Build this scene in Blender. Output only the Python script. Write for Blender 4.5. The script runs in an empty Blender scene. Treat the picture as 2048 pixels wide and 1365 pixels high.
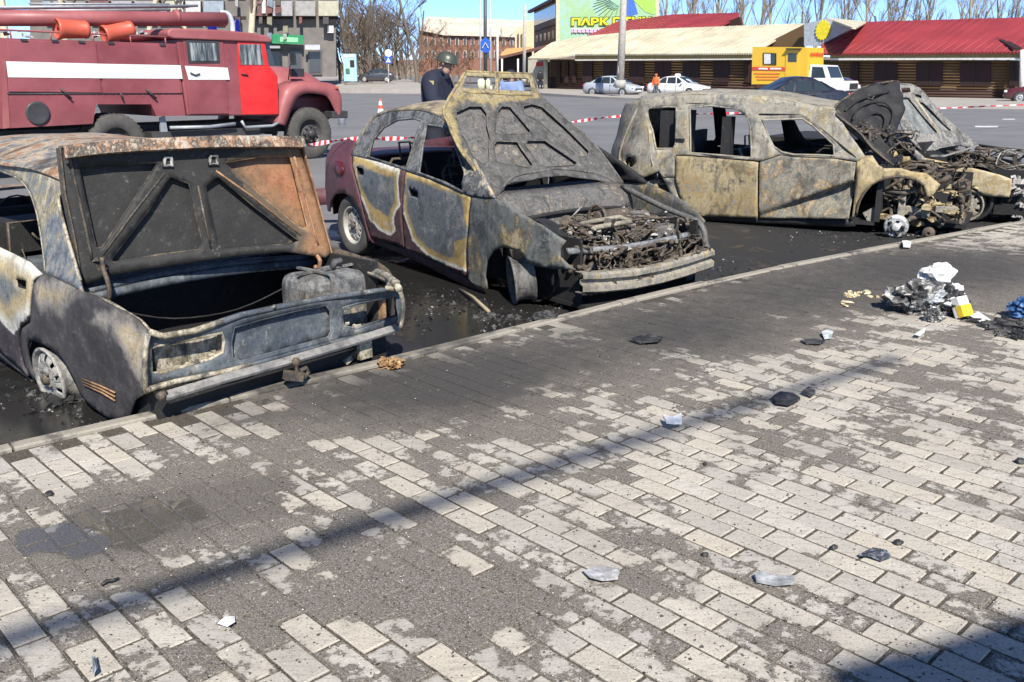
import bpy, bmesh, math, random
from mathutils import Vector, Matrix, noise
from mathutils.geometry import delaunay_2d_cdt
R = math.radians
random.seed(7)
SC = bpy.context.scene
COL = SC.collection
# ------------------------------------------------------------------ camera, sky, sun, exposure
F_PX, CAM_H, HORIZON = 1850.0, 1.6, 145.0
PITCH = math.atan((682.5 - HORIZON) / F_PX)
cam_d = bpy.data.cameras.new('camera'); cam = bpy.data.objects.new('camera', cam_d); COL.objects.link(cam)
cam.location = (0, 0, CAM_H); cam.rotation_euler = (math.pi / 2 - PITCH, 0, 0)
cam_d.sensor_width = 36; cam_d.lens = 36 * F_PX / 2048; cam_d.clip_start = 0.05; cam_d.clip_end = 3000
SC.camera = cam
SUN_EL, SUN_AZ = 44.0, 281.0          # azimuth from +X, counter-clockwise: high behind the camera, a little to the right
w = bpy.data.worlds.new('World'); SC.world = w; w.use_nodes = True
nt = w.node_tree; bg = nt.nodes['Background']
sky = nt.nodes.new('ShaderNodeTexSky'); sky.sky_type = 'NISHITA'; sky.sun_disc = False
sky.sun_elevation = R(SUN_EL); sky.sun_rotation = R(90 - SUN_AZ); sky.air_density = .36; sky.dust_density = .1; sky.ozone_density = 5.0
nt.links.new(sky.outputs[0], bg.inputs[0]); bg.inputs[1].default_value = 0.15
sd = bpy.data.lights.new('sun', 'SUN'); sd.energy = 4.6; sd.angle = R(0.53); sd.color = (1.0, 0.95, 0.87)
sun = bpy.data.objects.new('sun', sd); COL.objects.link(sun)
_ts = Vector((math.cos(R(SUN_AZ)) * math.cos(R(SUN_EL)), math.sin(R(SUN_AZ)) * math.cos(R(SUN_EL)), math.sin(R(SUN_EL))))
sun.rotation_euler = _ts.to_track_quat('Z', 'Y').to_euler(); sun.location = (3, -9, 12)
SC.view_settings.view_transform = 'Standard'; SC.view_settings.look = 'None'
SC.view_settings.exposure = 0.62; SC.view_settings.gamma = 1.0
SC.cycles.max_bounces = 4; SC.cycles.diffuse_bounces = 2; SC.cycles.glossy_bounces = 2; SC.cycles.use_adaptive_sampling = True; SC.cycles.adaptive_threshold = .02
SC.cycles.transparent_max_bounces = 8; SC.cycles.caustics_reflective = False; SC.cycles.caustics_refractive = False
ROAD = -0.12
# ------------------------------------------------------------------ measuring helpers (photo pixel -> place)
_c, _s = math.cos(PITCH), math.sin(PITCH)
def ray(x, y):
    dx = (x - 1024) / F_PX; dy = (682.5 - y) / F_PX
    return Vector((dx, _c + dy * _s, -_s + dy * _c))
def G(x, y, z=0.0):
    r = ray(x, y); t = (z - CAM_H) / r.z
    return Vector((r.x * t, r.y * t, z))
def AT(x, y, Y):
    r = ray(x, y); t = Y / r.y
    return Vector((r.x * t, Y, CAM_H + r.z * t))
class Frame:
    def __init__(s, x, y, z, ang):
        s.o = Vector((x, y, z)); s.ang = ang; t = R(ang)
        s.M = Matrix.Translation(s.o) @ Matrix.Rotation(t, 4, 'Z'); s.I = s.M.inverted()
        s.C = s.I @ Vector((0, 0, CAM_H))
    def rayl(s, p):
        return s.I.to_3x3() @ ray(*p)
    def hit(s, p, ax, val):
        d = s.rayl(p); t = (val - s.C[ax]) / d[ax]
        return s.C + d * t
    def hitp(s, p, O, N):
        d = s.rayl(p); t = (O - s.C).dot(N) / d.dot(N)
        return s.C + d * t
# ------------------------------------------------------------------ object helpers
def tag(o, label=None, cat=None, group=None, kind=None):
    if label: o['label'] = label
    if cat: o['category'] = cat
    if group: o['group'] = group
    if kind: o['kind'] = kind
    return o
def link(name, data, parent=None):
    o = bpy.data.objects.new(name, data); COL.objects.link(o)
    if parent is not None: o.parent = parent
    return o
def empty(name, label=None, cat=None, loc=(0, 0, 0), rz=0.0, group=None, frame=None):
    o = link(name, None); o.empty_display_size = .2
    if frame is not None: loc = frame.o; rz = R(frame.ang)
    o.location = loc; o.rotation_euler = (0, 0, rz)
    return tag(o, label, cat, group)
def copy_tree(o, parent=None):
    c = o.copy(); COL.objects.link(c); c.parent = parent
    for ch in list(o.children): copy_tree(ch, c)
    return c
class MB:
    """collects simple solids and becomes ONE mesh object"""
    def __init__(s): s.v = []; s.f = []; s.sm = []
    def add(s, vs, fs, smooth=False):
        n = len(s.v); s.v += [tuple(v) for v in vs]
        s.f += [tuple(i + n for i in f) for f in fs]; s.sm += [smooth] * len(fs)
        return s
    def box(s, c, d, rot=None, taper=1.0):
        x, y, z = d[0] / 2, d[1] / 2, d[2] / 2; t = taper
        vs = [Vector(p) for p in ((-x, -y, -z), (x, -y, -z), (x, y, -z), (-x, y, -z), (-x * t, -y * t, z), (x * t, -y * t, z), (x * t, y * t, z), (-x * t, y * t, z))]
        if rot is not None: vs = [rot @ v for v in vs]
        vs = [v + Vector(c) for v in vs]
        return s.add(vs, [(0, 3, 2, 1), (4, 5, 6, 7), (0, 1, 5, 4), (1, 2, 6, 5), (2, 3, 7, 6), (3, 0, 4, 7)])
    def bx(s, x0, x1, y0, y1, z0, z1):
        return s.box(((x0 + x1) / 2, (y0 + y1) / 2, (z0 + z1) / 2), (abs(x1 - x0), abs(y1 - y0), abs(z1 - z0)))
    def tube(s, pts, r, n=8, cap=True, smooth=True, closed=False):
        pts = [Vector(p) for p in pts]; rs = r if isinstance(r, (list, tuple)) else [r] * len(pts)
        vs = []; fs = []; m = len(pts); up = None
        for i, p in enumerate(pts):
            if closed: d = pts[(i + 1) % m] - pts[i - 1]
            else: d = pts[min(i + 1, m - 1)] - pts[max(i - 1, 0)]
            d = d.normalized() if d.length > 1e-9 else Vector((0, 0, 1))
            if up is None: up = Vector((0, 0, 1)) if abs(d.z) < .9 else Vector((1, 0, 0))
            a = d.cross(up)
            if a.length < 1e-6: a = d.orthogonal()
            a.normalize(); b = a.cross(d).normalized(); up = b
            for k in range(n):
                t = 2 * math.pi * k / n
                vs.append(p + (a * math.cos(t) + b * math.sin(t)) * rs[i])
        for i in range(m if closed else m - 1):
            j = (i + 1) % m
            for k in range(n):
                q = (k + 1) % n
                fs.append((i * n + k, i * n + q, j * n + q, j * n + k))
        if cap and not closed:
            fs.append(tuple(range(n))[::-1]); fs.append(tuple((m - 1) * n + k for k in range(n)))
        return s.add(vs, fs, smooth)
    def strip(s, pts, wd, th, up=(0, 0, 1)):
        """flat bar of width wd (along side) and thickness th along a path"""
        pts = [Vector(p) for p in pts]; U = Vector(up); vs = []; fs = []
        for i, p in enumerate(pts):
            d = (pts[min(i + 1, len(pts) - 1)] - pts[max(i - 1, 0)]).normalized()
            a = d.cross(U).normalized(); b = a.cross(d).normalized()
            for sa, sb in ((-1, -1), (1, -1), (1, 1), (-1, 1)): vs.append(p + a * sa * wd / 2 + b * sb * th / 2)
        for i in range(len(pts) - 1):
            for k in range(4):
                q = (k + 1) % 4; fs.append((i * 4 + k, i * 4 + q, i * 4 + 4 + q, i * 4 + 4 + k))
        m = len(pts) - 1
        fs += [(0, 1, 2, 3), (m * 4 + 3, m * 4 + 2, m * 4 + 1, m * 4)]
        return s.add(vs, fs)
    def lathe(s, prof, n=24, M=None, smooth=True):
        """profile of (radius, axial) turned round local Y; M places it"""
        vs = []; fs = []; k = len(prof)
        for i in range(n):
            t = 2 * math.pi * i / n
            for r, y in prof:
                v = Vector((r * math.cos(t), y, r * math.sin(t))); vs.append(M @ v if M is not None else v)
        for i in range(n):
            j = (i + 1) % n
            for q in range(k - 1):
                fs.append((i * k + q, i * k + q + 1, j * k + q + 1, j * k + q))
        return s.add(vs, fs, smooth)
    def prism(s, poly, fn, d0, d1):
        """polygon (u,v) -> fn(u,v,d) between depths d0 and d1"""
        n = len(poly); vs = [fn(u, v, d0) for u, v in poly] + [fn(u, v, d1) for u, v in poly]
        fs = [tuple(range(n))[::-1], tuple(range(n, 2 * n))] + [(i, (i + 1) % n, n + (i + 1) % n, n + i) for i in range(n)]
        return s.add(vs, fs)
    def grid(s, P, smooth=True, closed_u=False):
        """P[i][j] rows of points"""
        n, m = len(P), len(P[0]); vs = [q for row in P for q in row]; fs = []
        for i in range(n if closed_u else n - 1):
            for j in range(m - 1):
                a = (i + 1) % n
                fs.append((i * m + j, i * m + j + 1, a * m + j + 1, a * m + j))
        return s.add(vs, fs, smooth)
    def mesh(s, name, mat=None, recalc=True):
        me = bpy.data.meshes.new(name); me.from_pydata(s.v, [], s.f)
        me.polygons.foreach_set('use_smooth', s.sm)
        if recalc:
            bm = bmesh.new(); bm.from_mesh(me); bmesh.ops.recalc_face_normals(bm, faces=bm.faces); bm.to_mesh(me); bm.free()
        if mat is not None: me.materials.append(mat)
        me.update(); return me
    def build(s, name, mat, parent=None, bevel=0.0, seg=2, solid=0.0, sub=0, edge=None):
        o = link(name, s.mesh(name, mat), parent)
        if solid: m = o.modifiers.new('t', 'SOLIDIFY'); m.thickness = solid; m.offset = 0
        if sub: m = o.modifiers.new('s', 'SUBSURF'); m.levels = sub; m.render_levels = sub
        if bevel: m = o.modifiers.new('b', 'BEVEL'); m.width = bevel; m.segments = seg; m.limit_method = 'ANGLE'; m.angle_limit = R(40)
        return o
def inpoly(p, poly):
    x, y = p[0], p[1]; c = False; j = len(poly) - 1
    for i in range(len(poly)):
        xi, yi = poly[i][0], poly[i][1]; xj, yj = poly[j][0], poly[j][1]
        if (yi > y) != (yj > y) and x < (xj - xi) * (y - yi) / (yj - yi) + xi: c = not c
        j = i
    return c
def segd(p, poly, closed=True):
    best = 1e9; n = len(poly)
    for i in range(n if closed else n - 1):
        ax, ay = poly[i][0], poly[i][1]; bx_, by_ = poly[(i + 1) % n][0], poly[(i + 1) % n][1]
        dx, dy = bx_ - ax, by_ - ay; L = dx * dx + dy * dy
        t = 0 if L < 1e-12 else max(0, min(1, ((p[0] - ax) * dx + (p[1] - ay) * dy) / L))
        d = math.hypot(p[0] - ax - t * dx, p[1] - ay - t * dy); best = min(best, d)
    return best
def sdist(p, poly): return -segd(p, poly) if inpoly(p, poly) else segd(p, poly)
def spline(pts, k=4, closed=False):
    """Catmull-Rom through the points"""
    out = []; n = len(pts)
    P = [Vector(p) for p in pts]
    for i in range(n if closed else n - 1):
        if closed: a, b, c, d = P[i - 1], P[i], P[(i + 1) % n], P[(i + 2) % n]
        else: a, b, c, d = P[max(i - 1, 0)], P[i], P[i + 1], P[min(i + 2, n - 1)]
        for j in range(k):
            t = j / k
            out.append(.5 * ((2 * b) + (c - a) * t + (2 * a - 5 * b + 4 * c - d) * t * t + (3 * b - a - 3 * c + d) * t ** 3))
    if not closed: out.append(P[-1])
    return out
class Surf:
    """curved sheet: local coordinate `ax` = val + bulge(u,v); traced from the photograph by ray"""
    def __init__(s, fr, ax, val, bulge=None, dent=0.0, seed=0.0, dscale=3.0):
        s.fr, s.ax, s.val, s.b = fr, ax, val, bulge; s.dent, s.seed, s.ds = dent, seed, dscale
        s.o = [i for i in range(3) if i != ax]
    def uv(s, p):
        v = s.val; h = None
        for _ in range(6):
            h = s.fr.hit(p, s.ax, v)
            if s.b is None: break
            v = s.val + s.b(h[s.o[0]], h[s.o[1]])
        return (h[s.o[0]], h[s.o[1]])
    def pt(s, u, v):
        q = Vector((0, 0, 0)); q[s.o[0]] = u; q[s.o[1]] = v
        q[s.ax] = s.val + (s.b(u, v) if s.b else 0)
        if s.dent: q[s.ax] += s.dent * noise.noise(Vector((u * s.ds, v * s.ds, s.seed)))
        return q
class PSurf:
    """plane through three local points, traced by ray; u,v in metres"""
    def __init__(s, fr, P0, P1, P2, bulge=None, dent=0.0, seed=0.0, dscale=3.0):
        s.fr = fr; s.O = Vector(P0); s.U = (Vector(P1) - s.O).normalized(); q = Vector(P2) - s.O
        s.N = s.U.cross(q).normalized(); s.V = s.N.cross(s.U).normalized(); s.b = bulge; s.dent, s.seed, s.ds = dent, seed, dscale
    def uv(s, p):
        off = 0
        for _ in range(5):
            h = s.fr.hitp(p, s.O + s.N * off, s.N) - s.O
            u, v = h.dot(s.U), h.dot(s.V)
            if s.b is None: break
            off = s.b(u, v)
        return (u, v)
    def pt(s, u, v):
        q = s.O + s.U * u + s.V * v
        o = s.b(u, v) if s.b else 0
        if s.dent: o += s.dent * noise.noise(Vector((u * s.ds, v * s.ds, s.seed)))
        return q + s.N * o
def sheet(name, parent, mat, surf, outline, holes=(), step=.06, thick=.01, off=1.0, px=True, attr=None, smooth=True, lift=None):
    """triangulated sheet-metal panel; outline/holes in photo pixels (px) or surface coordinates"""
    cv = (lambda L: [surf.uv(p) for p in L]) if px else (lambda L: list(L))
    ol = cv(outline); hs = [cv(h) for h in holes]
    vs = []; ed = []
    def loop(L):
        n0 = len(vs); m = []
        for i in range(len(L)):
            a, b = L[i], L[(i + 1) % len(L)]; d = math.hypot(b[0] - a[0], b[1] - a[1]); k = max(1, int(d / step))
            for j in range(k): m.append((a[0] + (b[0] - a[0]) * j / k, a[1] + (b[1] - a[1]) * j / k))
        vs.extend(Vector(q) for q in m)
        for i in range(len(m)): ed.append((n0 + i, n0 + (i + 1) % len(m)))
    loop(ol)
    for h in hs: loop(h)
    us = [p[0] for p in ol]; ws = [p[1] for p in ol]
    u = min(us) + step * .5
    r = random.Random(hash(name) % 1000 if False else len(ol) * 31 + len(hs))
    while u < max(us):
        v = min(ws) + step * .5
        while v < max(ws):
            p = (u + r.uniform(-.2, .2) * step, v + r.uniform(-.2, .2) * step)
            if inpoly(p, ol) and segd(p, ol) > step * .45 and all((not inpoly(p, h)) and segd(p, h) > step * .45 for h in hs): vs.append(Vector(p))
            v += step
        u += step
    res = delaunay_2d_cdt(vs, ed, [], 1, 1e-5)
    ov, of = res[0], res[2]; fs = []
    for f in of:
        c = sum((ov[i] for i in f), Vector((0, 0))) / len(f)
        if inpoly(c, ol) and not any(inpoly(c, h) for h in hs): fs.append(tuple(f))
    used = sorted({i for f in fs for i in f}); mp = {k: i for i, k in enumerate(used)}
    P = [surf.pt(ov[i].x, ov[i].y) for i in used]
    if lift: P = [lift(p) for p in P]
    me = bpy.data.meshes.new(name); me.from_pydata(P, [], [tuple(mp[i] for i in f) for f in fs])
    me.polygons.foreach_set('use_smooth', [smooth] * len(me.polygons)); me.materials.append(mat)
    if attr:
        a = me.attributes.new('sd', 'FLOAT', 'POINT')
        a.data.foreach_set('value', [attr((ov[i].x, ov[i].y)) for i in used])
    me.update(); o = link(name, me, parent)
    bm = bmesh.new(); bm.from_mesh(me); bmesh.ops.recalc_face_normals(bm, faces=bm.faces); bm.to_mesh(me); bm.free()
    if thick: m = o.modifiers.new('t', 'SOLIDIFY'); m.thickness = thick; m.offset = 0; m.use_even_offset = False
    return o
def rib(name, parent, mat, surf, pix, r, n=6, px=True, lift=0.0, closed=False, k=0):
    """round bead following traced points"""
    L = [surf.uv(p) for p in pix] if px else pix
    P = [surf.pt(*q) for q in L]
    if k: P = spline(P, k, closed)
    m = MB().tube(P, r, n, closed=closed)
    return m.build(name, mat, parent)
# ------------------------------------------------------------------ materials
MATS = {}
class NT:
    def __init__(s, name):
        s.m = bpy.data.materials.new(name); s.m.use_nodes = True; s.t = s.m.node_tree; s.b = s.t.nodes['Principled BSDF']; MATS[name] = s.m
    def n(s, typ, **k):
        x = s.t.nodes.new('ShaderNode' + typ)
        for a, b in k.items(): setattr(x, a, b)
        return x
    def set(s, sock, v):
        if isinstance(v, bpy.types.NodeSocket): s.t.links.new(v, sock)
        elif isinstance(v, (tuple, list)) and len(v) == 3 and sock.type == 'RGBA': sock.default_value = (*v, 1)
        else: sock.default_value = v
    def inp(s, **k):
        for a, v in k.items(): s.set(s.b.inputs[a.replace('_', ' ')], v)
    def coord(s, kind='Object'): return s.n('TexCoord').outputs[kind]
    def pos(s): return s.n('NewGeometry').outputs['Position']
    def mapping(s, v, scale=(1, 1, 1), rot=(0, 0, 0), loc=(0, 0, 0)):
        m = s.n('Mapping'); s.set(m.inputs[0], v); m.inputs['Scale'].default_value = scale; m.inputs['Rotation'].default_value = rot; m.inputs['Location'].default_value = loc
        return m.outputs[0]
    def noise(s, v, scale, detail=4, rough=.55, dist=0.0):
        m = s.n('TexNoise'); s.set(m.inputs['Vector'], v); m.inputs['Scale'].default_value = scale; m.inputs['Detail'].default_value = detail
        m.inputs['Roughness'].default_value = rough; m.inputs['Distortion'].default_value = dist
        return m.outputs[0]
    def vor(s, v, scale, feature='F1'):
        m = s.n('TexVoronoi', feature=feature); s.set(m.inputs['Vector'], v); m.inputs['Scale'].default_value = scale
        return m.outputs[0]
    def math(s, op, a, b=0.0, c=None, clamp=False):
        m = s.n('Math', operation=op, use_clamp=clamp); s.set(m.inputs[0], a); s.set(m.inputs[1], b)
        if c is not None: s.set(m.inputs[2], c)
        return m.outputs[0]
    def step(s, v, a, b):
        m = s.n('MapRange', interpolation_type='SMOOTHSTEP'); s.set(m.inputs[0], v); m.inputs[1].default_value = a; m.inputs[2].default_value = b
        return m.outputs[0]
    def mix(s, f, a, b, mode='MIX'):
        m = s.n('Mix', data_type='RGBA', blend_type=mode); s.set(m.inputs[0], f); s.set(m.inputs[6], a); s.set(m.inputs[7], b)
        return m.outputs[2]
    def ramp(s, v, stops, interp='LINEAR'):
        m = s.n('ValToRGB'); s.set(m.inputs[0], v); m.color_ramp.interpolation = interp; e = m.color_ramp.elements
        while len(e) < len(stops): e.new(.5)
        for x, (p, c) in zip(e, stops): x.position = p; x.color = (*c, 1) if len(c) == 3 else c
        return m.outputs[0]
    def bump(s, h, st=.3, dist=.01):
        m = s.n('Bump'); s.set(m.inputs['Height'], h); m.inputs['Strength'].default_value = st; m.inputs['Distance'].default_value = dist
        s.t.links.new(m.outputs[0], s.b.inputs['Normal'])
    def attr(s, name): return s.n('Attribute', attribute_name=name).outputs['Fac']
    def sep(s, v):
        m = s.n('SeparateXYZ'); s.set(m.inputs[0], v); return m.outputs
def plain(name, col, rough=.6, metal=0.0, var=.18, scale=6.0, bump=0.0, bscale=60.0, coat=0.0, coord='Object', emis=None):
    if name in MATS: return MATS[name]
    t = NT(name); v = t.coord(coord)
    n1 = t.noise(v, scale, 5); n2 = t.noise(v, scale * 7, 3)
    f = t.math('ADD', t.math('MULTIPLY', n1, .65), t.math('MULTIPLY', n2, .35))
    lo = tuple(c * (1 - var * 1.6) for c in col); hi = tuple(min(1, c * (1 + var * 1.6)) for c in col)
    t.inp(Base_Color=t.ramp(f, [(.3, lo), (.7, hi)]), Metallic=metal, Roughness=t.math('ADD', rough - .08, t.math('MULTIPLY', n2, .16)))
    if coat: t.inp(Coat_Weight=coat, Coat_Roughness=.08)
    if bump: t.bump(t.noise(v, bscale, 4), bump, .01)
    if emis: t.inp(Emission_Color=emis[0], Emission_Strength=emis[1])
    return t.m
def glass(name, col=(.02, .025, .03), rough=.05):
    if name in MATS: return MATS[name]
    t = NT(name); t.inp(Base_Color=col, Roughness=rough, Specular_IOR_Level=.7)
    return t.m
# ================================================================== the ground
KERB_PX = [(-560, 1045), (0, 908), (220, 857), (440, 807), (640, 760), (830, 716), (970, 680), (1100, 647), (1250, 609), (1400, 573), (1560, 538), (1700, 511), (1880, 477), (2048, 446), (2500, 366)]
KERB = [G(*p) for p in KERB_PX]           # near upper edge of the kerb, left to right
PU, PV, PANG = 0.2065, 0.1025, R(-46.3)
E1 = Vector((math.cos(PANG), math.sin(PANG), 0)); E2 = Vector((-E1.y, E1.x, 0))
_ph = G(1871, 1214); PH_U, PH_V = _ph.dot(E1) + .003, _ph.dot(E2) + .003
FIELDS = {}
def blobs(t, name, L):
    FIELDS[name] = [(G(px, py, z), rad, wt) for (px, py, rad, wt, z) in L]
    return t.attr(name)
def field(name, p):
    tot = 0.0
    for c, rad, wt in FIELDS[name]:
        d = math.hypot(p.x - c.x, p.y - c.y) / rad
        if d < 1: q = 1 - d; tot += wt * q * q * (3 - 2 * q)
    return tot
def put_fields(me, names, world):
    pts = [world(v.co) for v in me.vertices]
    for n in names:
        a = me.attributes.new(n, 'FLOAT', 'POINT'); a.data.foreach_set('value', [field(n, p) for p in pts])
def paver_material(name, joint=False):
    t = NT(name); pos = t.pos()
    dp = lambda e: (lambda m: (t.set(m.inputs[0], pos), m.inputs.__getitem__(1).__setattr__('default_value', e), m.outputs['Value'])[2])(t.n('VectorMath', operation='DOT_PRODUCT'))
    u = t.math('DIVIDE', t.math('SUBTRACT', dp(E1), PH_U), PU); v = t.math('DIVIDE', t.math('SUBTRACT', dp(E2), PH_V), PV)
    row = t.math('FLOOR', v); par = t.math('MULTIPLY', t.math('FLOORED_MODULO', row, 2.0), .5)
    us = t.math('SUBTRACT', u, par); col = t.math('FLOOR', us)
    cb = t.n('CombineXYZ'); t.set(cb.inputs[0], col); t.set(cb.inputs[1], row)
    wn = t.n('TexWhiteNoise', noise_dimensions='3D'); t.set(wn.inputs[0], cb.outputs[0]); rnd = wn.outputs['Value']
    r2 = t.sep(wn.outputs['Color'])
    fu = t.math('ABSOLUTE', t.math('SUBTRACT', t.math('FRACT', us), .5)); fv = t.math('ABSOLUTE', t.math('SUBTRACT', t.math('FRACT', v), .5))
    edge = t.math('MAXIMUM', t.math('MULTIPLY', t.math('SUBTRACT', fu, .40), 5.0), t.math('MULTIPLY', t.math('SUBTRACT', fv, .33), 3.0))
    edge = t.math('MAXIMUM', edge, 0.0)
    st = t.mapping(pos, (1, 1, 1), (0, 0, R(10)))
    n1 = t.noise(pos, 1.9, 2, .6); n2 = t.noise(st, 7.5, 3, .62, .4); n3 = t.noise(pos, 24, 3, .7); n4 = t.noise(pos, 120, 2, .7)
    # trodden-in dirt and soot, each patch with the outline it has on the pavement
    L = [(250, 1040, .62, .30, 0), (480, 1010, .5, .26, 0), (560, 900, .45, .20, 0), (760, 830, .62, .36, 0), (900, 780, .70, .40, 0), (1120, 720, .80, .42, 0), (1380, 650, 1.0, .45, 0), (1600, 600, 1.1, .45, 0),
         (1800, 560, 1.5, .48, 0), (2000, 540, 1.6, .46, 0), (2080, 640, .8, .2, 0), (1950, 690, .5, .12, 0), (660, 1190, .45, .25, 0), (940, 1170, .42, .24, 0), (780, 1080, .4, .22, 0), (420, 1170, .33, .12, 0), (330, 1340, .25, .06, 0), (520, 1330, .2, .10, 0),
         (1000, 830, .7, .10, 0), (1300, 740, .8, .14, 0), (1560, 680, .8, .12, 0), (1500, 880, .45, .14, 0), (1850, 760, .6, .16, 0), (1320, 1150, .25, .16, 0), (1560, 1250, .22, .10, 0), (980, 1290, .25, .12, 0), (1100, 850, .5, .10, 0), (600, 800, .5, .22, 0), (150, 1130, .3, .16, 0),
         (1750, 1020, .9, -.14, 0), (1500, 1050, .7, -.11, 0), (110, 930, .38, -.22, 0), (330, 905, .3, -.12, 0), (1000, 930, .45, -.07, 0), (1850, 640, .45, -.2, 0), (1300, 1300, .4, -.06, 0), (1480, 740, .5, -.1, 0)]
    B = blobs(t, 'f_dirt', L)
    d = t.math('ADD', t.math('ADD', t.math('MULTIPLY', n1, .62), t.math('MULTIPLY', n2, .72)), t.math('ADD', t.math('MULTIPLY', n3, .46), t.math('MULTIPLY', t.math('SUBTRACT', rnd, .5), .30)))
    d = t.math('ADD', d, t.math('ADD', B, t.math('MULTIPLY', edge, .22)))
    d = t.math('ADD', d, t.math('MULTIPLY', t.math('SUBTRACT', n4, .5), .16)); dirt = t.step(d, .962, 1.005)
    film = t.step(d, .80, 1.06)
    soot = t.step(t.math('ADD', blobs(t, 'f_soot', [(820, 760, .9, .75, 0), (1000, 740, 1.0, .8, 0), (1250, 670, 1.3, .85, 0), (1500, 605, 1.6, .85, 0), (1750, 550, 1.8, .9, 0), (1990, 520, 1.9, .85, 0), (600, 800, .75, .6, 0), (420, 850, .5, .4, 0), (2100, 660, .6, .6, 0), (780, 850, .7, .22, 0), (950, 820, .8, .25, 0), (1450, 680, .8, .2, 0)]), t.math('MULTIPLY', t.math('SUBTRACT', n2, .5), .75)), .12, 1.15)
    cream = t.mix(r2[0], (.52, .465, .375), (.57, .535, .47)); cream = t.mix(t.math('MULTIPLY', r2[1], .6), cream, (.34, .325, .30))
    cream = t.mix(t.math('MULTIPLY', t.step(n4, .52, .32), .55), cream, (.22, .20, .17)); cream = t.mix(t.math('MULTIPLY', t.step(t.noise(t.mapping(pos, (1, 5, 1), (0, 0, R(-40))), 9, 4, .75), .50, .66), .45), cream, (.24, .215, .18))
    cream = t.mix(t.math('MULTIPLY', film, .48), cream, (.28, .25, .21))
    spk = t.step(t.noise(pos, 62, 1, .5), .69, .72)
    brown = t.mix(t.step(n4, .3, .7), (.075, .066, .055), (.225, .200, .168)); brown = t.mix(t.math('MULTIPLY', t.step(n3, .4, .7), .55), brown, (.175, .155, .128))
    brown = t.mix(t.step(t.noise(pos, 230, 0, .5), .66, .74), brown, (.38, .36, .33))
    c = t.mix(dirt, cream, brown) if not joint else t.mix(dirt, t.mix(t.step(n4, .35, .7), (.045, .039, .030), (.125, .108, .083)), t.mix(.12, brown, (.08, .07, .058)))
    c = t.mix(t.math('MULTIPLY', soot, .86), c, t.mix(n4, (.024, .024, .025), (.058, .055, .053)))
    c = t.mix(t.math('MULTIPLY', spk, .7), c, (.03, .028, .026))
    wet = t.step(t.math('ADD', blobs(t, 'f_wet', [(160, 1065, .24, 1.0, 0), (215, 1055, .20, .9, 0), (95, 1085, .17, .8, 0), (305, 1035, .23, .9, 0), (360, 1015, .18, .7, 0), (260, 1075, .14, .6, 0)]), t.math('MULTIPLY', t.math('SUBTRACT', n2, .5), .5)), .30, .5)
    damp = t.step(t.math('ADD', blobs(t, 'f_damp', [(230, 1050, .5, 1.0, 0), (480, 1000, .5, .8, 0), (620, 980, .3, .5, 0)]), t.math('MULTIPLY', t.math('SUBTRACT', n2, .5), .6)), .25, .7)
    c = t.mix(t.math('MULTIPLY', t.math('MULTIPLY', damp, dirt), .35), c, (.055, .05, .045))
    c = t.mix(t.math('MULTIPLY', wet, .5), c, (.075, .07, .058))
    t.inp(Base_Color=c, Roughness=t.math('SUBTRACT', .93, t.math('MULTIPLY', wet, .91)), Specular_IOR_Level=t.math('ADD', .4, t.math('MULTIPLY', wet, .6)))
    h = t.math('ADD', t.math('MULTIPLY', n4, .5), t.math('ADD', t.math('MULTIPLY', n3, .5), t.math('MULTIPLY', dirt, .35)))
    h = t.math('MULTIPLY', h, t.math('SUBTRACT', 1.0, wet))
    t.bump(h, .55, .006)
    return t.m
M_PAVE = paver_material('paver_concrete'); M_JOINT = paver_material('paver_joint_sand', True)
# --- pavement bed
def kerb_y(x, off=0.0):
    for a, b in zip(KERB, KERB[1:]):
        if a.x <= x <= b.x: return a.y + (b.y - a.y) * (x - a.x) / (b.x - a.x)
    return KERB[0].y - 1 if x < KERB[0].x else KERB[-1].y
mb = MB(); far = [Vector((k.x, k.y, -.008)) for k in KERB]
near = [Vector((k.x + 1.5, min(k.y, -8) - 6, -.008)) for k in KERB]
def sub(a, b, n, f=lambda t: t): return [a.lerp(b, f(i / n)) for i in range(n + 1)]
KF = []
for a, b in zip(KERB, KERB[1:]): KF += sub(a, b, 5)[:-1]
KF.append(KERB[-1])
mb.grid([sub(Vector((k.x, k.y, -.0058)), Vector((k.x + 1.5, min(k.y, -8) - 6, -.0058)), 40, lambda t: t ** 2) for k in KF], smooth=False)
PF = ('f_dirt', 'f_soot', 'f_wet', 'f_damp')
pavement = tag(mb.build('pavement', M_JOINT), kind='structure'); put_fields(pavement.data, PF, lambda c: c)
# --- paving bricks
def brick_mesh(seed):
    r = random.Random(seed); a, b = PU / 2 - .0060, PV / 2 - .0056; ch = .003
    j = lambda: r.uniform(-.0012, .0012)
    top = [(-a + ch, -b + ch), (a - ch, -b + ch), (a - ch, b - ch), (-a + ch, b - ch)]
    out = [(-a, -b), (a, -b), (a, b), (-a, b)]
    vs = [(x + j(), y + j(), 0) for x, y in top] + [(x + j(), y + j(), -ch) for x, y in out] + [(x, y, -.05) for x, y in out]
    fs = [(0, 1, 2, 3)] + [(i, 4 + i, 4 + (i + 1) % 4, (i + 1) % 4) for i in range(4)] + [(4 + i, 8 + i, 8 + (i + 1) % 4, 4 + (i + 1) % 4) for i in range(4)]
    me = bpy.data.meshes.new('paving_brick'); me.from_pydata(vs, [], fs); me.materials.append(M_PAVE)
    return me
BM = [brick_mesh(i) for i in range(7)]
cells = []
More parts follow.
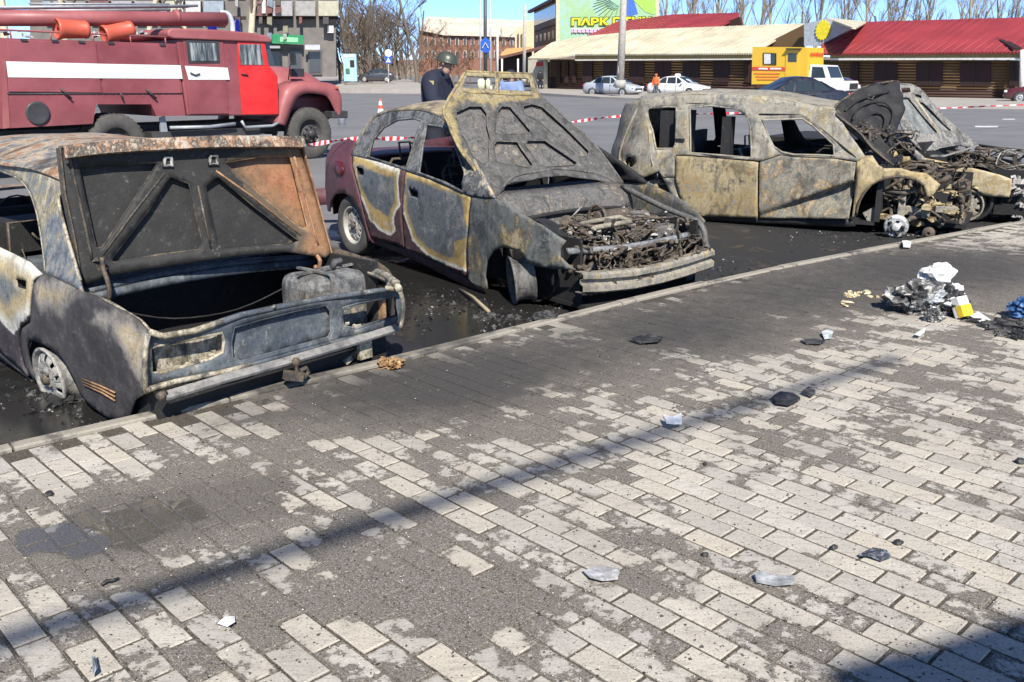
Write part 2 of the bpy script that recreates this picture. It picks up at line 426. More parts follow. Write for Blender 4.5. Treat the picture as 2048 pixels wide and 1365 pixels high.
for j in range(-60, 120):
    for i in range(-50, 70):
        u = PH_U + (i + .5 + .5 * (j % 2)) * PU; v = PH_V + (j + .5) * PV
        c = E1 * u + E2 * v
        if c.y < 1.2 or c.x < -4.2 or c.x > 9.5 or c.y > 12: continue
        if c.y > kerb_y(c.x) - .11: continue
        if abs(c.x) > c.y * .60 + 1.3: continue
        d = c.y * _c + CAM_H * _s; yy = 682.5 - F_PX * (c.y * _s - CAM_H * _c) / d; xx = 1024 + F_PX * c.x / d
        vis = -40 < xx < 2090 and yy < 1400
        cells.append((0 if vis else 1, d, c))
cells.sort(key=lambda q: (q[0], q[1]))
rr = random.Random(3)
st = MB()
for k, (nv, d, c) in enumerate(cells):
    rot = PANG + rr.uniform(-.008, .008); z = rr.uniform(-.0020, .0016); tx, ty = rr.uniform(-.005, .005), rr.uniform(-.008, .008)
    me = BM[rr.randrange(7)]
    Mx = Matrix.Translation((c.x, c.y, z)) @ Matrix.Rotation(rot, 4, 'Z') @ Matrix.Rotation(tx, 4, 'Y') @ Matrix.Rotation(ty, 4, 'X')
    if k < 300:
        me = me.copy(); put_fields(me, PF, lambda q: Mx @ q); o = link('paving_brick', me, pavement); o.matrix_local = Mx
    else:
        st.add([Mx @ q.co for q in me.vertices], [tuple(p.vertices) for p in me.polygons])
o = link('paving_bricks', st.mesh('paving_bricks', M_PAVE, recalc=False), pavement); o['kind'] = 'stuff'; put_fields(o.data, PF, lambda q: q)
# --- kerb stones
t = NT('kerb_concrete'); pos = t.pos()
n1 = t.noise(pos, 6, 5, .65); n2 = t.noise(pos, 60, 4, .7)
sm = t.step(t.math('ADD', blobs(t, 'f_ksoot', [(640, 760, .5, .6, 0), (900, 700, .7, .7, 0), (450, 805, .3, .4, 0), (1150, 640, .6, .35, 0), (1700, 511, .5, .3, 0)]), t.math('MULTIPLY', t.math('SUBTRACT', n1, .45), 1.1)), .15, .8)
c = t.mix(n2, (.23, .205, .165), (.40, .365, .30)); c = t.mix(t.step(n1, .52, .66), c, (.12, .11, .095)); c = t.mix(t.math('MULTIPLY', sm, .85), c, (.05, .047, .043))
t.inp(Base_Color=c, Roughness=.9); t.bump(t.math('ADD', n2, n1), .6, .008); M_KERB = t.m
kerb = tag(link('kerb', MB().grid([[k + Vector((.03, -.03, -.05)) for k in KERB], [k + Vector((-.045, .05, -.05)) for k in KERB]], False).mesh('kerb', M_KERB)), kind='structure')
kl = [0.0]
for a, b in zip(KERB, KERB[1:]): kl.append(kl[-1] + (b - a).length)
def kpt(s):
    for i in range(len(kl) - 1):
        if kl[i] <= s <= kl[i + 1]:
            f = (s - kl[i]) / (kl[i + 1] - kl[i]); d = (KERB[i + 1] - KERB[i]).normalized(); return KERB[i].lerp(KERB[i + 1], f), d
s = 0.0; rr = random.Random(5)
while s + 1 < kl[-1]:
    a, da = kpt(s + .006); b, db = kpt(s + .994); m_, _d = kpt(s + .5)
    q = MB(); P = []; zz = rr.uniform(-.006, .006)
    for p, dd in ((a, da), (m_, (da + db) / 2), (b, db)):
        nrm = Vector((-dd.y, dd.x, 0)).normalized()
        P.append([p + nrm * o_ + Vector((0, 0, z_ + zz)) for o_, z_ in ((0, -.2), (0, .004), (.008, .012), (.07, .012), (.082, 0), (.09, -.2))])
    q.grid(P, False); q.f += [(0, 1, 2, 3, 4, 5), (17, 16, 15, 14, 13, 12)]; q.sm += [False] * 2
    o = q.build('kerb_stone', M_KERB, kerb); put_fields(o.data, ('f_ksoot',), lambda c: c); s += 1.0
# --- road
t = NT('asphalt'); pos = t.pos()
n1 = t.noise(pos, .35, 5, .6); n2 = t.noise(pos, 3.2, 5, .65, .6); n3 = t.noise(pos, 45, 4, .75); n4 = t.noise(t.mapping(pos, (.18, 1, 1), (0, 0, R(-8))), .9, 4)
burn = t.step(t.math('ADD', blobs(t, 'f_burn', [(60, 800, 2.6, 1.2, ROAD), (500, 650, 2.8, 1.3, ROAD), (850, 600, 2.6, 1.2, ROAD), (1300, 560, 2.5, 1.3, ROAD), (1550, 490, 2.5, 1.3, ROAD), (1850, 440, 3.2, 1.3, ROAD), (2150, 390, 3.5, 1.3, ROAD), (1500, 430, 2.0, .8, ROAD), (700, 500, 1.8, .5, ROAD)]), t.math('MULTIPLY', t.math('SUBTRACT', n2, .5), 1.0)), .3, .75)
wet = t.step(t.math('ADD', blobs(t, 'f_rwet', [(800, 545, 1.3, 1.0, ROAD), (930, 660, 1.0, 1.0, ROAD), (880, 590, 1.1, .9, ROAD), (60, 800, 1.7, 1.0, ROAD), (100, 850, 1.0, 1.0, ROAD), (1050, 600, .9, .6, ROAD), (640, 470, 1.0, .7, ROAD), (1480, 500, 1.2, .4, ROAD), (1560, 540, .6, .5, ROAD), (1750, 480, .8, .4, ROAD), (700, 620, .9, .7, ROAD)]), t.math('MULTIPLY', t.math('SUBTRACT', n2, .5), 1.1)), .35, .6)
a = t.mix(t.step(n1, .3, .7), (.165, .163, .165), (.225, .222, .22)); a = t.mix(t.math('MULTIPLY', t.step(n4, .45, .7), .4), a, (.13, .13, .135)); a = t.mix(t.math('MULTIPLY', n3, .35), a, (.10, .10, .10))
dust = t.step(n2, .56, .68)
bcol = t.mix(n3, (.012, .012, .013), (.04, .039, .038)); bcol = t.mix(t.math('MULTIPLY', dust, .6), bcol, (.085, .075, .058))
bcol = t.mix(t.math('MULTIPLY', t.step(t.noise(pos, 55, 2), .72, .76), .6), bcol, (.22, .21, .19))
c = t.mix(burn, a, bcol); c = t.mix(t.math('MULTIPLY', wet, .6), c, (.02, .019, .017))
t.inp(Base_Color=c, Roughness=t.math('SUBTRACT', t.math('SUBTRACT', t.math('ADD', .66, t.math('MULTIPLY', n3, .3)), t.math('MULTIPLY', burn, .16)), t.math('MULTIPLY', wet, .5)))
t.bump(t.math('MULTIPLY', t.math('ADD', n3, n2), t.math('SUBTRACT', 1.0, t.math('MULTIPLY', wet, .93))), .5, .012); M_ASPH = t.m
mb = MB(); xs = [-900, -60, -20] + [-12 + .35 * i for i in range(75)] + [20, 60, 900]; ys = [-900, -20] + [.35 * i for i in range(70)] + [30, 90, 300, 1600]
mb.grid([[Vector((x, y, ROAD)) for x in xs] for y in ys], False)
road = tag(mb.build('road', M_ASPH), kind='structure'); put_fields(road.data, ('f_burn', 'f_rwet'), lambda c: c)
# ================================================================== burnt metal
def burnt(name, stops, paint=None, soft=.014, edge=None, soot=.4, ash=.3, sdamp=.05, streak=.35, rough=.72, seed=0.0, scale=1.0, metal=.0, sdw=(.0, .03, .07, .14), bump=.35):
    """heat-scaled sheet steel. stops: colours met by the scale noise; paint: what is left where 'sd' < 0; edge: colours of the burn front"""
    t = NT(name); v = t.mapping(t.coord(), (scale,) * 3, (0, 0, 0), (seed, seed * 1.7, seed * .6))
    n1 = t.noise(v, 2.3, 4, .62, .8); n2 = t.noise(v, 9.5, 4, .68); n3 = t.noise(v, 55, 2, .7)
    stv = t.noise(t.mapping(v, (9, 9, 1.1)), 2.2, 3, .6)
    f = t.math('ADD', t.math('ADD', t.math('MULTIPLY', n1, .62), t.math('MULTIPLY', n2, .30)), t.math('ADD', t.math('MULTIPLY', stv, streak * .5), t.math('MULTIPLY', n3, .14)))
    f = t.math('ADD', t.math('MULTIPLY', t.math('SUBTRACT', f, .53 + streak * .25), 2.7), .5)
    k = len(stops); col = t.ramp(f, [(.12 + .76 * i / (k - 1), c) for i, c in enumerate(stops)])
    if paint is not None:
        sd = t.math('ADD', t.attr('sd'), t.math('MULTIPLY', t.math('SUBTRACT', t.math('ADD', t.math('MULTIPLY', n2, .7), t.math('MULTIPLY', n1, .3)), .5), sdamp * 2))
        pc = t.mix(t.step(n2, .35, .7), tuple(c * .75 for c in paint), tuple(c * 1.25 for c in paint))
        e0, e1 = edge
        m1 = t.step(sd, sdw[0], sdw[0] + soft); m2 = t.step(sd, sdw[1], sdw[2]); m3 = t.step(sd, sdw[2], sdw[3])
        e1c = t.mix(n2, tuple(c * .7 for c in e1), tuple(min(1, c * 1.25) for c in e1))
        c2 = t.mix(m2, e0, e1c); c2 = t.mix(m3, c2, col); col = t.mix(m1, pc, c2)
    col = t.mix(t.math('MULTIPLY', t.step(t.noise(t.mapping(v, (1.3, 1.3, .8)), 2.9, 5, .70, 1.0), .48, .66), min(1.0, soot * 2.2)), col, (.018, .017, .017))
    col = t.mix(t.math('MULTIPLY', t.step(t.math('ADD', t.math('MULTIPLY', n3, .5), t.math('MULTIPLY', n2, .5)), .60, .66), ash), col, (.52, .49, .43))
    col = t.mix(t.math('MULTIPLY', t.step(n3, .44, .28), .45), col, (.03, .028, .026))
    n5 = t.noise(v, 23, 3, .78, .4); col = t.mix(t.math('MULTIPLY', t.step(n5, .50, .60), .34), col, t.mix(.62, col, (.02, .019, .018))); col = t.mix(t.math('MULTIPLY', t.step(n5, .40, .34), ash * .45), col, (.42, .40, .36))
    t.inp(Base_Color=col, Roughness=t.math('ADD', rough - .15, t.math('MULTIPLY', n2, .32)), Metallic=metal)
    t.bump(t.math('ADD', t.math('ADD', n3, t.math('MULTIPLY', n2, .8)), t.math('MULTIPLY', n5, .8)), bump * .9, .006)
    return t.m
BLUE, SLATE, OCHRE, CREAM, RUST, DARK, ASHG = (.085, .097, .108), (.050, .056, .062), (.34, .245, .10), (.50, .45, .34), (.26, .115, .05), (.028, .027, .027), (.20, .20, .195)
M_SOOT = burnt('soot_black', [(.010, .010, .011), (.022, .021, .021), (.014, .014, .014), (.04, .037, .034)], soot=.3, ash=.10)
M_IRON = burnt('scorched_iron', [DARK, (.07, .06, .052), (.15, .11, .07), (.05, .048, .046), (.28, .24, .18)], soot=.3, ash=.35, scale=2.5)
M_ALU = burnt('melted_alloy', [(.12, .115, .11), (.30, .29, .27), (.5, .48, .45), (.22, .2, .18)], soot=.4, ash=.5, scale=3)
M_RUSTY = burnt('orange_rust', [(.15, .07, .035), (.30, .15, .07), (.42, .25, .13), (.2, .1, .05)], soot=.25, ash=.15, scale=2)
def steel_rim(root, name, M, mat, mat_hub, r=.178, w=.13, holes=10, hub=.05, dish=.035):
    """pressed steel wheel without its tyre: turned barrel, disc with round holes, hub"""
    b = MB(); h = w / 2
    b.lathe([(r * .93, -h + .004), (r, -h), (r * 1.03, -h + .006), (r * 1.0, -h + .02), (r * .9, -h + .035), (r * .86, 0), (r * .9, h - .035), (r, h - .018), (r * 1.03, h - .006), (r, h), (r * .93, h - .004), (r * .84, 0), (r * .86, -h + .03), (r * .93, -h + .004)], 32, M)
    rim = b.build(name, mat, root)
    d = MB(); n = holes * 6; y0 = -h + dish
    prof = [(.02, y0 - .006), (hub, y0 - .012), (hub + .02, y0 + .008), (r * .56, y0 - .01), (r * .66, y0 - .006), (r * .78, y0 + .006), (r * .86, y0 + .02)]
    rows = []
    for rr_, yy in prof:
        rows.append([M @ Vector((rr_ * math.cos(2 * math.pi * i / n), yy, rr_ * math.sin(2 * math.pi * i / n))) for i in range(n + 1)])
    vs = [q for r_ in rows for q in r_]; fs = []
    for j in range(len(prof) - 1):
        for i in range(n):
            if j in (3, 4) and i % 6 in (1, 2): continue
            fs.append((j * (n + 1) + i, j * (n + 1) + i + 1, (j + 1) * (n + 1) + i + 1, (j + 1) * (n + 1) + i))
    d.add(vs, fs, True); dd = d.build('wheel_disc', mat, rim, solid=.006)
    c = MB(); c.lathe([(.0, y0 - .04), (.022, y0 - .04), (.03, y0 - .03), (.034, y0), (.06, y0 + .01)], 14, M)
    for i in range(4):
        t_ = math.pi / 4 + i * math.pi / 2; p = Vector((math.cos(t_) * .049, y0 - .012, math.sin(t_) * .049))
        c.tube([M @ (p + Vector((0, .006, 0))), M @ (p - Vector((0, .014, 0)))], .008, 6)
    c.build('hub', mat_hub, rim)
    return rim
def chunks(name, parent, mat, spots, rmin, rmax, n, seed, flat=.6, spread=.2, zfix=None):
    """loose irregular burnt lumps joined into one part"""
    r = random.Random(seed); mb = MB()
    for i in range(n):
        c = Vector(r.choice(spots)); c += Vector((r.gauss(0, spread), r.gauss(0, spread), 0 if zfix is not None else r.gauss(0, spread * .35)))
        s = r.uniform(rmin, rmax) * r.uniform(.5, 1); z = c.z if zfix is None else zfix + s * flat * .4
        A = Matrix.Rotation(r.uniform(0, 6.3), 3, 'Z') @ Matrix.Rotation(r.uniform(-.5, .5), 3, 'X')
        sx, sy, sz = s * r.uniform(.5, 1.5), s * r.uniform(.4, 1), s * flat * r.uniform(.4, 1)
        vs = []
        for (x, y, zz) in ((-1, -.6, -.8), (.3, -1, -.7), (1, .1, -.8), (-.2, 1, -.7), (-.7, -.3, .6), (.5, -.5, 1), (.6, .5, .7), (-.4, .6, .8)):
            vs.append(Vector((c.x, c.y, z)) + A @ Vector((x * sx * r.uniform(.7, 1.2), y * sy * r.uniform(.7, 1.2), zz * sz)))
        mb.add(vs, [(0, 3, 2, 1), (4, 5, 6, 7), (0, 1, 5, 4), (1, 2, 6, 5), (2, 3, 7, 6), (3, 0, 4, 7)])
    o = mb.build(name, mat, parent)
    if parent is not None: o['kind'] = 'stuff'
    return o
def junk(name, parent, mat, box, n, seed, r=(.006, .02), seg=4, kink=.12):
    """tangle of bent pipes, wires and brackets inside a box (x0,x1,y0,y1,z0,z1): one part"""
    q = random.Random(seed); mb = MB(); x0, x1, y0, y1, z0, z1 = box
    for i in range(n):
        p = Vector((q.uniform(x0, x1), q.uniform(y0, y1), q.uniform(z0, z1))); P = [p.copy()]; d = Vector((q.gauss(0, 1), q.gauss(0, 1), q.gauss(0, .45))).normalized()
        for k in range(seg):
            d = (d + Vector((q.gauss(0, .5), q.gauss(0, .5), q.gauss(0, .4)))).normalized(); p = p + d * q.uniform(.3, 1) * kink
            p.x = min(max(p.x, x0), x1); p.y = min(max(p.y, y0), y1); p.z = min(max(p.z, z0), z1); P.append(p.copy())
        if q.random() < .7: mb.tube(P, q.uniform(*r), 5)
        else: mb.strip(P, q.uniform(.02, .05), .006, (q.gauss(0, 1), q.gauss(0, 1), 1.3))
    o = mb.build(name, mat, parent); o['kind'] = 'stuff'; return o
# ================================================================== burnt saloon with its boot lid open (near left)
LF = Frame(-1.1796, 4.6978, ROAD, 49.4)
lada = empty('burnt_saloon_car', 'burnt-out boxy saloon car with its boot lid standing open, nearest at left', 'burnt car', frame=LF)
M_LQ = burnt('saloon_quarter_steel', [CREAM, (.42, .36, .25), OCHRE, CREAM, (.3, .28, .25)], paint=(.062, .056, .055), edge=((.26, .235, .205), (.40, .33, .22)), soft=.05, soot=.22, ash=.2, sdamp=.06, sdw=(-.01, .03, .07, .12), seed=1.3)
M_LD = burnt('saloon_door_steel', [BLUE, (.10, .125, .15), (.19, .2, .19), BLUE, (.33, .26, .15)], paint=(.058, .046, .05), edge=((.62, .60, .52), (.50, .40, .22)), soot=.2, ash=.4, sdamp=.05, sdw=(0, .03, .11, .2), seed=2.1)
M_LP = burnt('saloon_pillar_steel', [(.085, .10, .12), (.12, .135, .15), (.2, .215, .22), (.30, .25, .15), (.45, .41, .33)], soot=.15, ash=.3, streak=.9, seed=4.4)
M_LR = burnt('saloon_roof_steel', [(.40, .32, .23), (.30, .15, .07), (.46, .38, .28), (.13, .145, .16), (.34, .19, .09)], soot=.3, ash=.3, seed=3.2)
M_LB = burnt('saloon_tail_steel', [SLATE, (.075, .095, .118), BLUE, (.12, .14, .155), (.24, .24, .22)], soot=.35, ash=.35, seed=6.0)
M_LC = burnt('saloon_tail_scaled', [(.05, .05, .048), (.25, .21, .14), CREAM, (.12, .12, .11), (.42, .34, .22)], soot=.35, ash=.3, seed=8.0, scale=1.6)
M_LL = burnt('boot_lid_steel', [(.20, .08, .035), (.30, .125, .055), (.36, .165, .08), (.25, .105, .05), (.33, .18, .09)], paint=(.028, .027, .025), edge=((.11, .085, .055), (.28, .15, .075)), soot=.14, ash=.15, sdamp=.07, sdw=(0, .03, .10, .18), seed=5.1)
M_LT = burnt('boot_lid_lip_steel', [(.34, .16, .08), (.50, .42, .31), (.06, .055, .05), (.40, .23, .13), (.52, .48, .40), (.16, .19, .22)], soot=.35, ash=.4, seed=5.9, scale=2.2)
def lside(u, v):      # u = b (forward), v = z
    o = 0.0
    if v > .66: o += (v - .66) ** 1.0 * .33
    o -= .02 * max(0, 1 - ((v - .42) / .34) ** 2)
    if u < .25: o += .03 * ((.25 - u) / .25) ** 2
    return o
LS = Surf(LF, 0, -.775, lside, dent=.012, seed=2)
LSm = Surf(LF, 0, .775, lambda u, v: -lside(u, v))
QP = [(89, 547), (125, 563), (164, 582), (190, 592), (216, 607), (248, 622), (276, 640), (294, 662), (297, 680), (290, 695), (289, 740), (290, 789), (272, 800), (258, 838), (232, 840), (214, 834), (184, 814), (165, 793), (153, 770), (141, 748), (126, 720), (108, 700), (88, 687), (72, 680), (60, 682), (55, 692), (56, 712), (62, 735), (78, 762), (67, 759), (50, 730), (42, 700), (41, 672), (46, 657), (66, 644), (68, 600), (70, 568), (80, 556)]
ashp = [LS.uv(p) for p in [(186, 612), (235, 622), (284, 648), (298, 680), (292, 780), (274, 769), (259, 729), (239, 684), (231, 679), (226, 656), (222, 656), (217, 667), (159, 642), (189, 637)]]
ash2 = [LS.uv(p) for p in [(70, 548), (140, 560), (180, 590), (150, 600), (120, 640), (100, 620), (85, 640), (74, 600)]]
sheet('quarter_panel', lada, M_LQ, LS, QP, step=.035, thick=.012, attr=lambda q: max(-sdist(q, ashp), -sdist(q, ash2) * .8))
DOOR = [(-150, 420), (-70, 460), (0, 495), (61, 525), (84, 548), (68, 562), (64, 600), (62, 642), (43, 654), (38, 671), (39, 702), (47, 732), (58, 752), (0, 700), (-70, 640), (-150, 575)]
hole = [(34, 557), (57, 562), (58, 580), (36, 574)]
dburn = [LS.uv(p) for p in [(-150, 400), (0, 480), (90, 540), (80, 620), (62, 640), (45, 650), (28, 672), (12, 655), (0, 636), (-60, 610), (-150, 520)]]
door = sheet('rear_door', lada, M_LD, LS, DOOR, [hole], step=.035, thick=.02, attr=lambda q: -sdist(q, dburn))
hb = MB(); hq = [LS.pt(*LS.uv(p)) for p in hole]; hb.add(hq + [q + Vector((.04, 0, 0)) for q in hq], [(4, 5, 6, 7)] + [(i, (i + 1) % 4, 4 + (i + 1) % 4, 4 + i) for i in range(4)]); hb.build('handle_recess', M_SOOT, door)
sheet('sill', lada, M_LQ, Surf(LF, 0, -.755, lside), [(-150, 575), (-70, 640), (0, 702), (60, 756), (66, 764), (0, 716), (-150, 600)], step=.06, attr=lambda q: -.2)
CP = [(0, 341), (30, 354), (50, 368), (60, 381), (66, 394), (75, 432), (86, 500), (91, 546), (125, 562), (166, 583), (158, 552), (141, 495), (127, 443), (116, 402), (120, 388), (130, 380), (116, 352), (60, 332), (0, 318)]
sheet('rear_pillar', lada, M_LP, LS, CP, step=.03, thick=.014)
rib('window_seal', lada, M_LC, LS, [(-60, 322), (0, 342), (30, 355), (50, 369), (60, 382), (66, 396), (75, 432), (86, 500), (91, 544)], .009, lift=0, k=2)
rib('rear_window_seal', lada, M_LC, LS, [(161, 562), (142, 497), (127, 445), (116, 404), (119, 390), (131, 381)], .010, k=2)
# roof
mb = MB(); P = []
for i in range(21):
    b = .98 + i * .1; row = []
    for j in range(25):
        a = -.62 + 1.24 * j / 24; s_ = abs(a) / .62
        row.append(Vector((a, b + .06 * s_ ** 2 * 0, 1.325 - .115 * s_ ** 2.6 - .05 * max(0, (1.4 - b) / .42) ** 2 - .03 * max(0, (b - 2.2) / .7) ** 2 + .012 * noise.noise(Vector((a * 3, b * 3, 1))))))
    P.append(row)
mb.grid(P); mb.build('roof', M_LR, lada, solid=.012)
def fw_tyre(parent, M):
    MB().lathe([(.17, -.07), (.22, -.085), (.265, -.07), (.27, 0), (.265, .07), (.22, .085), (.17, .07)], 30, M).build('tyre', M_SOOT, parent)
# front half of the car
db = LS.uv((-150, 420))[0]; zb = LS.uv((-150, 420))[1]; zs = LS.uv((-150, 575))[1]
sheet('front_door', lada, M_LD, LS, [(db + .01, zs), (db + .01, zb), (2.98, zb + .01), (3.10, zb - .02), (3.12, zs + .25), (3.0, zs)], px=False, step=.06, thick=.02, attr=lambda q: .25 + .3 * noise.noise(Vector((q[0] * 2, q[1] * 2, 0))))
sheet('front_wing', lada, M_LQ, LS, [(3.13, zs), (3.13, zb - .02), (3.6, zb - .05), (4.08, zb - .12), (4.10, .35), (3.88, .30), (3.84, .50), (3.68, .60), (3.50, .60), (3.34, .50), (3.29, .30)], px=False, step=.06, thick=.015, attr=lambda q: -.05 + .2 * noise.noise(Vector((q[0] * 2, q[1] * 2, 3))))
sheet('far_front_door', lada, M_IRON, LSm, [(1.5, zs), (1.5, zb - .05), (3.10, zb), (3.12, zs)], px=False, step=.12); sheet('far_front_wing', lada, M_IRON, LSm, [(3.13, zs), (3.13, zb - .02), (4.08, zb - .12), (4.10, .35), (3.3, .30)], px=False, step=.12)
for nm_, sx_ in (('centre_pillar', -1), ('centre_pillar', 1)): MB().strip([(sx_ * .74, db + .03, zb - .05), (sx_ * .60, db - .02, 1.22)], .07, .03, (1, 0, 0)).build(nm_, M_LP, lada)
for sx_ in (-1, 1): MB().strip([(sx_ * .70, 3.25, zb), (sx_ * .58, 2.92, 1.24)], .06, .04, (1, 0, 0)).build('windscreen_pillar', M_LP, lada)
rows = []
for i in range(8): b_ = 3.2 + i * .128; rows.append([Vector((a_ * .1, b_, zb + .01 + .04 * (1 - (a_ / 7.2) ** 2) - .09 * (i / 7) ** 2)) for a_ in range(-7, 8)])
g_ = MB(); g_.grid(rows); g_.build('front_bonnet', M_LR, lada, solid=.012)
mb = MB(); mb.bx(-.72, .72, 4.06, 4.10, .38, zb - .12); mb.build('front_panel', M_LB, lada); mb = MB(); mb.bx(-.7, .7, 2.9, 4.0, .2, .24); mb.bx(-.62, -.58, 3.2, 4.0, .24, .6); mb.build('front_floor', M_SOOT, lada)
# right-hand side (mirror of the left), bulkheads, floor: scorched black inside
q2 = [LS.uv(p) for p in QP]
sheet('quarter_panel', lada, M_IRON, LSm, q2, px=False, step=.07)
mb = MB(); mb.bx(-.70, .70, .06, 2.9, .10, .13); mb.bx(-.70, .70, 1.02, 1.05, .13, .62); mb.bx(.70, .725, .1, 2.9, .10, .66); mb.bx(-.72, -.70, .1, .72, .10, .45); mb.bx(-.72, -.70, 1.3, 2.9, .10, .5)
mb.bx(-.7, .7, 2.88, 2.92, .1, .82); mb.build('floor_pan', M_SOOT, lada)
cp = [LS.uv(p) for p in CP]
sheet('rear_pillar', lada, M_IRON, LSm, cp, px=False, step=.07)
# trunk front edge (rear shelf and gutter)
mb = MB()
for s0, (z0, z1, b0, b1) in enumerate(((.60, .625, .74, .80), (.56, .60, .70, .735))):
    rows = []
    for i in range(13):
        a = -.68 + 1.36 * i / 12; cv = .05 * (1 - (a / .68) ** 2); rows.append([Vector((a, b1 + cv - a * .10, z1 + cv * .5)), Vector((a, b0 + cv - a * .10, z1 + .004 + cv * .5)), Vector((a, b0 + cv - a * .10, z0 + cv * .5))])
    mb.grid(rows)
mb.bx(-.68, .68, .9, 1.9, .625, .64)
mb.build('rear_shelf', M_LB, lada, solid=.008)
# tail panel
TS = Surf(LF, 1, 0.0, lambda u, v: .05 * (u / .78) ** 2, dent=.006, seed=9)
TP = [(301, 661), (327, 672), (390, 661), (444, 642), (482, 630), (560, 613), (594, 607), (664, 594), (763, 580), (797, 577), (804, 590), (806, 625), (798, 656), (681, 679), (560, 712), (458, 740), (350, 762), (294, 775), (288, 787), (288, 720), (293, 690)]
TL_ = [(299, 697), (322, 690), (444, 665), (448, 684), (446, 705), (421, 719), (320, 747), (301, 745)]
TR_ = [(684, 615), (713, 607), (789, 592), (792, 632), (711, 658), (686, 653)]
TC_ = [(468, 655), (520, 640), (600, 620), (650, 610), (660, 622), (662, 662), (655, 676), (560, 702), (480, 724), (464, 716), (462, 684)]
tail = sheet('tail_panel', lada, M_LB, TS, TP, [TL_, TR_, TC_], step=.04, thick=.014)
TSi = Surf(LF, 1, .035, lambda u, v: .05 * (u / .78) ** 2, dent=.004, seed=3)
sheet('number_plate_recess', lada, M_LB, TSi, [(460, 650), (520, 634), (600, 614), (655, 604), (668, 622), (668, 664), (655, 682), (560, 708), (480, 730), (458, 722)], step=.05, thick=.01)
def frame_rib(nm, pts, r, m): rib(nm, lada, m, TS, pts, r, closed=True)
frame_rib('lamp_opening_edge', TL_, .010, M_LC); frame_rib('lamp_opening_edge', TR_, .010, M_LB); frame_rib('plate_recess_edge', TC_, .008, M_LB)
rib('boot_sill', lada, M_LC, Surf(LF, 1, .004), [(299, 664), (327, 673), (390, 662), (446, 643)], .017); rib('boot_sill', lada, M_LB, Surf(LF, 1, .004), [(446, 643), (482, 631), (560, 614), (664, 595), (763, 581), (797, 578)], .017)
rib('tail_lower_edge', lada, M_LC, Surf(LF, 1, -.004), [(291, 781), (350, 764), (458, 742), (500, 730)], .015); rib('tail_lower_edge', lada, M_LB, Surf(LF, 1, -.004), [(500, 730), (560, 714), (681, 681), (798, 656)], .012)
rib('tail_corner', lada, M_LC, Surf(LF, 1, .0), [(297, 668), (291, 696), (290, 740), (291, 787)], .014, k=2); rib('tail_corner', lada, M_LC, Surf(LF, 1, .05), [(797, 578), (805, 600), (806, 630), (800, 656)], .016, k=2)
mb = MB(); mb.bx(-.74, -.36, .10, .12, .26, .47); lampb = mb.build('lamp_backplate', M_LC, lada)
chunks('melted_lamp', lada, M_LC, [LF.hit(p, 1, .05) for p in ((425, 712), (430, 706), (415, 718), (400, 722), (380, 728), (350, 738), (712, 655), (690, 650))], .012, .03, 30, 4, spread=.012)
rib('spare_bolt', lada, M_ALU, Surf(LF, 1, -.01), [(546, 612), (549, 616)], .012)
# fuel tank standing in the boot on the right
def rbox(name, parent, mat, c, d, bev, M=None):
    return MB().box(c, d, M).build(name, mat, parent, bevel=bev, seg=3)
M_TANK = burnt('scaled_tank_steel', [(.06, .062, .065), (.13, .135, .14), (.24, .235, .22), (.09, .09, .09), (.36, .3, .2)], soot=.3, ash=.4, seed=7, scale=2)
tank = rbox('fuel_tank', lada, M_TANK, (.50, .32, .40), (.42, .34, .42), .07)
mb = MB(); mb.strip([(.42, .14, .30), (.42, .14, .62), (.42, .2, .625), (.42, .45, .625)], .03, .01, (0, -1, .3)); mb.strip([(.30, .3, .622), (.70, .3, .622)], .02, .012)
mb.tube([(.55, .3, .62), (.56, .29, .66), (.60, .28, .66)], .02, 8); mb.build('tank_strap', M_TANK, lada)
mb = MB(); mb.bx(.715, .74, .06, .5, .25, .52); mb.build('inner_wing', M_RUSTY, lada)
# right wing top edge and left gutter
rib('wing_edge', lada, M_LC, Surf(LF, 2, .60), [(664, 513), (704, 524), (751, 543), (782, 559), (798, 578)], .022, k=3)
sheet('wing_top', lada, M_LC, Surf(LF, 2, .585), [(655, 512), (704, 519), (760, 537), (800, 566), (797, 580), (770, 578), (778, 564), (740, 549), (700, 531), (660, 520)], step=.05, thick=.02)
rib('boot_gutter', lada, M_LC, Surf(LF, 0, -.70), [(166, 585), (219, 607), (252, 627), (282, 645), (301, 667)], .014, k=2)
# boot lid
LP0 = PSurf(LF, (-.68, .80, .63), (.68, .52, .645), (-.68, .86, 1.357))
if LP0.N.y > 0: LP0.N = -LP0.N
def lidoff(d):
    s_ = PSurf(LF, (-.68, .80, .63), (.68, .52, .645), (-.68, .86, 1.357)); s_.N = LP0.N.copy(); s_.V = LP0.V; s_.O = LP0.O + LP0.N * d; return s_
lidF, lidS, lidL = lidoff(0.0), lidoff(-.035), lidoff(.055)
lid = empty('boot_lid'); lid.parent = lada; lid.name = 'boot_lid_hinge_pivot'
LO = [(118, 296), (219, 284), (400, 274), (600, 275), (597, 297), (630, 400), (661, 508), (650, 516), (620, 511), (567, 504), (480, 512), (380, 526), (300, 538), (216, 552), (162, 575), (148, 480), (128, 387)]
H1 = [(157, 333), (316, 327), (206, 495), (192, 497), (187, 480)]
H2 = [(340, 354), (378, 367), (392, 430), (405, 485), (398, 500), (320, 510), (254, 521), (226, 526), (222, 517), (298, 418)]
H3 = [(435, 354), (409, 372), (420, 425), (435, 490), (446, 499), (578, 489), (597, 481), (503, 409)]
H4 = [(448, 326), (521, 313), (580, 313), (615, 453), (606, 460), (595, 455), (512, 385)]
rustp = [lidF.uv(p) for p in [(440, 318), (500, 300), (620, 270), (690, 520), (610, 530), (575, 490), (590, 470), (500, 395)]]
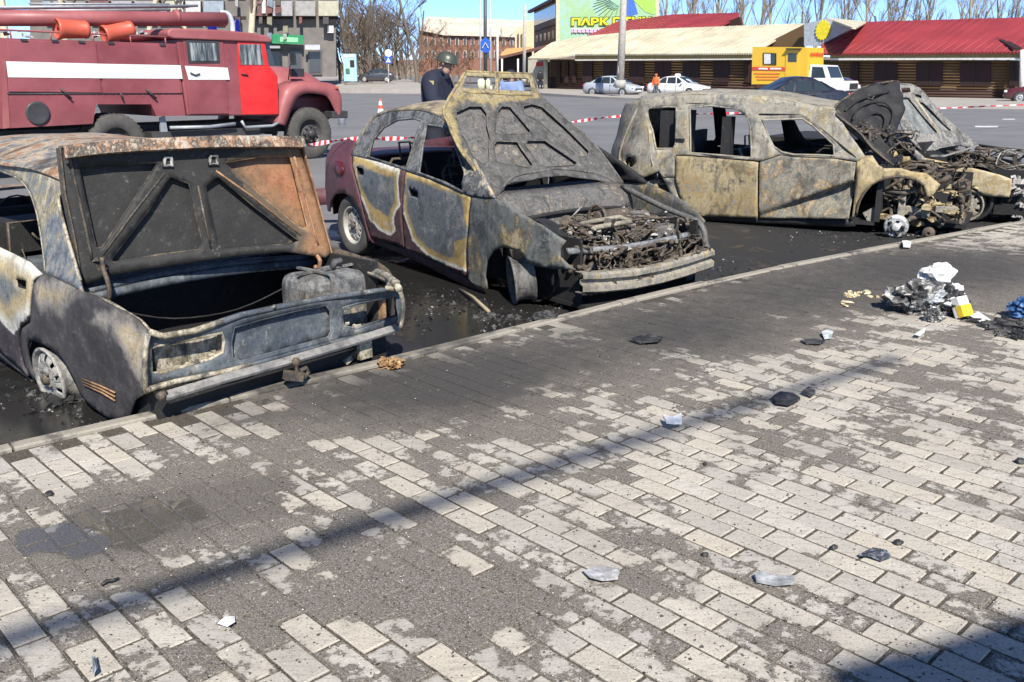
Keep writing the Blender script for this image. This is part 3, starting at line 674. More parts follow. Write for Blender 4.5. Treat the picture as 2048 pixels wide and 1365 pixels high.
fr_ = sheet('boot_lid', lada, M_LL, lidF, LO, [H1, H2, H3, H4], step=.03, thick=.022, attr=lambda q: -sdist(q, rustp))
bpy.data.objects.remove(lid)
sheet('lid_skin', fr_, M_LL, lidS, LO, step=.035, thick=.006, attr=lambda q: -sdist(q, rustp))
for h in (H1, H2, H3, H4): rib('pressed_edge', fr_, M_LL if h is not H4 else M_RUSTY, lidoff(.004), h, .007, closed=True)
# folded rear lip of the lid, and side returns
lp = [(121, 300), (219, 289), (400, 280), (500, 279), (598, 280)]
mb = MB(); rows = []
for p in spline([Vector((*lidF.uv(q), 0)) for q in lp], 6):
    base = lidS.pt(p.x, p.y + .015)
    rows.append([base, base + lidF.N * .105, base + lidF.N * .11 - lidF.V * .055, base + lidF.N * .075 - lidF.V * .062])
mb.grid(rows, False); mb.build('lid_lip', M_LT, fr_, solid=.008)
for pts in ([(118, 296), (128, 387), (148, 480), (163, 575)], [(599, 278), (615, 340), (632, 400), (660, 506)]):
    mb = MB(); rows = []
    for q in pts:
        u, v = lidF.uv(q); b0 = lidS.pt(u, v); rows.append([b0 - lidF.N * .02, b0 + lidF.N * .06])
    mb.grid(rows, False); mb.build('lid_side_return', M_IRON if pts[0][0] < 300 else M_RUSTY, fr_, solid=.008)
rib('lid_frame_bead', fr_, M_IRON, lidoff(.012), [(140, 316), (146, 345), (170, 450), (184, 520)], .008, k=2)
rib('lid_frame_bead', fr_, M_RUSTY, lidoff(.012), [(588, 312), (604, 370), (622, 440), (636, 490)], .007, k=2)
rib('lid_brace_bead', fr_, M_IRON, lidoff(.011), [(206, 510), (264, 430), (330, 346)], .006); rib('lid_brace_bead', fr_, M_IRON, lidoff(.011), [(396, 372), (410, 440), (422, 498)], .006); rib('lid_brace_bead', fr_, M_RUSTY, lidoff(.011), [(432, 342), (505, 394), (600, 470)], .006)
for p in ((336, 323), (427, 320)): rib('lid_stop', fr_, M_ALU, lidoff(.02), [(p[0] - 8, p[1] + 9), (p[0] - 6, p[1] - 8), (p[0] + 6, p[1] - 8), (p[0] + 8, p[1] + 9)], .012, closed=True)
for s_, pts in (('l', [(204, 515), (207, 540), (216, 565), (219, 590), (215, 606)]), ('r', [(632, 488), (630, 505), (640, 522), (636, 540), (630, 532)])):
    mb = MB(); P = [LF.hit(p, 0, -.60 if s_ == 'l' else .62) for p in pts]; mb.tube(spline(P, 3), .013, 6); mb.build('hinge_arm', M_IRON if s_ == 'l' else M_RUSTY, lada)
chunks('hinge_bracket', lada, M_IRON, [LF.hit(p, 0, -.60) for p in ((195, 520), (200, 535), (190, 545))], .02, .035, 8, 3, spread=.01)
# bumper bar, tow ball, brackets, valance
mb = MB(); P = [LF.hit(p, 1, -.05) for p in ((330, 793), (450, 757), (560, 727), (680, 692), (794, 656))]; mb.strip(P, .05, .022, (0, -.5, 1)); mb.build('bumper_bar', burnt('bare_bumper', [(.16, .155, .15), (.30, .285, .26), (.22, .215, .21), (.12, .115, .11)], soot=.2, ash=.3, seed=3), lada, bevel=.004)
mb = MB(); c0 = LF.hit((324, 791), 1, -.05); mb.tube([c0 + Vector((-.02, -.01, 0)), c0 + Vector((.02, .01, 0))], .02, 10); mb.build('bumper_end', M_IRON, lada)
mb = MB(); mb.bx(-.70, .72, .05, .07, .02, .27); mb.bx(-.74, -.70, .05, .5, .02, .25); mb.build('rear_valance', M_SOOT, lada)
hp = lambda p: LF.hit(p, 1, -.08)
mb = MB(); mb.lathe([(.001, -.024), (.014, -.02), (.024, -.006), (.024, .006), (.014, .02), (.010, .026), (.012, .06)], 12, Matrix.Translation(hp((592, 724))) @ Matrix.Rotation(R(-90), 4, 'X'))
mb.box(hp((587, 752)), (.10, .05, .05), Matrix.Rotation(.3, 3, 'Y')); mb.tube([hp((600, 742)), hp((612, 736)), hp((617, 745)), hp((607, 757))], .012, 6); mb.build('tow_hitch', M_IRON, lada)
mb = MB(); mb.tube(spline([LF.hit(p, 1, .1) for p in ((392, 782), (408, 800), (425, 796), (438, 782), (446, 800))], 3), .022, 6); mb.build('exhaust_hanger', M_LC, lada)
mb = MB(); mb.box(LF.hit((729, 700), 1, -.0), (.09, .03, .10)); mb.box(LF.hit((700, 715), 1, .05), (.10, .04, .03), Matrix.Rotation(-.4, 3, 'Y')); mb.build('bumper_bracket', M_LC, lada)
# wheels
M_RIMA = burnt('ash_grey_rim', [(.16, .155, .14), (.30, .29, .26), (.42, .40, .36), (.22, .21, .19)], soot=.25, ash=.4, scale=3, seed=2)
wc = LF.hit((120, 750), 0, -.735)
steel_rim(lada, 'rear_wheel_rim', Matrix.Translation(wc) @ Matrix.Rotation(R(-90), 4, 'Z') @ Matrix.Rotation(R(4), 4, 'X'), M_RIMA, M_IRON, r=.172, w=.14, dish=.012)
steel_rim(lada, 'rear_wheel_rim', Matrix.Translation((.64, wc.y, wc.z)) @ Matrix.Rotation(R(90), 4, 'Z'), M_IRON, M_IRON, r=.172, w=.14)
chunks('burnt_tyre_remains', lada, M_SOOT, [(-.74, wc.y - .02, .02), (-.72, wc.y - .1, .02), (-.8, wc.y + .1, .015)], .03, .07, 26, 8, flat=.4, spread=.05, zfix=0.005)
mb = MB(); mb.lathe([(.0, .1), (.22, .09), (.27, .04), (.28, -.04)], 20, Matrix.Translation((-.58, wc.y, wc.z + .05)) @ Matrix.Rotation(R(-90), 4, 'Z')); mb.build('wheel_housing', M_SOOT, lada)
for i_ in range(3): rib('side_trim_strip', lada, M_RUSTY, Surf(LF, 0, -.782, lside), [(164 + i_ * 2, 758 + i_ * 6), (200 + i_ * 2, 772 + i_ * 7), (230, 786 + i_ * 8)], .005)
mb = MB(); mb.tube(spline([(-.5, .85, .48), (-.2, .8, .38), (.2, .78, .36), (.55, .72, .46)], 4), .005, 5); mb.tube(spline([(-.45, .6, .3), (0, .5, .2), (.2, .55, .26)], 4), .01, 5); mb.build('boot_cable', M_SOOT, lada)
chunks('boot_ash', lada, M_IRON, [(-.4, .4, .15), (-.2, .5, .16), (0, .3, .15), (.15, .6, .16), (-.5, .6, .15)], .02, .08, 120, 62, flat=.5, spread=.12)
for sx_ in (-1, 1): steel_rim(lada, 'front_wheel_rim', Matrix.Translation((sx_ * .70, 3.58, .27)) @ Matrix.Rotation(R(-90 if sx_ < 0 else 90), 4, 'Z'), M_RIMA, M_IRON, r=.172, w=.14, dish=.012)
for sx_ in (-1, 1): fw_tyre(lada, Matrix.Translation((sx_ * .70, 3.58, .27)) @ Matrix.Rotation(R(-90 if sx_ < 0 else 90), 4, 'Z'))
# what is left inside: seat springs, steering wheel ring, dashboard tubes
mb = MB(); sc_ = LF.hit((42, 440), 0, -.1); mb.tube([sc_ + Vector((.17 * math.cos(i * .3), .03 * math.sin(i * .3), .17 * math.sin(i * .3))) for i in range(21)], .006, 5, closed=True); mb.tube([sc_ + Vector((-.16, 0, -.03)), sc_ + Vector((.15, .0, .02))], .006, 5); mb.build('steering_wheel_ring', M_IRON, lada)
junk('seat_springs', lada, M_IRON, (-.55, .55, 1.25, 2.0, .45, .82), 46, 12, r=(.003, .007), kink=.16)
for y_ in (1.35, 2.05):
    for x_ in (-.35, .35): MB().tube([(x_ - .22, y_, .35), (x_ - .22, y_ - .1, .85), (x_ + .22, y_ - .1, .85), (x_ + .22, y_, .35)], .012, 6).build('seat_frame', M_IRON, lada)
mb = MB(); mb.bx(-.66, .66, 2.3, 2.6, .6, .8); mb.build('dashboard', M_SOOT, lada)
# ================================================================== burnt hatch-tailed saloon with its bonnet up (centre)
NF = Frame(-1.5227, 8.9025, ROAD, -51.8)     # local x forward, y across the car away from the camera, z up
lanos = empty('burnt_sedan_car', 'half burnt maroon sedan with its bonnet raised and engine bay bare', 'burnt car', frame=NF)
NEDGE = ((.62, .60, .52), (.44, .31, .11))
M_NS = burnt('sedan_side_steel', [SLATE, BLUE, (.13, .145, .155), (.10, .112, .125), (.19, .195, .19), (.26, .25, .21)], paint=(.078, .038, .040), edge=NEDGE, soot=.18, ash=.3, sdamp=.05, sdw=(0, .022, .05, .105), seed=11.0)
M_NQ = burnt('sedan_maroon_paint', [(.12, .035, .045), (.15, .045, .055), (.10, .04, .045), (.13, .06, .06)], soot=.18, ash=.12, rough=.5, seed=12, bump=.1)
M_NW = burnt('sedan_wing_steel', [SLATE, (.09, .10, .10), (.17, .175, .165), (.12, .12, .105), (.31, .235, .11), (.42, .35, .23)], soot=.25, ash=.3, seed=14.3)
M_NP = burnt('sedan_pillar_steel', [(.035, .036, .038), (.09, .095, .10), (.20, .20, .195), (.06, .06, .062), (.4, .36, .28)], soot=.35, ash=.4, seed=15)
M_NR = burnt('sedan_roof_steel', [(.13, .11, .11), (.24, .2, .17), (.45, .36, .2), (.17, .16, .16), (.5, .46, .4)], soot=.3, ash=.4, seed=16)
M_NH = burnt('bonnet_underside_steel', [(.05, .05, .05), (.11, .108, .104), (.16, .148, .135), (.08, .082, .083), (.2, .165, .12), (.24, .23, .215)], soot=.25, ash=.5, seed=17, scale=2.4)
M_NO = burnt('bonnet_ochre_steel', [(.14, .125, .09), (.33, .25, .10), (.42, .33, .16), (.20, .185, .14), (.36, .27, .12)], soot=.35, ash=.3, seed=18, scale=1.5)
def nside(u, v):
    o = 0.0
    if v > .86: o += (v - .86) * .50
    o -= .035 * max(0, 1 - ((v - .55) / .45) ** 2)
    if u > 2.55: o += .16 * ((u - 2.55) / .65) ** 2
    if u < -.1: o += .10 * ((-.1 - u) / .55) ** 2
    return o
NS = Surf(NF, 1, .0, nside, dent=.008, seed=4); NSm = Surf(NF, 1, 1.60, lambda u, v: -nside(u, v))
NQ_ = [(704, 312), (706, 340), (719, 387), (733, 450), (741, 474), (748, 486), (738, 482), (728, 448), (716, 418), (702, 394), (688, 386), (672, 389), (662, 406), (660, 424), (646, 416), (636, 402), (633, 388), (641, 374), (642, 345), (648, 318), (658, 294), (680, 285), (699, 278), (712, 284)]
sheet('rear_quarter_panel', lanos, M_NQ, NS, NQ_, step=.045, thick=.012)
OCP = [[NS.uv(p) for p in L_] for L_ in ([(712, 306), (800, 336), (800, 350), (760, 348), (712, 328)], [(733, 405), (760, 416), (785, 440), (795, 474), (760, 468), (736, 440)], [(905, 478), (936, 470), (936, 560), (912, 520)], [(925, 395), (946, 395), (940, 470), (926, 440)])]
def ochre(s_, q):
    for L_ in OCP:
        d_ = -sdist(q, L_)
        if d_ > -.03 and s_ > .05: s_ = s_ * (1 - min(1, (d_ + .03) / .06)) + .052 * min(1, (d_ + .03) / .06)
    return s_
rd = [(707, 310), (740, 316), (790, 332), (812, 343), (806, 385), (803, 424), (806, 460), (809, 496), (792, 488), (770, 484), (743, 474), (735, 450), (721, 387), (708, 340)]
rdb = [NS.uv(p) for p in [(700, 300), (725, 308), (803, 340), (803, 413), (790, 432), (793, 465), (784, 474), (760, 462), (739, 440), (730, 410), (719, 391), (708, 355)]]
door = sheet('rear_door', lanos, M_NS, NS, rd, [[(713, 334), (727, 338), (729, 351), (715, 349)]], step=.03, thick=.016, attr=lambda q: ochre(-sdist(q, rdb), q))
fd = [(814, 345), (860, 360), (905, 377), (943, 393), (938, 420), (935, 456), (932, 500), (934, 552), (900, 538), (860, 518), (812, 498), (808, 460), (806, 424), (809, 385)]
fdb = [NS.uv(p) for p in [(808, 330), (960, 385), (960, 580), (931, 543), (890, 530), (858, 515), (826, 482), (817, 455), (805, 420), (806, 380)]]
fdo = sheet('front_door', lanos, M_NS, NS, fd, [[(818, 377), (836, 384), (838, 397), (820, 392)]], step=.03, thick=.016, attr=lambda q: ochre(-sdist(q, fdb), q))
for o_, hp_ in ((door, [(713, 334), (727, 338), (729, 351), (715, 349)]), (fdo, [(818, 377), (836, 384), (838, 397), (820, 392)])):
    q = [NS.pt(*NS.uv(p)) for p in hp_]; mb = MB(); mb.add(q + [p + Vector((0, .05, 0)) for p in q], [(4, 5, 6, 7)] + [(i, (i + 1) % 4, 4 + (i + 1) % 4, 4 + i) for i in range(4)]); mb.build('handle_recess', M_SOOT, o_)
sheet('sill', lanos, M_NS, Surf(NF, 1, .04, nside), [(738, 470), (770, 484), (812, 498), (860, 518), (934, 552), (968, 578), (966, 588), (930, 572), (860, 536), (800, 508), (744, 486)], step=.05, attr=lambda q: -.3)
wing = [(945, 393), (960, 391), (985, 393), (1012, 408), (1040, 425), (1086, 452), (1133, 482), (1122, 498), (1122, 514), (1138, 530), (1153, 540), (1110, 538), (1066, 531), (1052, 520), (1036, 503), (1010, 494), (988, 502), (975, 522), (971, 553), (975, 577), (966, 583), (938, 562), (934, 500), (937, 456), (940, 420)]
sheet('front_wing', lanos, M_NW, NS, wing, step=.035, thick=.012)
gh = [(704, 312), (708, 300), (719, 280), (730, 258), (752, 233), (778, 223), (825, 219), (862, 223), (895, 240), (922, 278), (960, 335), (992, 396), (975, 397), (940, 392), (905, 377), (860, 359), (811, 342), (760, 325)]
w1 = [(737, 315), (746, 281), (767, 256), (796, 240), (829, 237), (844, 243), (829, 285), (813, 338), (780, 328)]
w2 = [(838, 347), (845, 296), (855, 249), (884, 254), (902, 267), (915, 303), (930, 345), (927, 384), (890, 366)]
sheet('window_frame', lanos, M_NP, NS, gh, [w1, w2], step=.03, thick=.025)
for w_ in (w1, w2): rib('window_seal', lanos, M_NP, Surf(NF, 1, -.012, nside), w_, .012, closed=True)
rib('roof_drip_rail', lanos, M_NR, Surf(NF, 1, -.004, nside), [(712, 292), (724, 270), (738, 246), (756, 231), (780, 223), (825, 219), (862, 224), (893, 241), (920, 280), (952, 330), (985, 392)], .020, k=3)
g_ = [NS.uv(p) for p in gh]; h_ = [[NS.uv(p) for p in w_] for w_ in (w1, w2)]
sheet('far_window_frame', lanos, M_SOOT, NSm, g_, h_, px=False, step=.06, thick=.025)
far = [NS.uv(p) for p in rd]; sheet('far_rear_door', lanos, M_SOOT, NSm, far, px=False, step=.1); sheet('far_front_door', lanos, M_SOOT, NSm, [NS.uv(p) for p in fd], px=False, step=.1)
sheet('far_quarter_panel', lanos, M_NQ, NSm, [NS.uv(p) for p in NQ_], px=False, step=.1)
sheet('far_wing', lanos, M_NW, NSm, [NS.uv(p) for p in wing], px=False, step=.06)
# roof skin between the two roof rails
rl = [NS.pt(*NS.uv(p)) for p in [(719, 281), (730, 258), (752, 233), (778, 223), (825, 219), (862, 223), (895, 240)]]
mb = MB(); rows = []
for q in spline(rl, 3):
    row = []
    for j in range(13):
        t_ = j / 12; y_ = q.y + (1.6 - 2 * q.y) * t_; row.append(Vector((q.x, y_, q.z + .07 * math.sin(math.pi * t_) ** .8 * min(1, (q.z - 1.0) / .3) + .012 * noise.noise(Vector((q.x * 4, y_ * 4, 3))))))
    rows.append(row)
mb.grid(rows[5:]); mb.build('roof', M_NR, lanos, solid=.012)
# tail: boot deck, rear face with lamp, bumper
mb = MB(); rows = []
for (x_, z_) in ((.05, .93), (-.05, .94), (-.3, .95), (-.52, .945), (-.66, .90), (-.74, .80), (-.77, .62), (-.80, .55), (-.82, .42), (-.76, .30)):
    rows.append([Vector((x_ + .10 * (1 - abs(2 * j / 12 - 1) ** 3) * (-1 if x_ < -.4 else 0), .06 + nside(min(x_, 0), .7) + (1.48 - 2 * nside(min(x_, 0), .7)) * j / 12, z_ + .02 * math.sin(math.pi * j / 12))) for j in range(13)])
mb.grid(rows); mb.build('boot_and_tail', M_NQ, lanos, solid=.01)
t = NT('tail_lamp_red'); t.inp(Base_Color=(.10, .012, .015), Roughness=.35); M_TLR = t.m
sheet('tail_lamp', lanos, M_TLR, Surf(NF, 1, -.012, nside), [(672, 322), (684, 324), (688, 340), (684, 352), (674, 350), (669, 338)], step=.04, thick=.012)
rib('boot_shut_line', lanos, M_SOOT, Surf(NF, 1, -.006, nside), [(690, 285), (668, 305), (656, 330), (650, 360), (648, 378)], .004, k=2); rib('bumper_shut_line', lanos, M_SOOT, Surf(NF, 1, -.006, nside), [(634, 386), (648, 380), (668, 388)], .004)
# inside
mb = MB(); mb.bx(-.6, 2.1, .12, 1.48, .12, .15); mb.bx(2.05, 2.1, .1, 1.5, .15, .75); mb.bx(-.05, 0, .12, 1.48, .15, .95); mb.bx(.0, .5, .15, 1.45, .3, .5); mb.bx(1.7, 2.0, .15, 1.45, .55, .78); mb.build('floor_pan', M_SOOT, lanos)
mb = MB()
for x_ in (.35, 1.25):
    for y_ in (.45, 1.12):
        c = Vector((x_, y_, 0)); mb.tube([c + Vector((.1, -.22, .4)), c + Vector((-.08, -.2, .88)), c + Vector((-.1, -.15, .93)), c + Vector((-.1, .15, .93)), c + Vector((-.08, .2, .88)), c + Vector((.1, .22, .4))], .014, 6)
        mb.tube([c + Vector((-.09, -.06, .92)), c + Vector((-.12, -.06, 1.08)), c + Vector((-.12, .06, 1.08)), c + Vector((-.09, .06, .92))], .012, 6)
        for k in range(5): mb.tube([c + Vector((.06 - k * .03, -.2, .5 + k * .09)), c + Vector((.06 - k * .03, .2, .5 + k * .09))], .005, 5)
        mb.build('seat_frame', M_IRON, lanos); mb = MB()
# bonnet
BP = PSurf(NF, (2.1, .12, .78), (2.09, 1.5, .76), (1.25, .81, 1.72))
if BP.N.z < 0: BP.N = -BP.N
def bon(d):
    s_ = PSurf(NF, (2.1, .12, .78), (2.09, 1.5, .76), (1.25, .81, 1.72), bulge=None, dent=.010, seed=6, dscale=4); s_.N = BP.N.copy(); s_.V = BP.V; s_.O = BP.O + BP.N * d; return s_
b0, bS, bR = bon(0), bon(-.03), bon(.006)
BO = [(931, 143), (998, 146), (1066, 148), (1072, 170), (1080, 192), (1106, 212), (1133, 238), (1165, 266), (1196, 298), (1222, 332), (1246, 366), (1236, 372), (1195, 362), (1130, 352), (1075, 358), (1015, 372), (996, 392), (985, 392), (965, 365), (948, 338), (926, 310), (908, 276), (896, 246), (886, 218), (900, 195), (914, 172)]
W1 = [(934, 153), (990, 156), (988, 180), (924, 177)]
W2 = [(1000, 157), (1058, 158), (1064, 184), (998, 181)]
hA = [(912, 225), (938, 213), (962, 213), (974, 228), (974, 250), (980, 275), (978, 320), (965, 330), (948, 316), (925, 270)]
hB = [(996, 222), (1003, 213), (1020, 214), (1062, 262), (1056, 268), (990, 268)]
hC = [(1046, 213), (1064, 208), (1084, 214), (1128, 252), (1178, 302), (1176, 312), (1160, 314), (1120, 280), (1076, 240), (1048, 228)]
hD = [(988, 290), (993, 283), (1034, 284), (1042, 296), (1066, 330), (1060, 336), (994, 324)]
hE = [(1054, 282), (1090, 281), (1154, 326), (1148, 331), (1086, 334), (1076, 326), (1052, 292)]
hF = [(1008, 372), (1030, 364), (1110, 356), (1112, 364), (1050, 372), (1010, 380)]
ocp = [b0.uv(p) for p in [(880, 130), (1080, 130), (1085, 200), (1030, 210), (1000, 208), (984, 250), (976, 215), (935, 208), (912, 224), (930, 290), (960, 350), (990, 400), (940, 400), (870, 215)]]
t = burnt('bonnet_steel', [(.30, .23, .09), (.36, .28, .13), (.22, .19, .12), (.40, .32, .17), (.14, .13, .10), (.34, .24, .10)], paint=(.10, .097, .09), edge=((.14, .13, .10), (.30, .23, .10)), soot=.3, ash=.45, sdamp=.10, sdw=(0, .02, .05, .09), soft=.04, scale=1.8, seed=19)
bonnet = sheet('bonnet', lanos, t, b0, BO, [W1, W2, hA, hB, hC, hD, hE, hF], step=.035, thick=.012, attr=lambda q: -sdist(q, ocp))
BI = [(905, 218), (960, 205), (1066, 200), (1100, 215), (1133, 242), (1196, 300), (1240, 364), (1195, 361), (1130, 351), (1075, 357), (1015, 371), (992, 392), (960, 352), (930, 312), (908, 262)]
sheet('bonnet_skin', bonnet, M_NH, bS, BI, step=.06, thick=.004)
for h in (hA, hB, hC, hD, hE): rib('pressed_edge', bonnet, M_NH, bR, h, .006, closed=True)
rib('bonnet_edge', bonnet, M_NO, bon(.004), [(931, 144), (914, 172), (887, 218), (896, 246), (908, 276), (926, 308), (948, 338), (965, 364), (988, 394)], .014, k=2); rib('bonnet_edge', bonnet, M_NO, bon(.004), [(931, 143), (998, 146), (1066, 148)], .012)
rib('bonnet_edge', bonnet, M_NH, bon(.004), [(1066, 148), (1080, 192), (1106, 212), (1133, 238), (1165, 266), (1196, 298), (1246, 366)], .013, k=2)
rib('bonnet_rail', bonnet, M_NH, bR, [(1006, 374), (1030, 352), (1075, 344), (1130, 338), (1200, 350), (1236, 368)], .014, k=3)
rib('bonnet_latch_rail', bonnet, M_NO, bR, [(926, 184), (985, 188), (1064, 191)], .012); rib('window_bar', bonnet, M_NO, bR, [(994, 148), (994, 186)], .013)
rib('bonnet_prop', lanos, M_ALU, Surf(NF, 1, .55), [(1118, 461), (1163, 414)], .006)
# cowl, bay walls, cross member
mb = MB()
rows = []
for i in range(11):
    y_ = .12 + 1.4 * i / 10; cv = .05 * math.sin(math.pi * i / 10); rows.append([Vector((2.02 + cv, y_, .80)), Vector((2.12 + cv, y_, .77)), Vector((2.22 + cv, y_, .70)), Vector((2.24 + cv, y_, .55)), Vector((2.24 + cv, y_, .2))])
mb.grid(rows); mb.build('cowl_panel', M_NH, lanos, solid=.01)
mb = MB(); mb.tube(spline([(2.27, .2, .60), (2.30, .6, .63), (2.31, 1.0, .63), (2.28, 1.4, .60)], 4), .018, 6); mb.build('cowl_seal', M_SOOT, lanos)
mb = MB(); mb.bx(2.2, 3.12, .16, 1.44, .05, .08); mb.bx(2.2, 3.05, .17, .19, .08, .56); mb.bx(2.2, 3.05, 1.42, 1.44, .08, .58); mb.build('engine_bay_tub', M_SOOT, lanos)
for y_, nm in ((.30, 'strut_tower'), (1.30, 'strut_tower')):
    mb = MB(); mb.lathe([(.03, -.02), (.05, -.02), (.085, .0), (.10, .03), (.115, .10), (.13, .22)], 18, Matrix.Translation((2.52, y_, .60)) @ Matrix.Rotation(R(-90), 4, 'X')); mb.build(nm, M_NH, lanos)
mb = MB(); mb.box((2.66, .95, .40), (.34, .42, .28)); mb.box((2.62, .92, .57), (.20, .40, .07)); mb.tube([(2.56, .78 + .05 * i, .61) for i in range(8)], .05, 8); mb.build('engine_block', M_IRON, lanos, bevel=.015)
mb = MB(); fr2 = [(2.70, .50, .60), (2.72, .88, .62), (2.86, .86, .60), (2.84, .48, .585)]; mb.tube(fr2, .022, 6, closed=True); mb.tube([(2.72, .5, .6), (2.68, .40, .56), (2.72, .34, .5)], .025, 6); mb.build('intake_frame', burnt('pale_alloy', [(.16, .14, .10), (.30, .27, .2), (.38, .35, .29)], soot=.3, ash=.4, scale=3), lanos)
mb = MB(); mb.tube([Vector((2.55 + .10 * math.cos(i * .5), .80 + .0, .60 + .10 * math.sin(i * .5))) for i in range(13)], .014, 6, closed=True); mb.build('pulley_ring', M_IRON, lanos)
mb = MB(); mb.box((2.45, 1.12, .56), (.22, .28, .12)); mb.box((2.85, 1.2, .45), (.2, .22, .2)); mb.build('battery_tray', M_NH, lanos, bevel=.02)
junk('engine_pipes', lanos, M_IRON, (2.28, 3.02, .24, 1.38, .35, .60), 70, 21, r=(.006, .018), kink=.14)
junk('engine_wiring', lanos, M_IRON, (2.3, 3.05, .24, 1.38, .42, .62), 50, 22, r=(.003, .008), kink=.12)
chunks('engine_ash', lanos, M_ALU, [(2.5, .5, .5), (2.7, .7, .5), (2.6, 1.1, .55), (2.9, .6, .45), (2.8, 1.2, .5)], .012, .04, 220, 23, spread=.12)
xm = [NF.hit(p, 0, 3.02) for p in ((1135, 503), (1196, 500), (1255, 494), (1320, 483), (1376, 470))]
mb = MB(); mb.tube(spline(xm, 3), .026, 6); mb.build('upper_cross_member', burnt('grey_blue_steel', [(.1, .11, .12), (.2, .21, .22), (.32, .32, .31)], soot=.3, ash=.4, scale=2), lanos)
junk('lamp_remains', lanos, M_IRON, (2.95, 3.14, .15, .55, .28, .50), 26, 24, r=(.008, .02), kink=.1); junk('radiator_remains', lanos, M_IRON, (3.0, 3.16, .5, 1.4, .22, .46), 60, 25, r=(.006, .018), kink=.12)
junk('grille_remains', lanos, M_IRON, (3.05, 3.2, .3, 1.42, .22, .44), 44, 26, r=(.004, .012), kink=.1)
mb = MB(); ring = NF.hit((1210, 520), 0, 3.12); mb.tube([ring + Vector((0, .06 * math.cos(i * .52), .06 * math.sin(i * .52))) for i in range(12)], .007, 5, closed=True); mb.build('fan_ring', M_IRON, lanos)
fw = [NF.hit(p, 1, 1.46) for p in ((1244, 372), (1300, 402), (1350, 425), (1392, 442), (1408, 462), (1412, 490), (1424, 515))]
mb = MB(); mb.tube(spline(fw, 3), .024, 6); mb.build('far_wing_edge', M_NH, lanos)
# front bumper beam: pressed steel with two ridges
t = burnt('bumper_beam_steel', [(.14, .137, .13), (.25, .24, .21), (.34, .30, .22), (.20, .198, .19), (.36, .28, .14)], soot=.22, ash=.4, seed=21, streak=.6)
bl = [((1162, 572), (1162, 545)), ((1200, 570), (1200, 541)), ((1255, 562), (1255, 536)), ((1310, 551), (1310, 525)), ((1365, 538), (1365, 512)), ((1424, 522), (1424, 496))]
mb = MB(); rows = []
for i, (lo, hi) in enumerate(bl):
    y_ = .08 + (1.46 - .08) * (lo[0] - 1162) / 262; m_ = NF.hit(((lo[0] + hi[0]) / 2, (lo[1] + hi[1]) / 2 + 8), 1, y_)
    h_ = .075; x_ = m_.x + .06 * math.sin(math.pi * i / 5)
    rows.append([Vector((x_ + dx, m_.y, m_.z + dz * h_)) for dx, dz in ((-.06, 1), (0, 1), (.022, .8), (.022, .45), (-.012, .25), (-.012, -.1), (.022, -.3), (.022, -.8), (0, -1), (-.06, -1))])
mb.grid(rows, False); mb.build('bumper_beam', t, lanos, solid=.006)
mb = MB(); mb.bx(2.9, 3.12, .22, .30, .16, .26); mb.bx(2.9, 3.12, 1.25, 1.33, .12, .22); mb.bx(2.95, 3.05, .3, 1.3, .03, .09); mb.build('chassis_rail', M_SOOT, lanos)
# wheels
t = NT('worn_tyre'); v = t.coord(); n_ = t.noise(v, 12, 4); t.inp(Base_Color=t.mix(n_, (.035, .034, .033), (.12, .112, .10)), Roughness=.9); t.bump(t.noise(v, 80, 2), .4, .004); M_TYRE = t.m
M_RIMS = burnt('silver_rim', [(.34, .32, .28), (.46, .44, .40), (.40, .36, .3)], soot=.1, ash=.2, rough=.5, scale=2)
def tyre(parent, M, r=.29, w=.175, mat=None, rr_=.18):
    h = w / 2; mb = MB(); mb.lathe([(rr_, -h * .8), (rr_ + .02, -h * .92), (r * .84, -h), (r * .93, -h * .96), (r * .985, -h * .82), (r, -h * .6), (r, -h * .2), (r * .985, -h * .18), (r * .985, -h * .1), (r, -h * .08), (r, h * .08), (r * .985, h * .1), (r * .985, h * .18), (r, h * .2), (r, h * .6), (r * .985, h * .82), (r * .93, h * .96), (r * .84, h), (rr_ + .02, h * .92), (rr_, h * .8)], 36, M)
    return mb.build('tyre', mat or M_TYRE, parent)
rw = NF.hit((702, 452), 1, -.01); Mw = Matrix.Translation((rw.x, .075, .29))
tw = tyre(lanos, Mw); r_ = steel_rim(lanos, 'rear_wheel_rim', Mw, M_RIMS, M_IRON, r=.185, w=.15, holes=12)
Mw2 = Matrix.Translation((rw.x, 1.52, .29)) @ Matrix.Rotation(math.pi, 4, 'Z'); tyre(lanos, Mw2); steel_rim(lanos, 'rear_wheel_rim', Mw2, M_IRON, M_IRON, r=.185, w=.15)
fwc = NF.hit((1043, 563), 1, .06)
steel_rim(lanos, 'front_wheel_rim', Matrix.Translation((fwc.x, fwc.y, .19)) @ Matrix.Rotation(R(-28), 4, 'Z') @ Matrix.Rotation(R(6), 4, 'X'), burnt('grey_rim', [(.05, .048, .045), (.11, .106, .098), (.17, .163, .15), (.08, .077, .072)], soot=.35, ash=.25, scale=3), M_IRON, r=.183, w=.17)
steel_rim(lanos, 'front_wheel_rim', Matrix.Translation((fwc.x, 1.5, .19)) @ Matrix.Rotation(math.pi, 4, 'Z'), M_IRON, M_IRON, r=.183, w=.15)
for x_, y_ in ((rw.x, .16), (2.56, .17)):
    mb = MB(); mb.lathe([(.0, .16), (.27, .15), (.31, .08), (.32, -.06)], 20, Matrix.Translation((x_, y_, .34))); mb.build('wheel_housing', M_SOOT, lanos)
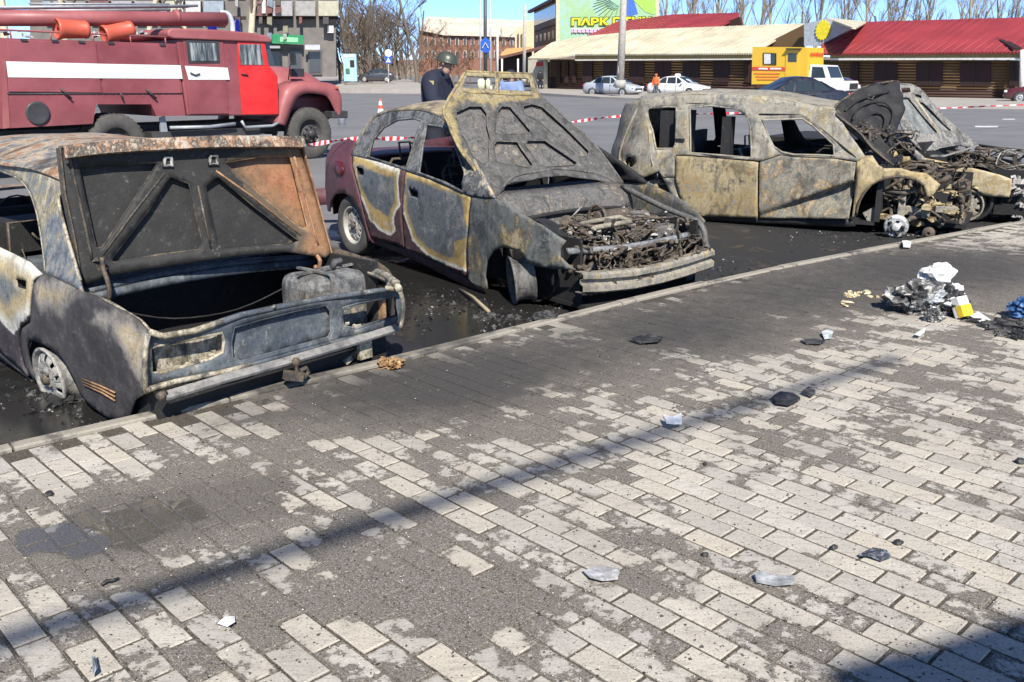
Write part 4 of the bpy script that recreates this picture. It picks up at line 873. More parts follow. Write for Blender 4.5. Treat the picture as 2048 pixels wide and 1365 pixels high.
# ================================================================== burnt tall estate car, side-on (right)
_b = G(1698, 453, ROAD + .08)
KF = Frame(_b.x, _b.y, ROAD, -29.0)
van = empty('burnt_estate_car', 'gutted tall estate car seen side-on, creased ochre doors, no glass', 'burnt car', frame=KF)
M_KB = burnt('estate_body_steel', [(.12, .125, .12), (.22, .215, .195), (.38, .34, .25), (.27, .26, .235), (.33, .26, .13), (.46, .44, .38)], soot=.22, ash=.45, seed=31, scale=1.3)
M_KD = burnt('estate_door_steel', [(.13, .125, .105), (.30, .245, .14), (.40, .33, .19), (.32, .26, .15), (.36, .25, .10), (.28, .26, .21)], soot=.28, ash=.35, seed=32, streak=.8, scale=1.2)
M_KF = burnt('estate_front_door_steel', [(.10, .105, .105), (.20, .20, .18), (.34, .29, .19), (.17, .18, .175), (.38, .26, .12), (.44, .41, .34)], soot=.25, ash=.45, seed=33, scale=1.5)
M_KW = burnt('estate_wing_steel', [(.12, .10, .06), (.36, .27, .12), (.45, .36, .2), (.28, .22, .13), (.40, .28, .12)], soot=.3, ash=.4, seed=34, scale=1.6)
def kside(u, v):
    o = 0.0
    if v > .82: o += (v - .82) * .22
    o -= .03 * max(0, 1 - ((v - .5) / .4) ** 2)
    if u < -2.3: o += .35 * ((-2.3 - u) / .6) ** 2
    if u > .3: o += .15 * ((u - .3) / .6) ** 2
    return o
KS = Surf(KF, 1, 0, kside, dent=.02, seed=7, dscale=3.5); KSm = Surf(KF, 1, 1.62, lambda u, v: -kside(u, v))
BS = [(1242, 232), (1252, 207), (1274, 202), (1295, 198), (1359, 191), (1422, 190), (1510, 193), (1566, 200), (1623, 213), (1669, 219), (1684, 243), (1698, 268), (1715, 290), (1731, 313), (1716, 323), (1669, 317), (1588, 314), (1560, 310), (1522, 323), (1506, 321), (1440, 316), (1381, 311), (1352, 310), (1352, 355), (1325, 356), (1318, 343), (1252, 371), (1240, 356), (1229, 337), (1221, 315), (1223, 302), (1233, 274), (1238, 255)]
Wq = [(1295, 222), (1300, 216), (1337, 214), (1353, 215), (1353, 245), (1351, 290), (1346, 298), (1312, 298), (1305, 262), (1297, 240)]
Wr = [(1380, 216), (1422, 212), (1466, 217), (1490, 226), (1500, 250), (1503, 300), (1502, 316), (1440, 311), (1381, 306)]
Wf = [(1525, 240), (1605, 238), (1623, 250), (1654, 277), (1667, 290), (1669, 312), (1638, 311), (1588, 310), (1564, 305), (1547, 294), (1537, 274)]
Hs = [(1261 + 10 * math.cos(i * .524), 324 + 11 * math.sin(i * .524)) for i in range(12)]
sheet('body_side', van, M_KB, KS, BS, [Wq, Wr, Wf, Hs], step=.045, thick=.02)
for w_ in (Wq, Wr, Wf): rib('window_edge', van, M_KB, Surf(KF, 1, -.006, kside), w_, .013, closed=True)
rib('speaker_panel_edge', van, M_KB, Surf(KF, 1, -.01, kside), [(1242, 357), (1248, 316), (1255, 276), (1265, 257), (1293, 246), (1299, 280), (1303, 320), (1303, 343), (1252, 369)], .012, closed=True, k=2)
rib('roof_gutter', van, M_SOOT, Surf(KF, 1, -.004, kside), [(1290, 212), (1316, 208), (1422, 207), (1465, 210), (1492, 219), (1507, 229)], .006, k=2); rib('roof_gutter', van, M_SOOT, Surf(KF, 1, -.004, kside), [(1518, 229), (1605, 230), (1625, 243), (1712, 316)], .010)
mb = MB(); c = KF.hit((1362, 250), 1, -.02); mb.box(c, (.13, .03, .33)); mb.build('loose_pillar_trim', M_KB, van, bevel=.012)
RD = [(1350, 312), (1381, 313), (1440, 318), (1506, 323), (1517, 325), (1515, 380), (1516, 437), (1386, 432), (1371, 419), (1359, 391), (1352, 361)]
sheet('rear_door', van, M_KD, Surf(KF, 1, -.012, kside, dent=.03, seed=12, dscale=3.0), RD, step=.04, thick=.018)
cr0, cr1 = KS.uv((1524, 428)), KS.uv((1709, 364))
def kfd(u, v):
    dx, dy = cr1[0] - cr0[0], cr1[1] - cr0[1]; L = math.hypot(dx, dy); s_ = ((u - cr0[0]) * dy - (v - cr0[1]) * dx) / L; t_ = ((u - cr0[0]) * dx + (v - cr0[1]) * dy) / L / L
    d = s_; amp = .10 * max(0, min(1, .25 + t_))
    k = 0.0
    e = max(0, min(1, (d + .035) / .05)); e = e * e * (3 - 2 * e); k = e * amp * max(0, 1 - max(0, d) / .24) - (1 - e) * .03 * max(0, 1 + (d + .035) / .10) * max(0, min(1, t_ + .2))
    return kside(u, v) + k
FD = [(1520, 325), (1562, 311), (1588, 315), (1669, 318), (1712, 325), (1709, 362), (1704, 400), (1698, 438), (1610, 437), (1519, 437), (1518, 380)]
fdr = sheet('front_door', van, M_KF, Surf(KF, 1, -.012, kfd, dent=.018, seed=15, dscale=4), FD, step=.022, thick=.018)
mb = MB(); mb.tube(spline([KF.hit(p, 1, -.02) for p in ((1534, 341), (1545, 336), (1556, 337), (1563, 343))], 3), .012, 6); mb.build('handle_recess', M_SOOT, fdr)
sheet('sill', van, M_SOOT, Surf(KF, 1, .03), [(1384, 428), (1516, 434), (1700, 436), (1712, 452), (1690, 455), (1516, 447), (1392, 438)], step=.08)
WG = [(1714, 322), (1731, 312), (1745, 312), (1757, 330), (1768, 337), (1802, 337), (1822, 343), (1853, 347), (1880, 370), (1868, 388), (1856, 396), (1848, 372), (1830, 360), (1800, 354), (1768, 358), (1742, 370), (1724, 392), (1715, 415), (1713, 432), (1703, 440), (1706, 420), (1711, 370)]
sheet('front_wing', van, M_KW, Surf(KF, 1, -.005, kside, dent=.05, seed=17, dscale=6), WG, step=.035, thick=.012)
rib('arch_lip', van, M_IRON, Surf(KF, 1, -.012, kside), [(1713, 430), (1716, 412), (1726, 390), (1744, 369), (1768, 358), (1800, 353), (1830, 359), (1848, 372)], .014, k=2)
sheet('rear_arch_strip', van, M_KB, KS, [(1325, 356), (1352, 356), (1357, 391), (1370, 420), (1384, 432), (1362, 420), (1345, 395), (1334, 372)], step=.05)
far_ = [KS.uv(p) for p in BS]; sheet('far_body_side', van, M_SOOT, KSm, far_, [[KS.uv(p) for p in w_] for w_ in (Wq, Wr, Wf)], px=False, step=.09, thick=.02)
sheet('far_rear_door', van, M_SOOT, KSm, [KS.uv(p) for p in RD], px=False, step=.15); sheet('far_front_door', van, M_SOOT, KSm, [KS.uv(p) for p in FD], px=False, step=.15)
sheet('far_wing', van, M_KW, KSm, [KS.uv(p) for p in WG], px=False, step=.08)
rl = [KS.pt(*KS.uv(p)) for p in [(1242, 232), (1252, 207), (1274, 202), (1295, 198), (1359, 191), (1422, 190), (1510, 193), (1566, 200), (1623, 213), (1669, 219)]]
mb = MB(); rows = []
for q in spline(rl, 3):
    rows.append([Vector((q.x + (.0 if q.x > -2.5 else -.10 * math.sin(math.pi * j / 12)), q.y + (1.62 - 2 * q.y) * j / 12, q.z + .045 * math.sin(math.pi * j / 12) + .02 * noise.noise(Vector((q.x * 3, j * .5, 8))))) for j in range(13)])
mb.grid(rows[6:]); mb.build('roof', M_KB, van, solid=.012)
mb = MB(); rows = []
for (x_, z_) in ((-2.62, 1.30), (-2.72, 1.1), (-2.80, .9), (-2.84, .75), (-2.84, .5), (-2.78, .3)): rows.append([Vector((x_ - .08 * math.sin(math.pi * j / 10), .18 + 1.26 * j / 10, z_)) for j in range(11)])
g2 = MB(); g2.grid(rows); g2.build('tailgate', M_KB, van, solid=.015)
mb = MB(); mb.bx(-2.7, .25, .06, 1.56, .10, .14); mb.bx(.24, .3, .06, 1.56, .14, .76); mb.bx(-2.2, -2.14, .3, 1.5, .2, 1.0); mb.bx(-.1, .2, .1, 1.5, .6, .78); mb.bx(-1.55, -1.45, .15, .35, .2, 1.22); mb.bx(-1.62, -1.5, .75, 1.5, .2, .80); mb.bx(-.95, -.85, .2, .65, .2, .78); mb.bx(-.95, -.85, .95, 1.45, .2, .78); mb.bx(-2.3, -1.98, .12, .5, .3, 1.28); mb.bx(-1.45, -.2, 1.46, 1.5, .2, .80); mb.build('floor_pan', M_SOOT, van)
junk('seat_remains', van, M_IRON, (-1.7, -.3, .3, 1.4, .3, .82), 40, 41, r=(.008, .014), kink=.2)
mb = MB(); mb.strip([KF.hit((1477, 297), 1, .5), KF.hit((1488, 318), 1, .5)], .06, .015, (1, 0, .2)); mb.tube([KF.hit((1490, 290), 1, .4), KF.hit((1490, 272), 1, .4), KF.hit((1498, 270), 1, .4), KF.hit((1499, 290), 1, .4)], .012, 6); mb.build('seat_bracket', M_ALU, van)
mb = MB(); P = [KF.hit(p, 1, .0) for p in ((1252, 370), (1285, 352), (1318, 342))]; mb.strip(P, .05, .015, (0, -1, .4)); mb.build('rear_bumper_iron', M_SOOT, van)
chunks('arch_debris', van, M_KB, [KF.hit(p, 1, .12) for p in ((1300, 375), (1320, 372), (1330, 390), (1310, 365))], .03, .08, 26, 42, spread=.05)
# bonnet thrown up
p0, p1, p2 = KF.hit((1786, 331), 1, .12), KF.hit((1669, 218), 1, .14), KF.hit((1797, 168), 1, 1.35)
KP = PSurf(KF, p0, p1, p2, dent=.07, seed=21, dscale=5)
if KP.N.x < 0: KP.N = -KP.N
bn = [(1669, 218), (1691, 195), (1729, 174), (1783, 165), (1797, 168), (1802, 190), (1805, 214), (1803, 238), (1794, 268), (1784, 300), (1786, 331), (1770, 318), (1745, 296), (1722, 272), (1700, 255), (1683, 241)]
kb = sheet('bonnet', van, M_SOOT, KP, bn, step=.05, thick=.02)
rib('bonnet_edge', kb, M_IRON, KP, [(1786, 331), (1745, 296), (1722, 272), (1700, 255), (1683, 241), (1669, 218), (1691, 195), (1729, 174), (1783, 165), (1797, 168)], .014, k=2)
off = PSurf(KF, p0 + KP.N * .04, p1 + KP.N * .04, p2 + KP.N * .04); off.N = KP.N
for L_ in ([(1690, 222), (1712, 204), (1742, 192), (1778, 184)], [(1706, 240), (1716, 218), (1740, 206), (1770, 206), (1786, 226), (1780, 256)], [(1722, 252), (1736, 232), (1756, 226), (1770, 238), (1766, 262)]): rib('bonnet_pressing', kb, M_SOOT, off, L_, .014, k=3)
rib('bonnet_latch', kb, M_IRON, off, [(1734, 196), (1738, 190), (1748, 193), (1744, 199)], .008, closed=True); chunks('bonnet_rags', kb, M_IRON, [off.pt(*off.uv(p)) for p in ((1730, 262), (1745, 256), (1760, 266), (1770, 258), (1720, 245), (1750, 270))], .015, .05, 46, 48, spread=.05)
junk('insulation_rags', kb, M_IRON, (p0.x - .35, p0.x + .15, .2, 1.0, .85, 1.1), 24, 43, r=(.006, .02), kink=.12)
rib('windscreen_pillar', van, M_IRON, Surf(KF, 1, .15), [(1672, 222), (1700, 258), (1735, 285), (1772, 322)], .03)
# engine bay and front end
mb = MB(); mb.bx(.3, 1.15, .30, 1.4, .10, .14); mb.bx(.3, .95, .55, .58, .14, .60); mb.bx(.3, 1.1, 1.4, 1.44, .14, .6); mb.build('engine_bay_tub', M_SOOT, van)
junk('engine_remains', van, M_IRON, (.25, 1.1, .12, 1.3, .12, .72), 110, 44, r=(.01, .03), kink=.18)
mb = MB(); mb.box((.5, .16, .30), (.07, .05, .34)); mb.box((.62, .22, .26), (.34, .03, .10), Matrix.Rotation(.15, 3, 'Y')); mb.box((.95, .16, .31), (.22, .05, .07)); mb.box((.22, .12, .20), (.16, .03, .16), Matrix.Rotation(-.6, 3, 'Y')); mb.build('suspension_leg', M_KB, van, bevel=.008)
wh = KF.hit((1793, 446), 1, -.05)
mb = MB(); mb.lathe([(.0, -.05), (.03, -.055), (.045, -.04), (.05, -.02), (.10, -.035), (.122, -.03), (.128, .0), (.12, .05), (.09, .06)], 20, Matrix.Translation((wh.x, -.06, .125)) @ Matrix.Rotation(R(14), 4, 'X')); alloy = mb.build('melted_wheel', burnt('white_alloy', [(.30, .30, .3), (.55, .55, .54), (.7, .7, .69), (.4, .4, .39)], soot=.5, ash=.6, scale=4), van)
mb = MB()
for i in range(5): t_ = i * 1.257; mb.tube([(wh.x + .075 * math.cos(t_), -.108, .125 + .075 * math.sin(t_)), (wh.x + .075 * math.cos(t_), -.06, .125 + .075 * math.sin(t_))], .022, 8)
mb.build('wheel_hole', M_SOOT, alloy)
rt = KF.hit((1860, 441), 1, -.02); mb = MB(); mb.lathe([(.012, -.02), (.02, -.03), (.035, -.01), (.06, -.012), (.066, 0), (.066, .03)], 18, Matrix.Translation((rt.x, -.02, .07))); mb.build('brake_disc', M_IRON, van)
chunks('bay_debris', van, M_KW, [(.3, .2, .2), (.5, .3, .45), (.8, .25, .35), (.95, .3, .5), (.7, .3, .15), (1.0, .2, .3)], .03, .09, 70, 47, spread=.09)
chunks('front_debris', van, M_IRON, [KF.hit(p, 2, .03) for p in ((1740, 440), (1760, 448), (1820, 446), (1850, 452), (1880, 450), (1845, 400), (1835, 385))], .02, .08, 90, 45, spread=.10)
chunks('alloy_drips', van, M_ALU, [KF.hit(p, 2, .01) for p in ((1815, 458), (1870, 468), (1900, 462), (1920, 468), (1830, 470))], .012, .035, 60, 46, spread=.12, zfix=.008)
# ================================================================== fourth burnt car, right edge
_w = G(1926, 444, ROAD)
CF = Frame(_w.x, _w.y, ROAD, -38.0)
car4 = empty('burnt_hatchback_car', 'burnt car at the right edge with pale ochre wing and open bonnet', 'burnt car', frame=CF)
M_CW = burnt('pale_wing_steel', [(.32, .25, .13), (.46, .37, .21), (.54, .47, .32), (.42, .30, .13), (.5, .44, .32)], soot=.12, ash=.35, seed=51, scale=1.6)
M_CH = burnt('fourth_bonnet_steel', [(.05, .05, .052), (.16, .16, .16), (.32, .30, .26), (.10, .10, .105), (.42, .38, .3)], soot=.3, ash=.4, seed=52, scale=1.6)
cs = lambda u, v: (.10 * max(0, u) ** 2 + (max(0, v - .8) * .3) - .03 * max(0, 1 - ((v - .5) / .4) ** 2))
CS = Surf(CF, 1, 0, cs, dent=.012, seed=3); CSm = Surf(CF, 1, 1.58, lambda u, v: -cs(u, v))
CWp = [(1838, 314), (1870, 320), (1912, 329), (1960, 340), (2000, 350), (2024, 359), (2023, 378), (2019, 395), (1990, 394), (1963, 391), (1948, 376), (1928, 366), (1904, 365), (1884, 370), (1868, 360), (1852, 345)]
sheet('front_wing', car4, M_CW, CS, CWp, step=.035, thick=.012)
sheet('far_wing', car4, M_IRON, CSm, [CS.uv(p) for p in CWp], px=False, step=.08)
sheet('scuttle_side', car4, M_CH, CS, [(1795, 262), (1800, 262), (1822, 290), (1846, 312), (1862, 340), (1840, 330), (1828, 318), (1812, 290)], step=.05, thick=.02)
c0, c1, c2 = CF.hit((1852, 307), 1, .12), CF.hit((1955, 291), 1, 1.42), CF.hit((1815, 170), 1, .62)
CP_ = PSurf(CF, c0, c1, c2, dent=.012, seed=5, dscale=4)
if CP_.N.z < 0: CP_.N = -CP_.N
cb = [(1797, 168), (1822, 170), (1838, 178), (1846, 186), (1866, 208), (1890, 236), (1912, 256), (1938, 276), (1955, 290), (1945, 295), (1915, 290), (1880, 296), (1852, 308), (1830, 290), (1806, 262), (1797, 235)]
k1 = [(1801, 178), (1820, 176), (1822, 184), (1803, 188)]; k2 = [(1828, 188), (1842, 192), (1842, 198), (1832, 196)]
k3 = [(1804, 196), (1818, 196), (1850, 236), (1876, 266), (1838, 268), (1820, 244), (1804, 226)]; k4 = [(1834, 204), (1846, 206), (1880, 240), (1904, 262), (1884, 262), (1862, 238)]
cbo = sheet('bonnet', car4, M_CH, CP_, cb, [k1, k2, k3, k4], step=.045, thick=.012)
cs2 = PSurf(CF, c0 - CP_.N * .03, c1 - CP_.N * .03, c2 - CP_.N * .03); cs2.N = CP_.N
sheet('bonnet_skin', cbo, burnt('grey_green_steel', [(.12, .135, .13), (.2, .215, .205), (.28, .28, .26)], soot=.2, ash=.4, seed=53), cs2, [(1800, 192), (1846, 190), (1912, 258), (1950, 290), (1880, 294), (1852, 305), (1806, 260)], step=.08, thick=.004)
rib('bonnet_edge', cbo, M_CH, CP_, cb, .012, closed=True); rib('bonnet_rib', cbo, M_CW, CP_, [(1830, 196), (1856, 234), (1880, 266)], .016)
mb = MB(); mb.bx(-.5, .95, .2, 1.4, .08, .12); mb.bx(-.5, .8, .22, .25, .12, .62); mb.bx(-.55, -.5, .1, 1.5, .1, .8); mb.bx(-2.6, -.55, .05, 1.52, .1, .9); mb.build('engine_bay_tub', M_SOOT, car4)
junk('engine_remains', car4, M_IRON, (-.4, .85, .25, 1.35, .45, .78), 80, 54, r=(.008, .022), kink=.16); junk('engine_wiring', car4, M_ALU, (-.3, .9, .3, 1.3, .55, .8), 24, 55, r=(.004, .012), kink=.14)
mb = MB(); P = [CF.hit(p, 1, .2) for p in ((1862, 312), (1890, 312), (1930, 300), (1956, 291))]; mb.strip(P, .06, .02); mb.build('scuttle_strip', M_ALU, car4)
mb = MB(); P = [CF.hit(p, 1, v) for p, v in (((1955, 291), 1.5), ((2000, 297), 1.5), ((2060, 303), 1.5))]; mb.tube(P, .02, 6); mb.build('far_wing_edge', M_SOOT, car4)
steel_rim(car4, 'front_wheel_rim', Matrix.Translation((0.02, .06, .20)), M_KB, M_IRON, r=.185, w=.16, holes=9)
t_ = tyre(car4, Matrix.Translation((.05, .10, .245)), r=.245, w=.15, mat=M_SOOT, rr_=.19)
mb = MB(); mb.lathe([(.0, .2), (.27, .19), (.31, .1), (.32, -.02)], 20, Matrix.Translation((.05, .14, .33))); mb.build('wheel_housing', M_SOOT, car4)
mb = MB(); mb.bx(.3, .9, .06, .1, .12, .24); mb.build('front_skirt', M_SOOT, car4)
junk('lamp_remains', car4, M_ALU, (.72, .95, .1, .5, .2, .55), 40, 56, r=(.01, .025), kink=.1); chunks('lamp_shards', car4, M_ALU, [CF.hit(p, 1, .1) for p in ((2036, 380), (2042, 410), (2040, 430), (2030, 360))], .03, .07, 40, 57, spread=.05)
mb = MB(); mb.bx(.86, .94, .15, 1.4, .22, .34); mb.bx(.8, .9, .2, 1.4, .52, .6); mb.build('cross_member', M_IRON, car4, bevel=.01)
# ================================================================== fire engine
TF = Frame(-6.98, 16.4, ROAD, 46.0)         # local x forward, y across (away), z up
truck = empty('fire_engine', 'old maroon bonneted fire engine with white stripe and bright red front door', 'fire engine', frame=TF)
def paint(name, col, rough=.5, fade=.35, dirt=.3, seed=0.0):
    t = NT(name); v = t.mapping(t.coord(), (1, 1, 1), (0, 0, 0), (seed, seed, seed))
    n1 = t.noise(v, 1.6, 4, .6); n2 = t.noise(v, 14, 4, .65); z = t.sep(t.coord())[2]
    hi = tuple(min(1, c * (1 + fade) + .02) for c in col); c = t.mix(t.step(n1, .3, .7), col, hi)
    dz = t.math('MULTIPLY', t.step(z, 1.3, .5), dirt); c = t.mix(t.math('MULTIPLY', t.math('ADD', dz, t.math('MULTIPLY', t.step(n2, .5, .75), dirt)), .6), c, (.14, .115, .095))
    t.inp(Base_Color=c, Roughness=t.math('ADD', rough, t.math('MULTIPLY', n2, .15)), Coat_Weight=.15, Coat_Roughness=.3); t.bump(n2, .06, .004)
    return t.m
M_FR = paint('faded_fire_red', (.205, .045, .052), .45, seed=1); M_FB = paint('fresh_red', (.62, .014, .012), .35, .1, .12); M_FW = paint('stripe_white', (.72, .74, .70), .5, .05, .25, 3); M_FK = paint('chassis_black', (.018, .019, .022), .55, .3, .3, 4)
M_FP = paint('pipe_and_lit_top_red', (.27, .075, .075), .5, .3, .2, 6); M_OR = paint('bucket_orange_red', (.50, .085, .045), .4, .2, .15, 5); M_GREY = plain('galvanised_grey', (.34, .36, .38), .5, .3); M_WGL = glass('vehicle_glass', (.03, .04, .045), .06)  # pink-red also paints the light falling on cab roof and bonnet
t = NT('truck_glass_painted_reflections'); v_ = t.coord(); t.inp(Base_Color=t.ramp(t.noise(t.mapping(v_, (6, 1, .8)), 2.2, 3, .6), [(.38, (.03, .035, .035)), (.5, (.14, .15, .15)), (.62, (.34, .35, .34))]), Roughness=.08); M_TGL = t.m  # pale streaks paint reflections into the glass colour
TY = lambda p, y=0.0: TF.hit(p, 1, y)
def extr(name, poly, y0, y1, mat, parent=truck, plane=None, bevel=.0, fr=TF):
    """traced outline on the side plane given real width"""
    pl = y0 if plane is None else plane
    q = [fr.hit(p, 1, pl) for p in poly]; mb = MB(); n = len(q)
    mb.add([Vector((a.x, y0, a.z)) for a in q] + [Vector((a.x, y1, a.z)) for a in q], [tuple(range(n)), tuple(range(n, 2 * n))] + [(i, (i + 1) % n, n + (i + 1) % n, n + i) for i in range(n)])
    o = mb.build(name, mat, parent)
    if bevel: m = o.modifiers.new('b', 'BEVEL'); m.width = bevel; m.segments = 3; m.limit_method = 'ANGLE'; m.angle_limit = R(35)
    return o
W_ = 2.35
body = extr('tank_body', [(-90, 70), (0, 76), (352, 88), (371, 232), (313, 233), (302, 209), (192, 209), (186, 248), (17, 257), (-90, 262)], 0, W_, M_FR)
lock = [((14, 80), (191, 86), (203, 186), (17, 184)), ((195, 87), (350, 91), (362, 187), (208, 187))]
for q in lock: extr('locker_door', q, -.022, .0, M_FR, body, plane=-.01, bevel=.008)
extr('white_stripe', [(12, 123), (203, 128), (361, 131), (365, 158), (205, 157), (16, 155)], -.030, -.024, M_FW, body, plane=-.026)
for p in ((122, 178), (143, 198)), ((293, 179), (313, 198)), ((241, 186), (246, 199)): mb = MB(); mb.tube([TY(p[0], -.05), TY(p[1], -.05)], .018, 6); mb.build('locker_latch', M_FK, body)
mb = MB(); c = TY((76, 227), -.01); mb.lathe([(.0, .0), (.15, .0), (.19, -.012), (.19, .02)], 22, Matrix.Translation(c)); mb.build('hose_port', M_FK, body)
extr('corner_post', [(3, 120), (12, 122), (20, 256), (6, 258)], -.012, .03, M_FP, body)
for x_, y_ in ((48, 79), (110, 81), (163, 83), (222, 85), (325, 89)): MB().box(TY((x_, y_ + 1), -.03), (.10, .03, .035)).build('locker_hinge', M_FK, body)
for i in range(26): p_ = (22 + i * 13.2, 190.5 + .05 * i); MB().lathe([(0, -.006), (.008, -.004), (.011, 0)], 6, Matrix.Translation(TY(p_, -.002))).build('rivet', M_FP, body)
MB().tube([TY((14, 188), -.01), TY((190, 187.5), -.01), TY((366, 187), -.01)], .012, 5).build('locker_rail', M_FK, body)
# cab
cab = extr('crew_cab', [(352, 78), (472, 80), (531, 82), (538, 130), (556, 152), (560, 232), (375, 232)], .0, W_, M_FR, bevel=.03)
extr('cab_roof', [(332, 64), (340, 57), (430, 60), (500, 66), (532, 72), (542, 80), (540, 86), (345, 78), (334, 74)], -.06, W_ + .06, M_FP, plane=0, bevel=.05)
extr('cab_front_pillar', [(531, 84), (540, 84), (553, 130), (538, 133)], .06, W_ - .06, M_WGL, plane=0)
fdq = extr('front_door', [(474, 84), (529, 85), (537, 131), (554, 153), (557, 229), (484, 230), (476, 132)], -.02, -.002, M_FB, plane=-.01, bevel=.01)
extr('door_window', [(477, 89), (521, 89), (527, 130), (481, 130)], -.03, -.022, M_TGL, fdq, plane=-.02); rib('door_handle', fdq, M_FK, Surf(TF, 1, -.04), [(483, 148), (496, 151)], .014)
rd_ = extr('crew_door', [(366, 82), (446, 83), (458, 228), (380, 229)], -.02, -.002, M_FR, plane=-.01, bevel=.01)
extr('door_window_frame', [(371, 80), (437, 82), (440, 127), (377, 127)], -.03, -.021, M_FK, rd_, plane=-.02, bevel=.006); extr('door_window', [(378, 86), (431, 87), (434, 122), (382, 122)], -.036, -.031, M_TGL, rd_, plane=-.03)
extr('white_stripe', [(369, 132), (455, 136), (459, 160), (377, 160)], -.028, -.022, M_FW, rd_, plane=-.02); rib('door_handle', rd_, M_FK, Surf(TF, 1, -.045), [(381, 146), (391, 151), (400, 148)], .014)
# bonnet: rounded loft
bp = [TY(p, .5) for p in ((537, 134), (575, 133), (605, 136), (632, 144), (648, 154), (655, 168))]
mb = MB(); rows = []
for i, q in enumerate(bp):
    h = q.z; row = []
    for j in range(13):
        t_ = j / 12; y_ = .42 + 1.5 * t_; k = abs(2 * t_ - 1); row.append(Vector((q.x, y_, h - (.42) * k ** 3.2 * (1 - .25 * i / 5))))
    rows.append(row)
mb.grid(rows); mb.build('bonnet', M_FP, truck, solid=.02)
mb = MB(); e = bp[-1]; mb.bx(TY((540, 150), .4).x, e.x, .45, 1.9, .75, e.z - .25); mb.bx(e.x - .05, e.x + .03, .55, 1.8, .75, e.z - .08); mb.build('engine_sides', M_FR, truck, bevel=.04)
# front wing: rounded arch with a flat outer skirt
fo = [(553, 247), (560, 215), (566, 196), (575, 176), (604, 164), (654, 166), (676, 173), (685, 191), (684, 227), (676, 231)]
fi = [(570, 252), (575, 240), (582, 220), (595, 195), (615, 187), (648, 191), (658, 200), (665, 213), (672, 228), (674, 231)]
mb = MB(); rows = []
SO = [TY(p, .0) for p in fo]; SI = [TY(p, .0) for p in fi]
so = spline(SO, 4); si = spline(SI, 4)
for a, b in zip(so, si): rows.append([Vector((b.x, -.01, b.z)), Vector(((a.x + b.x) / 2, -.02, (a.z + b.z) / 2)), Vector((a.x * .85 + b.x * .15, .0, a.z * .85 + b.z * .15)), Vector((a.x, .08, a.z)), Vector((a.x, .5, a.z + .01))])
mb.grid(rows); wg = mb.build('front_wing', M_FP, truck, solid=.015)
mb = MB(); P = [[Vector((q[i].x, 2.35 - q[i].y, q[i].z)) for i in range(5)] for q in rows]; mb.grid(P); mb.build('front_wing', M_FP, truck, solid=.015)
mb = MB(); c = TY((673, 176), -.02); mb.box(c, (.08, .05, .05)); mb.build('side_lamp', M_OR, wg, bevel=.01)
extr('bumper', [(664, 223), (695, 222), (695, 237), (664, 237)], -.02, W_ + .02, M_FK, plane=0, bevel=.02)
mb = MB(); mb.bx(-2.6, 4.9, .55, .75, .55, .78); mb.bx(-2.6, 4.9, 1.6, 1.8, .55, .78); mb.bx(.8, 3.0, .08, .9, .45, .68); mb.bx(-1.6, -.75, .1, 2.2, .5, .66); mb.build('chassis_frame', M_FK, truck)
mb = MB(); mb.tube([TY(p, -.02) for p in ((340, 256), (420, 254), (470, 248))], .035, 6); mb.tube([TY(p, -.02) for p in ((483, 242), (490, 255), (545, 252), (556, 246))], .03, 6); mb.bx(1.6, 3.2, -.02, .3, .5, .54); mb.build('running_board', M_GREY, truck)
extr('mud_flap', [(320, 236), (330, 232), (337, 272), (322, 272)], .1, .14, M_GREY, plane=.1)
# wheels
def truck_wheel(parent, x, y, r=.51, w=.27, side=1):
    M = Matrix.Translation((x, y, r)) @ (Matrix.Identity(4) if side > 0 else Matrix.Rotation(math.pi, 4, 'Z')); h = w / 2
    mb = MB(); prof = [(r * .52, -h * .7), (r * .56, -h * .95), (r * .75, -h), (r * .9, -h * .95), (r * .96, -h * .8), (r, -h * .7)]
    mb.lathe(prof + [(a, -b) for a, b in prof[::-1]], 40, M)
    for i in range(40):
        t_ = 2 * math.pi * i / 40
        for s_ in (-1, 1): mb.box(M @ Vector((math.cos(t_ + s_ * .03) * r, s_ * h * .35, math.sin(t_ + s_ * .03) * r)), (.03, w * .32, .035), (M.to_3x3() @ Matrix.Rotation(-t_, 3, 'Y')))
    wh = mb.build('tyre', M_TYRE, parent)
    d = MB(); d.lathe([(r * .53, -h * .85), (r * .50, -h * .7), (r * .44, -h * .2), (r * .34, -h * .25), (r * .24, -h * .75), (r * .10, -h * .8), (.0, -h * .8)], 28, M)
    for i in range(8): t_ = i * math.pi / 4; p = Vector((math.cos(t_) * r * .29, -h * .62, math.sin(t_) * r * .29)); d.tube([M @ p, M @ (p + Vector((0, -.05, 0)))], .022, 6)
    d.lathe([(.0, -h * 1.3), (.06, -h * 1.3), (.08, -h * .9), (.08, -h * .7)], 12, M)
    d.build('rim', M_FK, wh)
    e = MB()
    for i in range(6): t_ = i * math.pi / 3 + .3; p = Vector((math.cos(t_) * r * .40, -h * .3, math.sin(t_) * r * .40)); e.tube([M @ p, M @ (p + Vector((0, -.02, 0)))], .045, 8)
    return wh
fx = TY((624, 258), 0).x; rx = TY((238, 283), 0).x
truck_wheel(truck, fx, .16); truck_wheel(truck, fx, 2.2, side=-1); truck_wheel(truck, rx, .16); truck_wheel(truck, rx, .50); truck_wheel(truck, rx, 2.2, side=-1)
